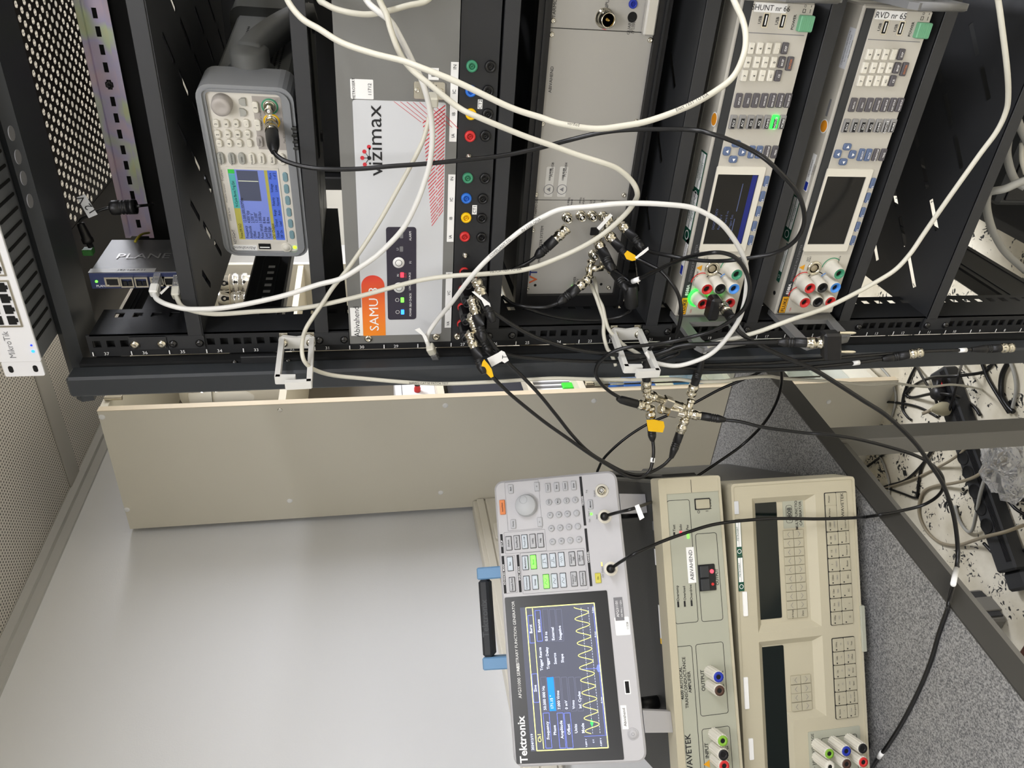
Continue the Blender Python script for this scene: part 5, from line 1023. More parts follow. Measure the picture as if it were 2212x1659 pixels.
for x, y in ((583, 810), (622, 1500), (687, 1495), (755, 1488)): a, b = ap(x, y); part('indicator', MB().box(F, a - .0042, a + .0042, b - .0013, b + .0013, 0, .0006), K['print'], t)
for x, y, mm in ((648, 795, 'ledr'), (720, 820, 'ledg')): a, b = ap(x, y); part('led', MB().box(F, a - .0035, a + .0035, b - .0016, b + .0016, 0, .0008), K[mm], t)
a, b = ap(750, 1108); part('sticker', MB().box(F, a - .0265, a + .0265, b - .0062, b + .0062, 0, .0006), K['label'], t); letters('lettering', K['print'], t, F, [('ABIVAHEND', a, b, .0082)], .0009)
a, b = ap(905, 1232); sw = part('output_switch', MB().box(F, a - .0195, a + .0195, b - .0135, b + .0135, 0, .003, .001), K['blkpl'], t)
for k in (-1, 1): part('rocker', MB().box(F, a + k * .0095 - .0088, a + k * .0095 + .0088, b - .002, b + .0120, .003, .0065, .001), K['flukeblk'], sw)
part('led', MB().cyl(F, a + .009, b - .0075, .003, .0042, .0030, n=14), mat('led_red_dim', 'ff4050', .4, emit=2), sw); part('led', MB().cyl(F, a - .010, b - .0075, .003, .004, .0022, n=14), K['jred'], sw)
a, b = ap(862, 500); sw = part('power_switch', MB().frame(F, (a - .0085, a + .0085, b - .0125, b + .0125), (a - .007, a + .007, b - .011, b + .011), 0, .001, .0008, .0005), K['print'], t); part('rocker', MB().box(F, a - .007, a + .007, b - .011, b + .011, 0, .0035, .001), K['wavkey'], sw)
for x, y, mm in ((798, 752, K['sblue']), (808, 888, K['jbrown']), (840, 1390, MATS['lime_plastic']), (847, 1530, K['blkpl']), (855, 1640, K['jred'])): a, b = aq(x, y, .031); post_terminal(F, a, b, mm, t, .030, .0090)
a, b = aq(680, 1620); part('warning_sign', MB().poly(F, [(a - .0055, b - .0042), (a + .0055, b - .0042), (a, b + .0055)], 0, .0004), MATS['amber_sign'], t)
for x in (.05, AW - .05):
    for y in (-.06, -.36): part('foot', MB().cyl(Frame(F.p(x, 0, y) - Vector((0, 0, .0185))), 0, 0, 0, .019, .014, n=16), K['rubber'], t)
TF_ = Frame(F.p(0, AH - .001, 0), F.R, -F.N)
for x0, y0, x1, y1, mm in ((1424, 1150, 1432, 1130, 'prgrey'), (1423, 1228, 1430, 1192, 'label'), (1420, 1405, 1436, 1318, 'label')): a = F.st(x0, y0)[0]; a2 = F.st(x0, y1)[0]; part('sticker', MB().box(TF_, a, a2, .024, .036, 0, .0006), K[mm], t)
a = F.st(1420, 1405)[0]; part('sticker', MB().box(TF_, a, a + .008, .024, .036, .0006, .0009), K['jyel'], t)
part('side_rail', MB().box(F, AW - .004, AW + .004, .01, AH - .03, -.43, -.06, .003), K['wcase'], t)
# ------------------------------------------------------------------ function generator (top, leaning back on its feet)
TW, TH = .413, .191
TF = vframe((-.2182, -.0259, .9441), .8173, TW, .3301); F = TF
t = thing('function_generator', 'white function generator with large lit touch screen on top of the stack', 'instrument', tuple(F.p(TW / 2, -.02, -.02)))
def tp(x, y, d=0): return F.st(1050 + x / 5.53, 1000 + y / 5.53, d)
def tq(x, y, d=0): return F.st(1030 + x / 4.055, 1250 + y / 4.055, d)
part('front_shell', MB().rr(F, 0, TW, 0, TH, -.045, 0, .014, .003, 6), K['tek'], t); part('rear_case', MB().rr(F, .006, TW - .006, .006, TH - .006, -.115, -.045, .012, .008), mat('dark_rear_case', '4a4b4d', .6), t)
g0, g1, gb, gt = tq(1290, 1585)[0], tq(600, 140)[0], (tq(1290, 1585)[1] + tq(1140, 95)[1]) / 2, (tq(245, 160)[1] + tq(345, 1600)[1]) / 2
part('screen_glass', MB().rr(F, g0, g1, gb, gt, 0, .0008, .002), K['tekblk'], t)
G = F.sub(0, 0, .0008); em = lambda n, h, e: mat(n, h, .5, emit=e)
s0, s1 = (tq(475, 1520)[0] + tq(1155, 1475)[0]) / 2, (tq(380, 258)[0] + tq(1030, 205)[0]) / 2; v0, v1 = (tq(1155, 1475)[1] + tq(1030, 205)[1]) / 2, (tq(380, 258)[1] + tq(475, 1520)[1]) / 2
part('display', MB().box(G, s0, s1, v0 - .001, v1, 0, .0002), em('slate_display', '4c4f5e', .55), t)
yl = em('yellow_display_line', 'f2ee8a', 1.0); bl_ = em('blue_display_line', '6a7ae0', .9); wt = em('white_display_text', 'dfe6ff', 1.0)
yt = tq(430, 700)[1]
yt = (tq(425, 258)[1] + tq(525, 1515)[1]) / 2
part('display_border', outline(G, (s0, s1, v0, yt), .001, .0013, .0004), yl, t); yb = (tq(487, 265)[1] + tq(588, 1490)[1]) / 2; part('display_rule', MB().box(G, s0 + .003, s1 - .002, yb - .0005, yb + .0005, .0002, .0004), yl, t)
def dbox(x0, y0, x1, y1, m=None, w=.0006):
    a = (tq(x0, y0), tq(x1, y1)); cx = (a[0][0] + a[1][0]) / 2; q = (a[0][0], a[1][0], min(a[0][1], a[1][1]), max(a[0][1], a[1][1])); return q
zr = lambda x, y: tq(x, y)[1]
def row(x, yL, yR, m, w=.0005, h=.0075):                     # framed field: picture column x at its middle, from y = yL (left) to yR (right)
    a0_, a1_ = tq(x, yL)[0], tq(x, yR)[0]; z = tq(x, (yL + yR) / 2)[1]; part('display_field', outline(G, (a0_, a1_, z - h / 2, z + h / 2), .0008, w, .0004), m, t); return a0_, a1_, z
row(515, 1085, 830, bl_, .0007, .0085); row(480, 565, 318, bl_, .0007, .0085); row(543, 550, 275, bl_, .0007, .0085)
for x, m_ in ((620, bl_), (742, bl_), (805, bl_)): row(x, 1485, 1172, m_, .0007, .0095)
for x in (595, 715, 775, 838, 898): row(x, 1160, 860, em('dim_display_line', '6c6f86', .6), .0004, .0085)
a0_, a1_, z = tq(655, 1158)[0], tq(655, 862)[0], tq(655, 1010)[1]; part('display_highlight', MB().box(G, a0_, a1_, z - .0048, z + .0048, .0002, .0004), em('bright_blue_field', '0a7cff', 1.0), t)
for x in (610, 670, 728): row(x, 548, 265, em('dim_display_line', '6c6f86', .6), .0004, .0085)
tx = []
for s, x, y in (('Frequency', 622, 1328), ('Phase', 683, 1325), ('Amplitude', 743, 1320), ('Offset', 806, 1318), ('Units', 868, 1312), ('Mode', 930, 1308), ('Sine', 513, 960), ('Burst', 474, 440), ('Execute', 545, 412)): tx.append((s, *tq(x, y), .0058, {}))
for s, x, y in (('50.000 000 Hz', 600, 1150), ('171.15 \u00b0', 662, 1140), ('7.000 Vrms', 723, 1145), ('0 mV', 787, 1143), ('Vrms', 850, 1140), ('Inf. Cycles', 908, 1135), ('0.0 ns', 612, 545), ('External', 672, 540), ('Negative', 735, 535), ('Trigger Rearm', 570, 805), ('Trigger Delay', 628, 792), ('Source', 690, 748), ('Slope', 752, 735)): tx.append((s, *tq(x, y), .0056, dict(al='l')))
tx.append(('2024/12/19', *tq(493, 1500), .0048, dict(al='l')))
letters('display_text', wt, t, G, tx, .0006, .6); letters('display_text', yl, t, G, [('Ch1', *tq(553, 1432), .0072, dict(al='l'))], .0006, .6)
# waveform strip
z0_, z1_ = tq(1060, 1350), tq(966, 1350); wc = tq(1012, 1340); w1_ = tq(915, 245); amp = .0105; xs0, xs1 = tq(1010, 1355)[0], tq(915, 245)[0]; zc = (wc[1] + w1_[1]) / 2
pts = [G.p(xs0 + (xs1 - xs0) * k / 260, zc + amp * math.sin(2 * math.pi * 10.2 * k / 260 + 2.99 - math.pi / 2 - 1.2), .0007) for k in range(261)]
part('display_wave', MB().tube(pts, .0005, 5), yl, t)
mb = MB()
for k in range(46): mb.box(G, xs0 + (xs1 - xs0) * k / 46, xs0 + (xs1 - xs0) * (k + .6) / 46, zc - .0002, zc + .0002, .0002, .0004).box(G, xs0 + (xs1 - xs0) * k / 46, xs0 + (xs1 - xs0) * (k + .6) / 46, zc - amp - .0002, zc - amp + .0002, .0002, .0004)
part('display_dash', mb, wt, t, None, 'stuff'); part('display_axis', MB().box(G, xs0 - .004, xs1, zc - amp - .0075, zc - amp - .007, .0002, .0004).box(G, xs0 - .004, xs1, zc - amp - .0095, zc - amp - .0085, .0002, .0004).box(G, xs0 - .0035, xs0 - .003, zc - amp - .006, zc + amp + .002, .0002, .0004).box(G, (xs0 + xs1) / 2 - .0003, (xs0 + xs1) / 2 + .0003, zc - amp - .007, zc + amp, .0002, .0004), bl_, t)
part('display_marker', MB().poly(G, [(xs0 + .009, zc), (xs0 + .014, zc + .0022), (xs0 + .019, zc), (xs0 + .014, zc - .0022)], .0004, .0009), em('green_marker', '38f060', 1), t)
part('display_marker', MB().poly(G, [((xs0 + xs1) / 2 - .005, v0 + .0015), ((xs0 + xs1) / 2 + .005, v0 + .0015), ((xs0 + xs1) / 2 + .005, v0 + .0045), ((xs0 + xs1) / 2, v0 + .0065), ((xs0 + xs1) / 2 - .005, v0 + .0045)], .0004, .0007), bl_, t)
letters('display_text', wt, t, G, [('9.899 V', xs0 - .012, zc + amp, .0034), ('0 V', xs0 - .010, zc, .0034), ('-9.899 V', xs0 - .012, zc - amp, .0034), ('0.2ms', xs1 - .006, v0 + .0035, .0034), ('0.1ms', xs0 + (xs1 - xs0) * .77, v0 + .0035, .0034), ('-0.1ms', xs0 + (xs1 - xs0) * .25, v0 + .0035, .0034)], .0006)
letters('lettering', K['prwhite'], t, G, [('Tektronix', *tq(400, 1405), .0155, dict(sx=1.0))], .0005, 2); letters('lettering', K['label'], t, G, [('AFG31000 SERIES', *tq(371, 893), .0066, {}), ('ARBITRARY FUNCTION GENERATOR', *tq(340, 500), .0060, {})], .0005)
# buttons
bt = [(273, 960, 'Default', 0), (370, 950, 'Save/Recall', 0), (463, 940, 'Touch Off', 1), (560, 933, 'Utility', 0), (653, 925, 'Help', 0), (290, 1205, 'Run', 1), (315, 1450, 'Sample Rate', 0), (470, 1193, 'Modulation', 1), (567, 1183, 'Burst', 2), (487, 1435, 'Continuous', 1), (588, 1425, 'Sweep', 1), (700, 1172, '', 1), (800, 1163, '', 1), (903, 1152, '', 1), (720, 1415, '', 2), (820, 1408, '', 1), (923, 1400, '', 1), (1030, 1145, 'Amplitude/ High', 0), (1132, 1135, 'Offset/ Low', 0), (1052, 1387, 'Frequency/ Period', 0), (1157, 1380, 'Phase/Delay', 0)]
lit2 = mat('lit_green_key', '7dff5a', .5, emit=1.0); kl = []; wvm = MB(); rim = MB()
for x, y, s, k in bt:
    a, b = tp(x, y); rim.frame(F, (a - .0108, a + .0108, b - .0048, b + .0048), (a - .0101, a + .0101, b - .0041, b + .0041), 0, .0004, .0006, .0004); button(F, a, b, .0200, .0081, (K['tekbtn'], K['tekbtn2'], lit2)[k], t, .0032, .0008)
    if s: 
        for i, w in enumerate(s.split()if '/ ' in s else [s]): kl.append((w, a, b + (.0017 - .0036 * i if '/ ' in s else 0), .0036 if len(s) < 12 else .0031))
    else:
        P_ = {700: [(-1, -1), (-.5, -1), (-.5, 1), (.5, 1), (.5, -.4), (1, -.4)], 800: [(-1, -.6), (-.3, -.6), (-.3, .9), (.2, .9), (.2, -.6), (1, -.6)], 903: [(-1, 0), (-.6, .5), (-.3, -.7), (0, .9), (.3, -.5), (.6, .4), (1, -.2)]}.get(x, [(-1, -.6), (-.5, .8), (0, 0), (.5, -.8), (1, .6)])
        wvm.tube([F.p(a + u * .0045, b + v_ * .0024, .0033) for u, v_ in P_], .00028, 4)
part('button_rims', rim, K['print'], t, None, 'stuff'); part('wave_icons', wvm, K['print'], t, None, 'stuff')
for x, y, s in ((297, 312, 'Back'), (608, 285, '\u2192'), (327, 730, 'Home'), (643, 705, '\u2190'), (740, 297, 'Cancel'), (843, 288, 'Bksp'), (945, 278, 'Delete'), (1047, 270, 'Enter'), (1245, 497, 'Manual')): a, b = tp(x, y); button(F, a, b, .0138, .0078, K['tekbtn'], t, .0032, .0008); kl.append((s, a, b, .0034))
for row_, ss in (((( 752, 470), (857, 460), (960, 452), (1065, 443)), ('G/n', 'M/\u00b5', 'k/m', 'x1')), (((765, 625), (870, 618), (973, 608), (1080, 600)), '963-'), (((780, 783), (885, 775), (990, 765), (1095, 757)), '852.'), (((795, 942), (900, 933), (1005, 924), (1110, 914)), '7410')):
    for (x, y), s in zip(row_, ss): a, b = tp(x, y); part('round_button', MB().lathe(F, a, b, [(.0046, 0), (.0046, .0026), (.0038, .0034), (.0003, .0036)], 18), K['tekbtn'], t); kl.append((s, a, b, .0036))
a, b = tp(198, 530); button(F, a, b, .0225, .0085, K['orange'], t, .0032, .0008); kl.append(('InstaView', a, b, .0036)); a, b = tp(1338, 1375); button(F, a, b, .0145, .0085, mat('olive_yellow_key', 'c9c04a', .5), t, .0032, .0008); kl.append(('On', a, b, .0036))
kl += [('Output', *tp(1295, 370), .0034), ('Input', *tp(1320, 645), .0034), ('Ch1 Output', *tp(1390, 1300), .0034), ('Trig', *tp(1200, 345), .003), ('Trig In', *tp(1228, 610), .003), ('Test', *tp(1236, 690), .003)]
letters('key_lettering', K['print'], t, F, [(s, a, b, z, {}) for s, a, b, z in kl], .0038, .5)
kx_, kz_ = tp(470, 505, .010); kb = part('knob', MB().lathe(F, kx_, kz_, [(.0172, 0), (.0172, .002), (.0165, .003), (.0160, .012), (.0150, .0135), (.0003, .0137)], 40), K['knob'], t); a, b = tp(443, 440, .0137); part('finger_dimple', MB().lathe(F, a, b, [(.0062, .0138), (.0055, .0136), (.003, .0128), (.0003, .0125)], 20, False), mat('dimple_grey', '9a9c9e', .35), kb)
ln = MB(); hb = MB(); hl = []
for x0, y0, x1, y1 in ((240, 800, 650, 215), (220, 1070, 715, 810), (220, 1555, 360, 1105), (420, 1540, 1200, 1045)): p0 = tp(x0, (y0 + y1) / 2); p1 = tp(x1, (y0 + y1) / 2); zc0 = p0[1]; zc1 = p1[1]; aL = tp((x0 + x1) / 2, y0)[0]; aR = tp((x0 + x1) / 2, y1)[0]; q = (min(aL, aR), max(aL, aR), min(zc0, zc1), max(zc0, zc1)); ln.frame(F, q, (q[0] + .0004, q[1] - .0004, q[2] + .0004, q[3] - .0004), 0, .0003, .001, .0008)
part('group_outline', ln, K['prgrey'], t, None, 'stuff')
for x, yL, yR, s in ((190, 1080, 850, 'SETUP'), (215, 1560, 1110, 'ADVANCED MODE'), (395, 1545, 1095, 'BASIC MODE'), (1155, 750, 160, 'TRIGGER'), (1222, 1475, 780, 'CHANNEL')):
    aL, aR = tp(x, yL)[0], tp(x, yR)[0]; z = tp(x, (yL + yR) / 2)[1]; part('header_bar', MB().box(F, aL, aR, z - .0019, z + .0019, 0, .0004), K['print'], t); hl.append((s, (aL + aR) / 2, z, .0036))
letters('lettering', K['prwhite'], t, F, hl, .0006, 1)
for x, y in ((1380, 330), (1415, 640), (1490, 1265)): a, b = tp(x, y, .004); part('socket_dish', MB().lathe(F, a, b, [(.0105, 0), (.0105, .0006), (.0085, .0012), (.0075, .0004)], 26), K['kwhite'], t); bncsock(F, a, b, t, .012)
a, b = tp(1257, 610); part('led', MB().cyl(F, a, b, 0, .0008, .0019, n=14), K['ledg'], t); a, b = tp(1382, 1210); part('led', MB().box(F, a - .003, a + .003, b - .001, b + .001, 0, .0004), mat('amber_led', 'f0d070', .4, emit=.8), t)
a, b = tq(1245, 265); part('badge', MB().box(F, a - .0165, a + .0165, b - .0065, b + .0065, 0, .0006), K['prgrey'], t); letters('lettering', K['prwhite'], t, F, [('AFG31101', a, b + .0025, .0055), ('100 MHz | 1 GS/s', a, b - .0035, .0034)], .0008)
a, b = tq(1275, 415); part('sticker', MB().rr(F, a - .0128, a + .0128, b - .0105, b + .0105, 0, .0005, .0015), K['label'], t); letters('lettering', K['print'], t, F, [('11528', a, b - .0075, .0042)], .0008)
a, b = tq(1318, 950); u = part('usb_port', MB().box(F, a - .0095, a + .0095, b - .0042, b + .0042, 0, .0006), K['label'], t); part('usb_opening', MB().box(F, a - .008, a + .008, b - .0028, b + .0028, .0006, .0008), K['hole'], u)
a, b = tq(1293, 1213); part('sticker', MB().box(F, a - .0160, a + .0160, b - .0042, b + .0042, 0, .0005), K['label'], t); letters('lettering', K['print'], t, F, [('Abivahend', a, b, .0058)], .0008)
a, b = tq(1368, 1358); part('power_button', MB().lathe(F, a, b, [(.0080, 0), (.0080, .0012), (.0068, .0014), (.0066, .0006), (.0062, .003), (.0003, .0032)], 26), K['tek'], t); part('power_icon', MB().lathe(F, a, b, [(.0022, .0034), (.0018, .0034)], 18, False, False), K['prgrey'], t)
# handle
hl0, hl1 = F.st(1042, 1446, -.06)[0], F.st(1035, 1226, -.06)[0]; ht = F.st(1040, 1336, -.06)[1]; hb_ = F.st(1064, 1336, -.06)[1]
for a in (hl0, hl1 - .019): part('handle_end', MB().rbox(F, a, a + .019, TH - .004, ht, -.075, -.045, .002), K['tekblue'], t)
part('handle_grip', MB().rbox(F, hl0 + .019, hl1 - .019, hb_, ht - .0015, -.077, -.043, .004), mat('dark_rubber_grip', '2b2d30', .6), t); letters('embossed_lettering', mat('grip_lettering', '3c3f42', .5), t, F.sub(0, 0, -.043), [('Tektronix', (hl0 + hl1) / 2, (hb_ + ht) / 2, .014)], .0004, 1)
# front feet reach down and forward to the amplifier
top = AF.O.z + AH
for x, y in ((1366, 1088), (1420, 1558)):
    a, b = F.st(1340 if y < 1200 else 1392, y, -.006); p = F.p(a, .0, -.008); ft = MB(); L_ = p.z - top; fw = Vector((F.N.x, F.N.y, 0)).normalized()
    A_ = [p + F.R * sx_ * .015 + o for sx_ in (-1, 1) for o in (fw * .004, -fw * .012)]; bse = atz(1393 if y < 1200 else 1448, y, top + .0005)
    B_ = [bse + F.R * sx_ * .0145 + o for sx_ in (-1, 1) for o in (fw * .006, -fw * .010)]
    V = [A_[0], A_[1], A_[3], A_[2], B_[0], B_[1], B_[3], B_[2]]; ft.add(V, [(0, 1, 2, 3), (7, 6, 5, 4), (0, 4, 5, 1), (1, 5, 6, 2), (2, 6, 7, 3), (3, 7, 4, 0)]); part('front_foot', ft, K['tek'], t)
pr = F.p(.05, 0, -.10); 
for a in (.06, TW - .06):
    p = F.p(a, 0, -.095); 
    part('rear_foot', MB().tube([p + Vector((0, 0, .01)), Vector((p.x, p.y, top + .0005))], .010, 12), K['rubber'], t)
# ================================================================== CABLES
def tp(x, y, d=0): return TF.st(1050 + x / 5.53, 1000 + y / 5.53, d)
def fill(pts):                        # depth given at some points only: run evenly between them
    ks = [i for i, p in enumerate(pts) if len(p) > 2]; out = []
    for i, p in enumerate(pts):
        if len(p) > 2: out.append(at(p[0], p[1], p[2])); continue
        a = max([k for k in ks if k < i]); b = min([k for k in ks if k > i]); u = (i - a) / (b - a); out.append(at(p[0], p[1], pts[a][2] * (1 - u) + pts[b][2] * u))
    return out
def cablething(name, label, pts, r, m, group=None, cat='cable'):
    P = pts if isinstance(pts[0], Vector) else fill(pts); t = thing(name, label, cat, tuple(P[0]), group)
    part('sheath', MB().tube(spline(P, 8), r, 10), m, t); return t, P
def bncplug(parent, A, B, grooves=True, rb=.0062):
    A, B = Vector(A), Vector(B); d = B - A; L = d.length; F = axframe(A, d)
    part('bnc_plug', MB().lathe(F, 0, 0, [(.0050, 0), (.0072, .0002), (.0072, .005), (.0064, .0056), (.0064, .010), (.0073, .0106), (.0073, .0165), (.0062, .017), (.0062, .021)], 20), K['nickel'], parent)
    prof = [(rb, .021), (rb, .036)]
    if grooves:
        for k in range(3): z = .036 + k * .0032; prof += [(rb, z), (rb * .86, z + .0006), (rb * .86, z + .0014), (rb, z + .002)]
    prof += [(rb * .92, .049), (.0036, max(L, .055)), (.0027, max(L, .055) + .001)]
    part('boot', MB().lathe(F, 0, 0, prof, 16), K['rubber'], parent)
def rjplug(parent, A, B, m=None):
    A, B = Vector(A), Vector(B); F = axframe(A, B - A); L = (B - A).length
    part('network_plug', MB().box(F, -.0055, .0055, -.004, .004, -.006, .012, .0006), K['clearpl'], parent); part('boot', MB().rbox(F, -.006, .006, -.005, .005, .010, max(.024, L * .8), .0015), m or K['wcable'], parent)
def sleeve(parent, P, Q, r, m=None, name='sleeve'): part(name, MB().tube([Vector(P), Vector(Q)], r, 12), m or K['label'], parent)
def flag(parent, pts, Y, m, name='flag', th=.0006):
    F = front(Y); part(name, MB().poly(F, [F.st(x, y) for x, y in pts], 0, th), m, parent)
def print_on(parent, txt, p0, p1, Y, size):
    a = at(*p0, Y); b = at(*p1, Y); R_ = (b - a).normalized(); N_ = (CAM - (a + b) / 2).normalized(); U_ = N_.cross(R_).normalized(); F = Frame((a + b) / 2, R_, U_, R_.cross(U_)); part('cable_print', MB().text(F, txt, 0, 0, size, 0), K['print'], parent, None, 'stuff')
wc, wb = K['wcable'], K['wcable2']; R5, R6 = .0026, .0029
# ---- white network cables
t, P = cablething('network_cable', 'white network cable in a big loop from the rack top to the upper multimeter', [(590, -150, .05), (600, -100, -.01), (614, -40, -.05), (621, 0), (651, 39), (690, 63), (740, 93), (808, 116, -.11), (869, 131), (907, 145), (989, 178), (1100, 231, -.15), (1169, 254), (1213, 268), (1285, 278, -.17), (1345, 272), (1405, 260), (1488, 229, -.18), (1548, 195), (1585, 164), (1606, 120, -.17), (1611, 80), (1604, 43), (1585, 0, -.13), (1566, -50, -.10), (1550, -110, -.03), (1545, -160, .05)], R6, wc, 'white network cables')
print_on(t, 'Elect TEST TO EIA', (1460, 238), (1530, 203), -.186, .0042); print_on(t, 'verified', (1215, 264), (1262, 272), -.176, .004)
t, P = cablething('network_cable', 'cream network cable dipping over the digitizer and plugged low into the small switch', [(790, -150, .03), (800, -100, -.03), (812, -40, -.08), (820, 0), (835, 31), (845, 67), (864, 116), (888, 149, -.09), (929, 183), (989, 231), (1033, 253, -.11), (1128, 292), (1188, 313), (1249, 335), (1297, 350, -.12), (1333, 364), (1362, 388), (1376, 413, -.115), (1372, 434), (1345, 469, -.09), (1292, 513), (1225, 549, -.06), (1140, 581), (1056, 591, -.055), (976, 596), (900, 607, -.04), (784, 638), (687, 660, -.028), (619, 669), (551, 673), (483, 678), (447, 677, -.024), (416, 671), (393, 662, -.014), (383, 645, .0), (381, 634, .010)], R6, wc, 'white network cables')
rjplug(t, at(383, 607, .026), at(381, 634, .010)); print_on(t, 'PATCH TEST TO EIA', (1055, 588), (1130, 580), -.061, .0042)
t, P = cablething('network_cable', 'bright white network cable arching from the small switch across the grey unit', [(333, 634, .006), (339, 646), (359, 657, -.02), (393, 666), (427, 668, -.03), (483, 665), (551, 653, -.035), (619, 637), (687, 615, -.04), (736, 602), (780, 576), (821, 546, -.05), (869, 496), (898, 443, -.06), (917, 394), (929, 350), (934, 289, -.07), (927, 229), (912, 176, -.075), (893, 137), (869, 89), (845, 48), (816, 24, -.07), (792, 0), (772, -50, -.06), (760, -110, -.02), (755, -160, .04)], R6 * 1.05, wb, 'white network cables')
rjplug(t, at(340, 604, .026), at(333, 632, .007), wb); flag(t, [(345, 632), (363, 616), (366, 619), (349, 636)], .004, wb, 'latch')
t, P = cablething('network_cable', 'white network cable hanging in a shallow bow at the top of the grey unit', [(650, -140, .05), (660, -90, -.01), (678, -30, -.03), (690, 0), (700, 7), (724, 19), (760, 28, -.045), (796, 31), (833, 25), (881, 12, -.04), (924, 0), (950, -40, -.03), (970, -100, -.01), (980, -160, .04)], R6, wc, 'white network cables')
t, P = cablething('network_cable', 'cream network cable threaded through the upper plastic ring and down past the post', [(935, 214, -.022), (931, 236), (917, 294, -.026), (900, 333), (869, 391), (821, 476, -.028), (784, 534), (748, 585), (719, 621, -.030), (698, 653), (676, 685), (660, 712, -.040), (653, 739, -.060), (653, 766, -.075), (661, 785, -.078), (682, 800, -.07), (721, 811), (789, 818, -.055), (869, 825), (949, 829, -.047), (1041, 826), (1141, 820, -.047), (1201, 817), (1273, 819), (1360, 820, -.047), (1458, 819), (1506, 824), (1563, 823, -.045), (1610, 816), (1660, 813, .0), (1697, 818), (1794, 824, .1), (1877, 831), (1932, 828, .25), (2001, 836), (2056, 831, .40), (2106, 838), (2139, 850, .5), (2153, 875), (2145, 897), (2134, 920, .5)], R5, wc, 'white network cables')
rjplug(t, at(932, 196, -.008), at(935, 212, -.021)); print_on(t, '26AWG CAT.5E PATCH TEST', (866, 827), (985, 829), -.053, .004)
t, P = cablething('network_cable', 'bright white network cable looping round the upper multimeter screen', [(931, 752, -.024), (924, 742), (922, 733, -.022), (927, 717), (946, 689, -.028), (977, 652), (1013, 604, -.072), (1050, 563), (1104, 515, -.09), (1140, 488), (1176, 467), (1213, 452, -.10), (1273, 446), (1333, 440, -.12), (1381, 439), (1430, 441, -.125), (1488, 447), (1524, 461), (1560, 485, -.13), (1589, 522), (1606, 555), (1613, 589, -.12), (1612, 625), (1606, 662), (1594, 695, -.11), (1566, 735), (1539, 762), (1508, 778, -.095), (1464, 790), (1425, 786, -.085), (1408, 778), (1395, 760, -.07)], R6, wb, 'white network cables')
rjplug(t, at(940, 770, -.018), at(931, 754, -.024)); flag(t, [(896, 712), (906, 708), (921, 726), (925, 737), (918, 738), (912, 724)], -.03, K['label']); print_on(t, 'COMPLIANT TO', (1060, 553), (1100, 519), -.096, .0042); print_on(t, 'IN 2220 QNA', (1122, 502), (1172, 469), -.105, .0042)
t, P = cablething('network_cable', 'grey network cable, left of the two twisted below the digitizer', [(1268, 600, .045), (1278, 620, .03), (1287, 640), (1297, 669, .005), (1304, 693, -.006), (1304, 722), (1311, 751, -.03), (1321, 766), (1330, 790, -.04)], R5, wc, 'twisted pair below digitizer')
t, P = cablething('network_cable', 'grey network cable, right of the two twisted below the digitizer', [(1283, 600, .045), (1287, 615), (1291, 640, .02), (1302, 664), (1308, 691, -.006), (1316, 713), (1335, 734, -.02), (1352, 749), (1381, 766, -.04), (1392, 785, -.045)], R5, wc, 'twisted pair below digitizer')
t, P = cablething('network_cable', 'white network cable sweeping below the lower multimeter', [(2120, -170, .04), (2130, -110, -.05), (2146, -50, -.11), (2156, 0), (2163, 48), (2175, 145, -.12), (2178, 205), (2173, 241), (2153, 284, -.11), (2117, 333), (2069, 400, -.10), (2033, 451), (1995, 506, -.09), (1967, 547), (1937, 580), (1903, 603, -.09), (1847, 634), (1779, 667, -.105), (1711, 690, -.115), (1643, 715), (1598, 728, -.095), (1553, 740), (1528, 748, -.085)], R6, wc, 'white network cables')
# ---- black coaxial cables
kb = K['rubber2']; rc = .0025; GC = 'black coaxial cables'
a, b = KF.sub(0, 0, -.004).st(400 + 1035 / 5.53, 140 + 680 / 5.53, .001); A = KF.p(a, b, .006)
t, P = cablething('coaxial_cable', 'black coaxial cable from the waveform generator curving down to the digitizer', [(592, 328, -.035), (599, 337), (617, 348, -.045), (653, 359), (700, 365, -.055), (772, 365), (845, 359, -.06), (917, 354), (989, 347, -.065), (1080, 337), (1152, 323), (1225, 304, -.07), (1297, 287), (1369, 280, -.09), (1488, 280), (1536, 289, -.12), (1585, 306), (1633, 330), (1669, 357, -.15), (1717, 408), (1734, 445, -.15), (1737, 481), (1724, 512), (1700, 534, -.13), (1669, 548), (1633, 555), (1584, 562, -.10), (1536, 564), (1488, 560, -.06), (1440, 551), (1405, 544, -.02), (1384, 532, -.002)], rc, kb, GC)
bncplug(t, A, at(592, 328, -.035), False, .0072); bncplug(t, at(1334, 474, .034), at(1384, 532, -.002)); flag(t, [(1371, 556), (1391, 540), (1400, 533), (1401, 539), (1389, 549), (1374, 559)], -.03, K['label'])
t, P = cablething('coaxial_cable', 'black coaxial cable with yellow tape leaving the digitizer middle socket', [(1348, 546, .005), (1362, 553), (1381, 561, -.01), (1405, 573), (1430, 587), (1454, 616, -.05), (1468, 645), (1471, 681, -.06), (1461, 722), (1448, 745, -.05), (1420, 765), (1390, 785, -.045)], rc, kb, GC)
bncplug(t, at(1305, 496, .034), at(1348, 546, .005)); flag(t, [(1348, 549), (1355, 541), (1372, 551), (1377, 560), (1365, 563), (1353, 559)], -.008, K['yellow'], 'tape_flag', .0012)
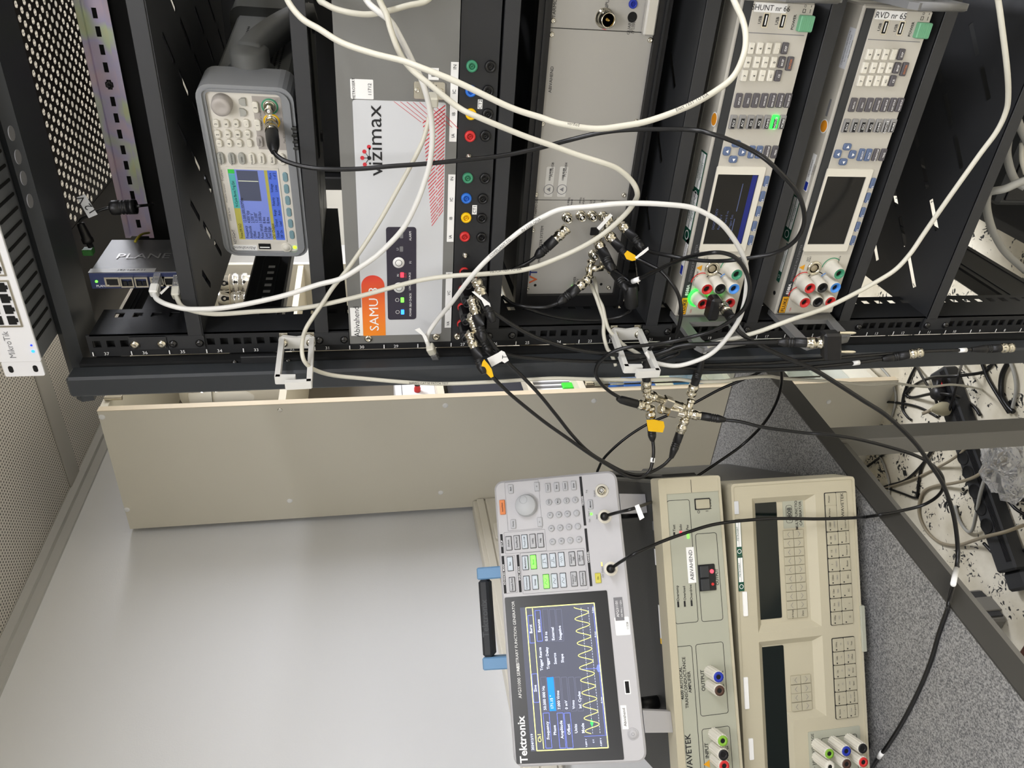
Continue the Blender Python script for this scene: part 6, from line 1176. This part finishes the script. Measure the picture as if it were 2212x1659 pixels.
t, P = cablething('coaxial_cable', 'black coaxial cable with small white sleeve looping round the green-lit terminals', [(1341, 608, .0), (1355, 611), (1373, 606, -.02), (1417, 585), (1454, 568, -.06), (1488, 555), (1536, 546, -.12), (1565, 547), (1590, 558, -.13), (1609, 582), (1619, 613, -.13), (1616, 645), (1600, 675, -.12), (1553, 708), (1508, 724, -.095), (1463, 735), (1430, 741, -.085), (1394, 746), (1363, 749, -.08), (1331, 757), (1308, 770, -.07), (1291, 788, -.06), (1287, 809), (1298, 828, -.055), (1319, 847), (1352, 866, -.05)], rc, kb, GC)
bncplug(t, at(1310, 565, .034), at(1341, 608, .0)); sleeve(t, at(1367, 608, -.0165), at(1380, 603, -.026), .0034); bncplug(t, at(1400, 879, -.045), at(1352, 866, -.05), False)
t, P = cablething('coaxial_cable', 'black coaxial cable from the topmost red jack to a double banana plug', [(1046, 648, -.058), (1055, 662, -.06), (1064, 673), (1085, 688, -.06), (1112, 705), (1153, 727, -.06), (1201, 744), (1249, 756), (1297, 763, -.06), (1360, 768), (1409, 767, -.07), (1440, 758), (1459, 749, -.075), (1490, 744), (1530, 743, -.09), (1621, 740, -.11), (1682, 739, -.12)], rc * 1.12, kb, GC)
bncplug(t, at(1028, 605, -.042), at(1046, 648, -.058)); flag(t, [(1019, 630), (1025, 629), (1043, 643), (1058, 655), (1065, 680), (1050, 668), (1040, 648)], -.067, K['label']); A = at(1682, 739, -.12)
bncplug(t, at(1779, 741, -.135), A); bb = part('banana_plug', MB().rbox(Frame(at(1795, 746, -.138), (at(1795, 700, -.138) - at(1795, 780, -.138)), (0, 0, 1)), -.021, .021, -.012, .012, -.008, .008, .003), K['blkpl'], t)
for y in (719, 760): F = axframe(at(1813, y, -.138), at(1850, y, -.14) - at(1813, y, -.138)); part('banana_pin', MB().lathe(F, 0, 0, [(.0022, 0), (.0019, .004), (.0024, .010), (.0022, .018), (.001, .0215)], 12), K['nickel'], t)
t, P = cablething('coaxial_cable', 'black coaxial cable with big white tape flag slanting to the splitter', [(1036, 704, -.066), (1047, 718), (1066, 745, -.066), (1085, 768), (1103, 789, -.066), (1129, 814), (1165, 852, -.07), (1201, 896), (1237, 941, -.075), (1273, 977), (1317, 1004, -.08), (1350, 1020), (1380, 1026, -.08), (1404, 1021), (1433, 1005, -.07), (1450, 988, -.065)], rc, kb, GC)
bncplug(t, at(1020, 645, -.044), at(1036, 704, -.066)); bncplug(t, at(1479, 906, -.05), at(1450, 988, -.065)); flag(t, [(1052, 774), (1076, 762), (1083, 757), (1090, 760), (1099, 778), (1090, 784), (1084, 780), (1062, 792)], -.071, K['label']); letters('lettering', K['print'], t, front(-.0716), [('T', *front(-.0716).st(1090, 771), .009)], .0003)
t, P = cablething('coaxial_cable', 'black coaxial cable from the second red jack running low along the post', [(1046, 738, -.055), (1060, 750), (1076, 759, -.055), (1103, 768), (1140, 773, -.055), (1177, 776), (1249, 780, -.055), (1322, 781), (1360, 780, -.06), (1394, 776), (1425, 768, -.07), (1457, 757), (1504, 747, -.075), (1527, 741), (1534, 740, -.07), (1530, 745), (1524, 754, -.06), (1518, 772, -.055)], rc, kb, GC)
bncplug(t, at(1016, 683, -.042), at(1046, 738, -.055)); bncplug(t, at(1493, 852, -.045), at(1518, 772, -.055)); sleeve(t, at(1527, 747, -.064), at(1521, 760, -.059), .0036)
t, P = cablething('coaxial_cable', 'black coaxial cable with yellow tape from the lowest red jack to the splitter', [(1037, 784, -.075), (1044, 789), (1063, 813, -.075), (1095, 845), (1129, 874, -.075), (1177, 912), (1225, 946, -.08), (1273, 980), (1320, 1009, -.085), (1352, 1027), (1381, 1032, -.085), (1401, 1020), (1409, 1000, -.075), (1412, 975), (1410, 948, -.055)], rc, kb, GC)
bncplug(t, at(1014, 720, -.046), at(1037, 784, -.075)); bncplug(t, at(1404, 878, -.045), at(1409, 946, -.055)); flag(t, [(1042, 782), (1046, 776), (1056, 788), (1062, 797), (1066, 812), (1060, 815), (1050, 805), (1039, 793)], -.082, K['yellow'], 'tape_flag', .0015); flag(t, [(1396, 907), (1412, 906), (1433, 910), (1435, 920), (1431, 933), (1400, 930)], -.063, K['yellow'], 'tape_flag', .0015); sleeve(t, at(1409, 999, -.074), at(1410.5, 989, -.07), .0034)
t, P = cablething('coaxial_cable', 'black coaxial cable leaving the digitizer bottom left behind the shelf', [(1206, 655, .0), (1190, 661), (1176, 664, .0), (1150, 664), (1128, 661, .01), (1105, 655), (1085, 640, .03)], rc, kb, GC)
bncplug(t, at(1272, 602, .02), at(1206, 655, .0), rb=.0068)
t, P = cablething('coaxial_cable', 'black coaxial cable from the digitizer top left corner socket', [(1160, 553, .015), (1145, 564), (1128, 573, .02), (1104, 583, .02), (1080, 592, .05), (1060, 590, .07)], rc, kb, GC)
bncplug(t, at(1226, 492, .02), at(1160, 553, .015), rb=.0068)
t, P = cablething('power_lead', 'thin black power lead with a fat ferrite below the digitizer', [(1306, 552, .015), (1321, 578), (1345, 597, .005), (1360, 611, -.004), (1363, 640, -.01), (1363, 668, -.01), (1355, 676), (1333, 686, .0), (1285, 692), (1225, 689, .01), (1176, 679), (1130, 664, .02)], .0019, kb)
bncplug(t, at(1287, 514, .04), at(1306, 552, .015), rb=.0072); A, B = at(1362, 616, -.008), at(1364, 664, -.012); F = axframe(A, B - A); L = (B - A).length; part('ferrite', MB().lathe(F, 0, 0, [(.006, 0), (.0085, .0005), (.0095, .003), (.0095, L - .003), (.008, L)], 20), K['rubber'], t)
a, b = f1.st(1538, 636, .03)
t, P = cablething('coaxial_cable', 'long black coaxial cable from the lit terminals down to the desk', [(1585, 697, -.085), (1598, 720), (1632, 740, -.105), (1666, 758), (1711, 778), (1756, 797, -.13), (1807, 828), (1863, 864, -.155), (1918, 900), (1975, 955, -.19), (2008, 1001), (2037, 1046, -.23), (2057, 1102), (2066, 1150, -.29), (2068, 1209), (2061, 1245, -.33)] , rc, kb, GC) if 0 else (None, None)
pts = fill([(1588, 700, -.09), (1598, 718), (1632, 740, -.105), (1666, 758), (1711, 778), (1756, 797, -.13), (1807, 828), (1863, 864, -.15), (1918, 900), (1975, 955, -.17), (2008, 1001), (2037, 1046, -.19), (2057, 1102), (2066, 1150, -.21), (2069, 1200, -.225), (2063, 1245, -.25)]) + [atz(x, y, DZ + z) for x, y, z in ((2050, 1300, .010), (2046, 1318, .0045), (2029, 1366, .003), (2010, 1430, .003), (1985, 1491, .003), (1951, 1557, .003), (1918, 1610, .003), (1895, 1640, .003), (1880, 1665, .003))]
t, P = cablething('coaxial_cable', 'long thick black coaxial cable from the lit terminals down onto the desk', pts, .0030, kb, GC)
A = f1.p(*F2.st(1738.8, 654, .023), .027); B_ = f1.p(*F2.st(1766.6, 653, .023), .027); bd = part('banana_plug', MB().rbox(Frame((A + B_) / 2, (1, 0, 0), (0, 0, 1)), -.0165, .0165, -.0075, .0075, -.003, .016, .003), K['blkpl'], t)
bncplug(t, B_ + f1.N * .014 + Vector((.006, 0, 0)), at(1588, 700, -.09)); sleeve(t, atz(2059, 1262, DZ + .02), at(2066, 1228, -.238), .0036); sleeve(t, atz(1906, 1625, DZ + .0035), atz(1898, 1636, DZ + .0035), .0038)
A = TF.p(*tp(1415, 640, .012), .010); D_ = TF.N * .03
pts = [A + TF.N * .008, TF.p(*TF.st(1330, 1108, .03), .03), TF.p(*TF.st(1373, 1097, .05), .05)] + fill([(1423, 1077, -.02), (1460, 1056, -.0), (1503, 1030, .03), (1553, 997), (1601, 963, .06), (1641, 925), (1664, 894, .05), (1680, 861), (1688, 828, .02), (1688, 798, .0), (1684, 770, .0)])
t, P = cablething('coaxial_cable', 'black coaxial cable from the trigger socket looping behind the rack post', pts, rc, kb, GC)
part('boot', MB().tube([A, A + TF.N * .016], [.0066, .0056], 14), K['rubber'], t); sleeve(t, P[3] + (P[2] - P[3]) * .12, P[3] + (P[4] - P[3]) * .25, .0034); p_ = TF.p(*TF.st(1382, 1110, .055), .055); F = Frame(p_, TF.R, TF.U); part('flag', MB().poly(F, [F.st(x, y) for x, y in ((1371, 1093), (1380, 1089), (1392, 1118), (1382, 1124))], 0, .0006), K['label'], t)
A = TF.p(*tp(1490, 1265, .012), .010)
pts = [A + TF.N * .008, TF.p(*TF.st(1340, 1214, .03), .03), TF.p(*TF.st(1373, 1195, .055), .055), AF.p(*AF.st(1427, 1171, .03), .03), AF.p(*AF.st(1482, 1151, .028), .028), AF.p(*AF.st(1547, 1132, .025), .025), CF.p(*CF.st(1634, 1122, .02), .02), CF.p(*CF.st(1700, 1120, .015), .015), CF.p(*CF.st(1765, 1121, .015), .015), CF.p(*CF.st(1835, 1119, .02), .02), atz(1868, 1117, DZ + .004), atz(1900, 1112, DZ + .006)] + fill([(1943, 1104, -.115), (1991, 1092, -.12), (2024, 1073, -.13), (2038, 1050, -.14), (2030, 1020), (1991, 990, -.14), (1926, 967), (1845, 947, -.12), (1780, 938), (1738, 935, -.10), (1655, 924), (1600, 911, -.07), (1566, 907, -.06)])
t, P = cablething('coaxial_cable', 'black coaxial cable hanging across the front of the calibrator to the splitter', pts, rc, kb, GC)
part('boot', MB().tube([A, A + TF.N * .016], [.0066, .0056], 14), K['rubber'], t); bncplug(t, at(1482, 893, -.045), at(1566, 907, -.06))
t, P = cablething('power_lead', 'black lead rising behind the splitter from the back of the bench stack', [(1290, 1022, .12), (1292, 1014), (1307, 987, .12), (1348, 949), (1397, 917, .12), (1450, 894), (1495, 873, .10), (1553, 842), (1602, 821, .08), (1640, 804), (1680, 780, .05), (1720, 760, .04)], .0024, kb)
t, P = cablething('coaxial_cable', 'black coaxial cable hanging along the post, shorter of two with free ends', [(1440, 792, -.055), (1520, 797), (1620, 798, -.05), (1700, 796), (1766, 792, -.05), (1849, 784), (1907, 776, -.052)], rc, kb, GC); bncplug(t, at(1990, 761, -.052), at(1907, 776, -.052)); sleeve(t, at(1842, 785, -.051), at(1856, 783, -.051), .0034)
t, P = cablething('coaxial_cable', 'black coaxial cable hanging along the post, longer of two with free ends', [(1460, 786, -.052), (1560, 788), (1700, 782, -.046), (1800, 774), (1900, 766), (2001, 759, -.046), (2060, 757), (2100, 755, -.047)], rc, kb, GC); bncplug(t, at(2186, 751, -.047), at(2100, 755, -.047)); sleeve(t, at(2072, 757, -.047), at(2087, 756, -.047), .0034)
# lead with 12 V flag to the small switch
YD = .075
t, P = cablething('power_lead', 'thin black lead with a white 12 V flag above the small switch', [(174, 483, YD), (173, 477), (180, 471), (195, 465, YD), (211, 457), (232, 450, YD), (260, 448), (284, 447), (308, 444, YD), (330, 442, YD + .05)], .0018, kb)
A, B = at(192, 524, YD), at(174, 483, YD); F = axframe(A, B - A); L = (B - A).length; part('plug', MB().lathe(F, 0, 0, [(.0035, -.006), (.0035, 0), (.0068, .0005), (.0068, .006), (.0058, .007), (.0045, L), (.002, L + .001)], 16), K['rubber'], t)
A, B = at(236, 449, YD), at(286, 447, YD); F = axframe(A, B - A); L = (B - A).length; part('ferrite', MB().lathe(F, 0, 0, [(.003, 0), (.008, .002), (.0088, .004)] + [x for k in range(5) for x in ((.0088, .012 + k * .004), (.0078, .013 + k * .004), (.0078, .014 + k * .004), (.0088, .015 + k * .004))] + [(.0088, L - .005), (.003, L)], 16), K['rubber'], t)
flag(t, [(166, 426), (184, 420), (211, 463), (192, 471)], YD - .006, K['overlay']); F = front(YD - .0066); letters('lettering', K['print'], t, F, [('12 V', *F.st(187, 443), .013, dict(rot=32))], .0004)
q = at(196, 546, SY); t = thing('terminal_block', 'green screw terminal plug on the small switch', 'connector', tuple(q)); part('block', MB().rbox(Frame(at(193, 543, .08)), -.004, .004, -.006, .006, -.005, .007, .001), mat('terminal_green', '3a7a3a', .5), t); part('screw', MB().cyl(Frame(at(193, 543, .08) + Vector((0, 0, .0075))), 0, 0, 0, .0006, .0022, n=10), K['steel'], t)
solo('earth_wire', MB().tube(spline([at(292, 522, .11), at(300, 511, .13), at(309, 505, .16), at(322, 503, .2)], 6), .0016, 8), mat('yellow_green_wire', 'b8a830', .5), 'yellow earth wire behind the small switch', 'wire')
# ---- adapters on the red jacks
for (rx, ry), (qx, qy), lb in (((1003.5, 590), (1028, 605), 'black banana adapter on the topmost red jack'), ((1001.5, 628), (1020, 645), 'black banana adapter on the second red jack from the top'), ((999, 666), (1016, 683), 'black banana adapter on the third red jack from the top'), ((998, 702), (1014, 720), 'black banana adapter on the lowest red jack')):
    F = front(0); a, b = F.st(rx, ry, .004); t = thing('banana_adapter', lb, 'adapter', tuple(F.p(a, b, .006)), 'adapters on the red jacks')
    part('body', MB().rbox(F, a - .0065, a + .0065, 26 * U1 + .006, b + .0055, .0045, .034, .0025), K['blkpl'], t); part('upper_barrel', MB().lathe(F, a, b, [(.0052, .034), (.0050, .042), (.0032, .0425), (.003, .040)], 16), K['blkpl'], t)
    p0 = F.p(a, 26 * U1 + .015, .034); part('bnc_socket', MB().tube([p0, at(qx, qy, -.043)], .0052, 12), K['nickel'], t)
# ---- splitter of BNC tees and couplers
def tee(label, A, B, C_, r=.0050):
    A, B, C_ = Vector(A), Vector(B), Vector(C_); M_ = (A + B) / 2; t = thing('bnc_tee', label, 'connector', tuple(M_), 'splitter fittings')
    part('through_arm', MB().tube([A, B], r, 16), K['nickel'], t); part('side_arm', MB().tube([M_, C_], r * .95, 16), K['nickel'], t)
    for P_, Q in ((A, B), (B, A)): d = (Q - P_).normalized(); part('collar', MB().tube([P_ + d * .001, P_ + d * .004], r * 1.25, 16), K['nickel'], t)
    part('cap', MB().tube([M_ - (C_ - M_).normalized() * r, M_ - (C_ - M_).normalized() * (r + .001)], r * .8, 14), K['nickel'], t); return t
Ys = -.045
tee('left bright metal tee of the hanging splitter', at(1396, 838, Ys), at(1402, 868, Ys), at(1416, 858, Ys)); tee('right bright metal tee of the hanging splitter', at(1494, 862, Ys), at(1480, 905, Ys), at(1470, 879, Ys))
tee('metal tee with a white tag on the digitizer upper sockets', at(1300, 476, .030), at(1322, 470, .030), at(1311, 492, .026)); tee('metal tee on the digitizer lower sockets', at(1278, 560, .036), at(1272, 602, .024), at(1302, 578, .030))
F = front(.018); solo('cable_tag', MB().poly(F, [F.st(x, y) for x, y in ((1289, 492), (1318, 461), (1323, 465), (1294, 497))], 0, .001), K['label'], 'white paper tag over the digitizer upper sockets', 'tag')
def coupler(label, A, B):
    A, B = Vector(A), Vector(B); F = axframe(A, B - A); L = (B - A).length; t = thing('bnc_coupler', label, 'connector', tuple(A), 'splitter fittings')
    part('barrel', MB().lathe(F, 0, 0, [(.0052, 0), (.0072, .0003), (.0072, .006), (.0062, .0065), (.0060, L * .32), (.0050, L * .34), (.0050, L * .66), (.0060, L * .68), (.0062, L - .0065), (.0072, L - .006), (.0072, L - .0003), (.0052, L)], 20), K['nickel'], t)
    m = F.p(0, 0, L / 2); part('centre_block', MB().rbox(Frame(m, F.R, F.U, F.N), -.0068, .0068, -.0068, .0068, -.008, .008, .0015), K['nickel'], t); return t
coupler('upper metal coupler bridging the two tees', at(1408, 855, Ys), at(1476, 881, Ys)); coupler('lower metal coupler bridging the two tees', at(1424, 883, Ys - .002), at(1480, 894, Ys - .002))
t, P = cablething('coaxial_cable', 'short black coaxial cable rising from the splitter through the lower ring', [(1396, 778, -.055), (1400, 760, -.06), (1412, 748, -.065), (1440, 747), (1462, 752, -.06), (1466, 762, -.055), (1445, 772, -.05), (1400, 790, -.05)], rc, kb, GC); bncplug(t, at(1396, 843, Ys), at(1396, 776, -.055))
# ---- plastic cable rings
def cring(label, zs, gap):
    z0, z1, yend, slant = zs; X = .012; t = thing('cable_ring', label, 'cable ring', (X, 0, z0), 'white plastic cable rings')
    F = front(-.001); part('base', MB().poly(F, [(.001, z0 + .004), (.006, z0), (.014, z0), (.019, z0 + .006), (.0165, (z0 + z1) / 2), (.019, z1 - .006), (.014, z1), (.006, z1), (.001, z1 - .004)], .001, .006), K['wcable2'], t)
    G = Frame((X - .005, 0, 0), (0, -1, 0), (0, 0, 1)); th = .010; n_ = G.N
    def bar(p0, p1, w=.0062):
        a, b = Vector((p0[0], p0[1])), Vector((p1[0], p1[1])); d = (b - a).normalized(); o = Vector((-d.y, d.x)) * w / 2; return MB().poly(G, [tuple(a + o), tuple(b + o), tuple(b - o), tuple(a - o)], -th, 0)
    hi, lo = z1 - .004, z0 + .004; sl = slant
    part('arm', bar((.004, hi), (yend, hi + sl)), K['wcable2'], t); part('arm', bar((.004, lo), (yend + .012, lo + sl)), K['wcable2'], t)
    part('clasp', bar((yend - .002, hi + sl + .002), (yend - .001, (hi + lo) / 2 + sl - .002)), K['wcable2'], t); part('clasp', bar((yend + .010, lo + sl - .002), (yend + .011, (hi + lo) / 2 + sl + .009)), K['wcable2'], t)
    for z in (z0 + .006, z1 - .006): part('screw', screw_head(F.sub(0, 0, .006), .0095, z, .0056), K['nickel'], t)
    for z in (z0 + .006, z1 - .006): part('cage_nut', MB().box(front(0), .0145, .021, z - .005, z + .005, 0, .0008), K['nickel'], t)
cring('white plastic cable ring high on the rail with one cable through it', (1.3765, 1.4215, .098, -.002), 0); cring('white plastic cable ring lower on the rail, crowded with cables', (.9345, .981, .100, .010), 0)
# ---- cables and plugs on the floor
def fa(x, y): return 1780 + x / 3.072, 760 + y / 3.072
def fb(x, y): return 1600 + x / 3.614, 640 + y / 3.614
def floorcable(label, fn, pts, r, m, lift=0, grp='cables on the floor'):
    P = [atz(*fn(x, y), FZ + r + .001 + (p_[0] if p_ else 0)) for x, y, *p_ in pts]
    return solo('floor_cable', MB().tube(spline(P, 7), r, 8), m, label, 'cable', grp)
floorcable('tan cable in a wide loop over the power strip', fa, [(1327, 540), (1240, 640), (1130, 740, .045), (1000, 830, .05), (870, 870, .02), (740, 890), (660, 930), (630, 1020), (640, 1110), (690, 1200), (770, 1265), (880, 1285), (1000, 1250, .02), (1080, 1225, .05), (1200, 1195, .05), (1327, 1150)], .0042, K['tcable'])
floorcable('grey cable bending back beside the power strip', fa, [(1190, 560, .05), (1150, 640, .05), (1090, 780, .05), (1040, 930, .048), (1010, 1080, .03), (985, 1180, .01), (950, 1190), (900, 1120), (870, 1020)], .0042, K['gcable'])
floorcable('pale cable crossing diagonally to the power strip', fa, [(330, 920), (450, 890), (600, 840), (750, 770), (870, 700, .03), (1020, 570, .05)], .0035, K['tcable'])
floorcable('short tan cable lying across the power strip behind the leg', fa, [(820, 570), (900, 590, .05), (1000, 615, .05), (1120, 635)], .0038, K['tcable'])
floorcable('black cable with a sharp bend near the desk edge', fa, [(290, 880), (400, 900), (520, 940), (600, 968), (618, 950), (630, 850), (650, 760), (720, 640), (755, 580)], .0034, kb)
floorcable('black cable crossing under the desk edge by the cabinet foot', fa, [(200, 830), (235, 800), (330, 730), (440, 650), (560, 590)], .0036, kb)
floorcable('black cable curving up towards the table leg', fa, [(400, 895), (430, 885), (540, 850), (640, 760), (740, 620), (760, 570)], .0034, kb)
floorcable('pale cable running along the cabinet foot', fa, [(300, 610), (370, 690), (430, 850), (430, 950), (410, 1030)], .0034, K['gcable'])
floorcable('black cable in a C-shaped bend near the cabinet corner', fb, [(1370, 540), (1320, 640), (1270, 780), (1265, 880), (1300, 940), (1330, 965)], .0036, kb)
floorcable('black cable falling straight across the power strip', fb, [(1730, 520), (1705, 600, .05), (1690, 690, .05), (1640, 850, .05), (1620, 930, .04)], .0034, kb)
floorcable('black cable slanting to the tan plug', fb, [(1370, 540), (1430, 650, .03), (1500, 760, .05), (1540, 860, .05), (1555, 940, .04)], .0036, kb)
floorcable('black cable doubling back in a long hairpin', fb, [(1980, 510), (1900, 590), (1700, 620, .05), (1500, 635, .05), (1400, 670), (1310, 730), (1290, 770), (1350, 790), (1500, 760, .05), (1650, 770, .05), (1750, 810), (1830, 870), (1870, 930)], .0042, kb)
floorcable('black cable arching in front of the cabinet side', fb, [(740, 985), (830, 890), (960, 840), (1100, 825), (1250, 835), (1400, 870), (1540, 945)], .0036, kb)
floorcable('pale cable hanging down past the cabinet corner', fb, [(1080, 540), (1160, 630), (1200, 720), (1210, 820), (1180, 940)], .0034, K['gcable'])
floorcable('thick black cable coil nearest the picture edge', fb, [(2090, 510), (2040, 620), (2035, 760), (2080, 850), (2130, 905)], .006, kb)
floorcable('black cable left of the thick coil', fb, [(1880, 510), (1930, 640), (2000, 760), (2095, 910)], .0045, kb)
floorcable('grey cable right of the thick coil', fb, [(2105, 510), (2140, 620), (2150, 740), (2115, 900)], .0042, K['gcable'])
floorcable('black cable passing below the plastic bag', fa, [(1090, 740, .045), (1120, 800), (1170, 900), (1250, 970), (1340, 985)], .0045, kb)
floorcable('black cable running off past the plastic bag', fa, [(1200, 960), (1270, 1040), (1340, 1085)], .004, kb)
floorcable('black lead leaving the near end of the power strip', fa, [(1060, 1270, .03), (1130, 1340, .03), (1200, 1370), (1270, 1360), (1340, 1310)], .0042, kb)
p = atz(*fb(1570, 880), FZ + .06); t = thing('mains_plug', 'round tan mains plug in the power strip', 'plug', (p.x, p.y, FZ + .044)); F = Frame((p.x, p.y, FZ + .0465)); part('body', MB().lathe(F, 0, 0, [(.018, 0), (.019, .012), (.014, .028), (.007, .040), (.004, .046)], 20), mat('tan_plug', 'a39c82', .5), t); part('cord_relief', MB().tube([F.p(0, 0, .04), F.p(-.02, .01, .055)], .0045, 10), K['tcable'], t)
p = atz(*fb(1530, 760), FZ + .06); t = thing('mains_plug', 'black angled mains plug next to the tan plug', 'plug', (p.x, p.y, FZ + .044)); F = Frame((p.x, p.y, FZ + .0465)); part('body', MB().lathe(F, 0, 0, [(.019, 0), (.019, .014), (.015, .022), (.002, .024)], 20), K['blkpl'], t); part('cord_relief', MB().tube([F.p(0, 0, .014), F.p(.035, .01, .014)], .006, 10), K['rubber'], t)
# ---- device and leads low in the rack
q0 = at(2150, 445, .12)
t = thing('power_unit', 'dark grey power unit lying in the bottom of the rack', 'power unit', (q0.x + .15, .3, q0.z - .09)); F = Frame((q0.x, .12, q0.z))
part('case', MB().rbox(F, 0, .30, 0, .34, -.09, 0, .006), mat('dark_unit_case', '3a3b3b', .6), t); part('front_plate', MB().rbox(F, .01, .29, -.004, .002, -.08, -.01, .001), K['blkpl'], t); part('support_tray', MB().box(F, -.05, .32, .0, .36, -.1, -.0902), K['black'], t)
for lb, pts, r, m in (('thick grey cable curling down beside the lowest shelf', [(2230, 385, .02), (2200, 395), (2170, 408, .02), (2140, 414, .03), (2133, 422), (2131, 445, .04), (2138, 480), (2150, 510, .06), (2172, 545), (2215, 585, .10)], .0055, K['gcable']), ('grey cable with metal collar at the picture edge by the lowest shelf', [(2197, 255, .02), (2202, 270), (2208, 285, .03), (2225, 320, .04)], .005, K['gcable']), ('grey cable in a bow under the lowest shelf', [(2178, 300, .06), (2175, 330), (2182, 365), (2195, 392, .05), (2215, 405, .04)], .0055, K['gcable']), ('pale thin cable at the far edge below the lowest shelf', [(2207, 310, .05), (2207, 345), (2215, 375, .05)], .003, wc)):
    solo('supply_cable', MB().tube(spline(fill(pts), 8), r, 10), m, lb, 'cable', 'cables low in the rack')
X_ = -.68; a = atx(1080, 620, X_); zb = SHZ[2] + .0092; t = thing('parts_box', 'clear parts box with an orange latch in the cabinet beyond the rack', 'storage box', (a.x, a.y, zb)); F = Frame((a.x, a.y, zb)); h = a.z - zb
part('box', MB().rbox(F, -.1, 0, -.09, .09, 0, h, .006), mat('milky_plastic', 'c8ccd0', .3), t); part('lid', MB().rbox(F, -.103, .003, -.093, .093, h, h + .012, .003), MATS['milky_plastic'], t); part('latch', MB().rbox(F, 0, .006, -.07, -.04, h * .1, h * .6, .002), K['orangep'], t)
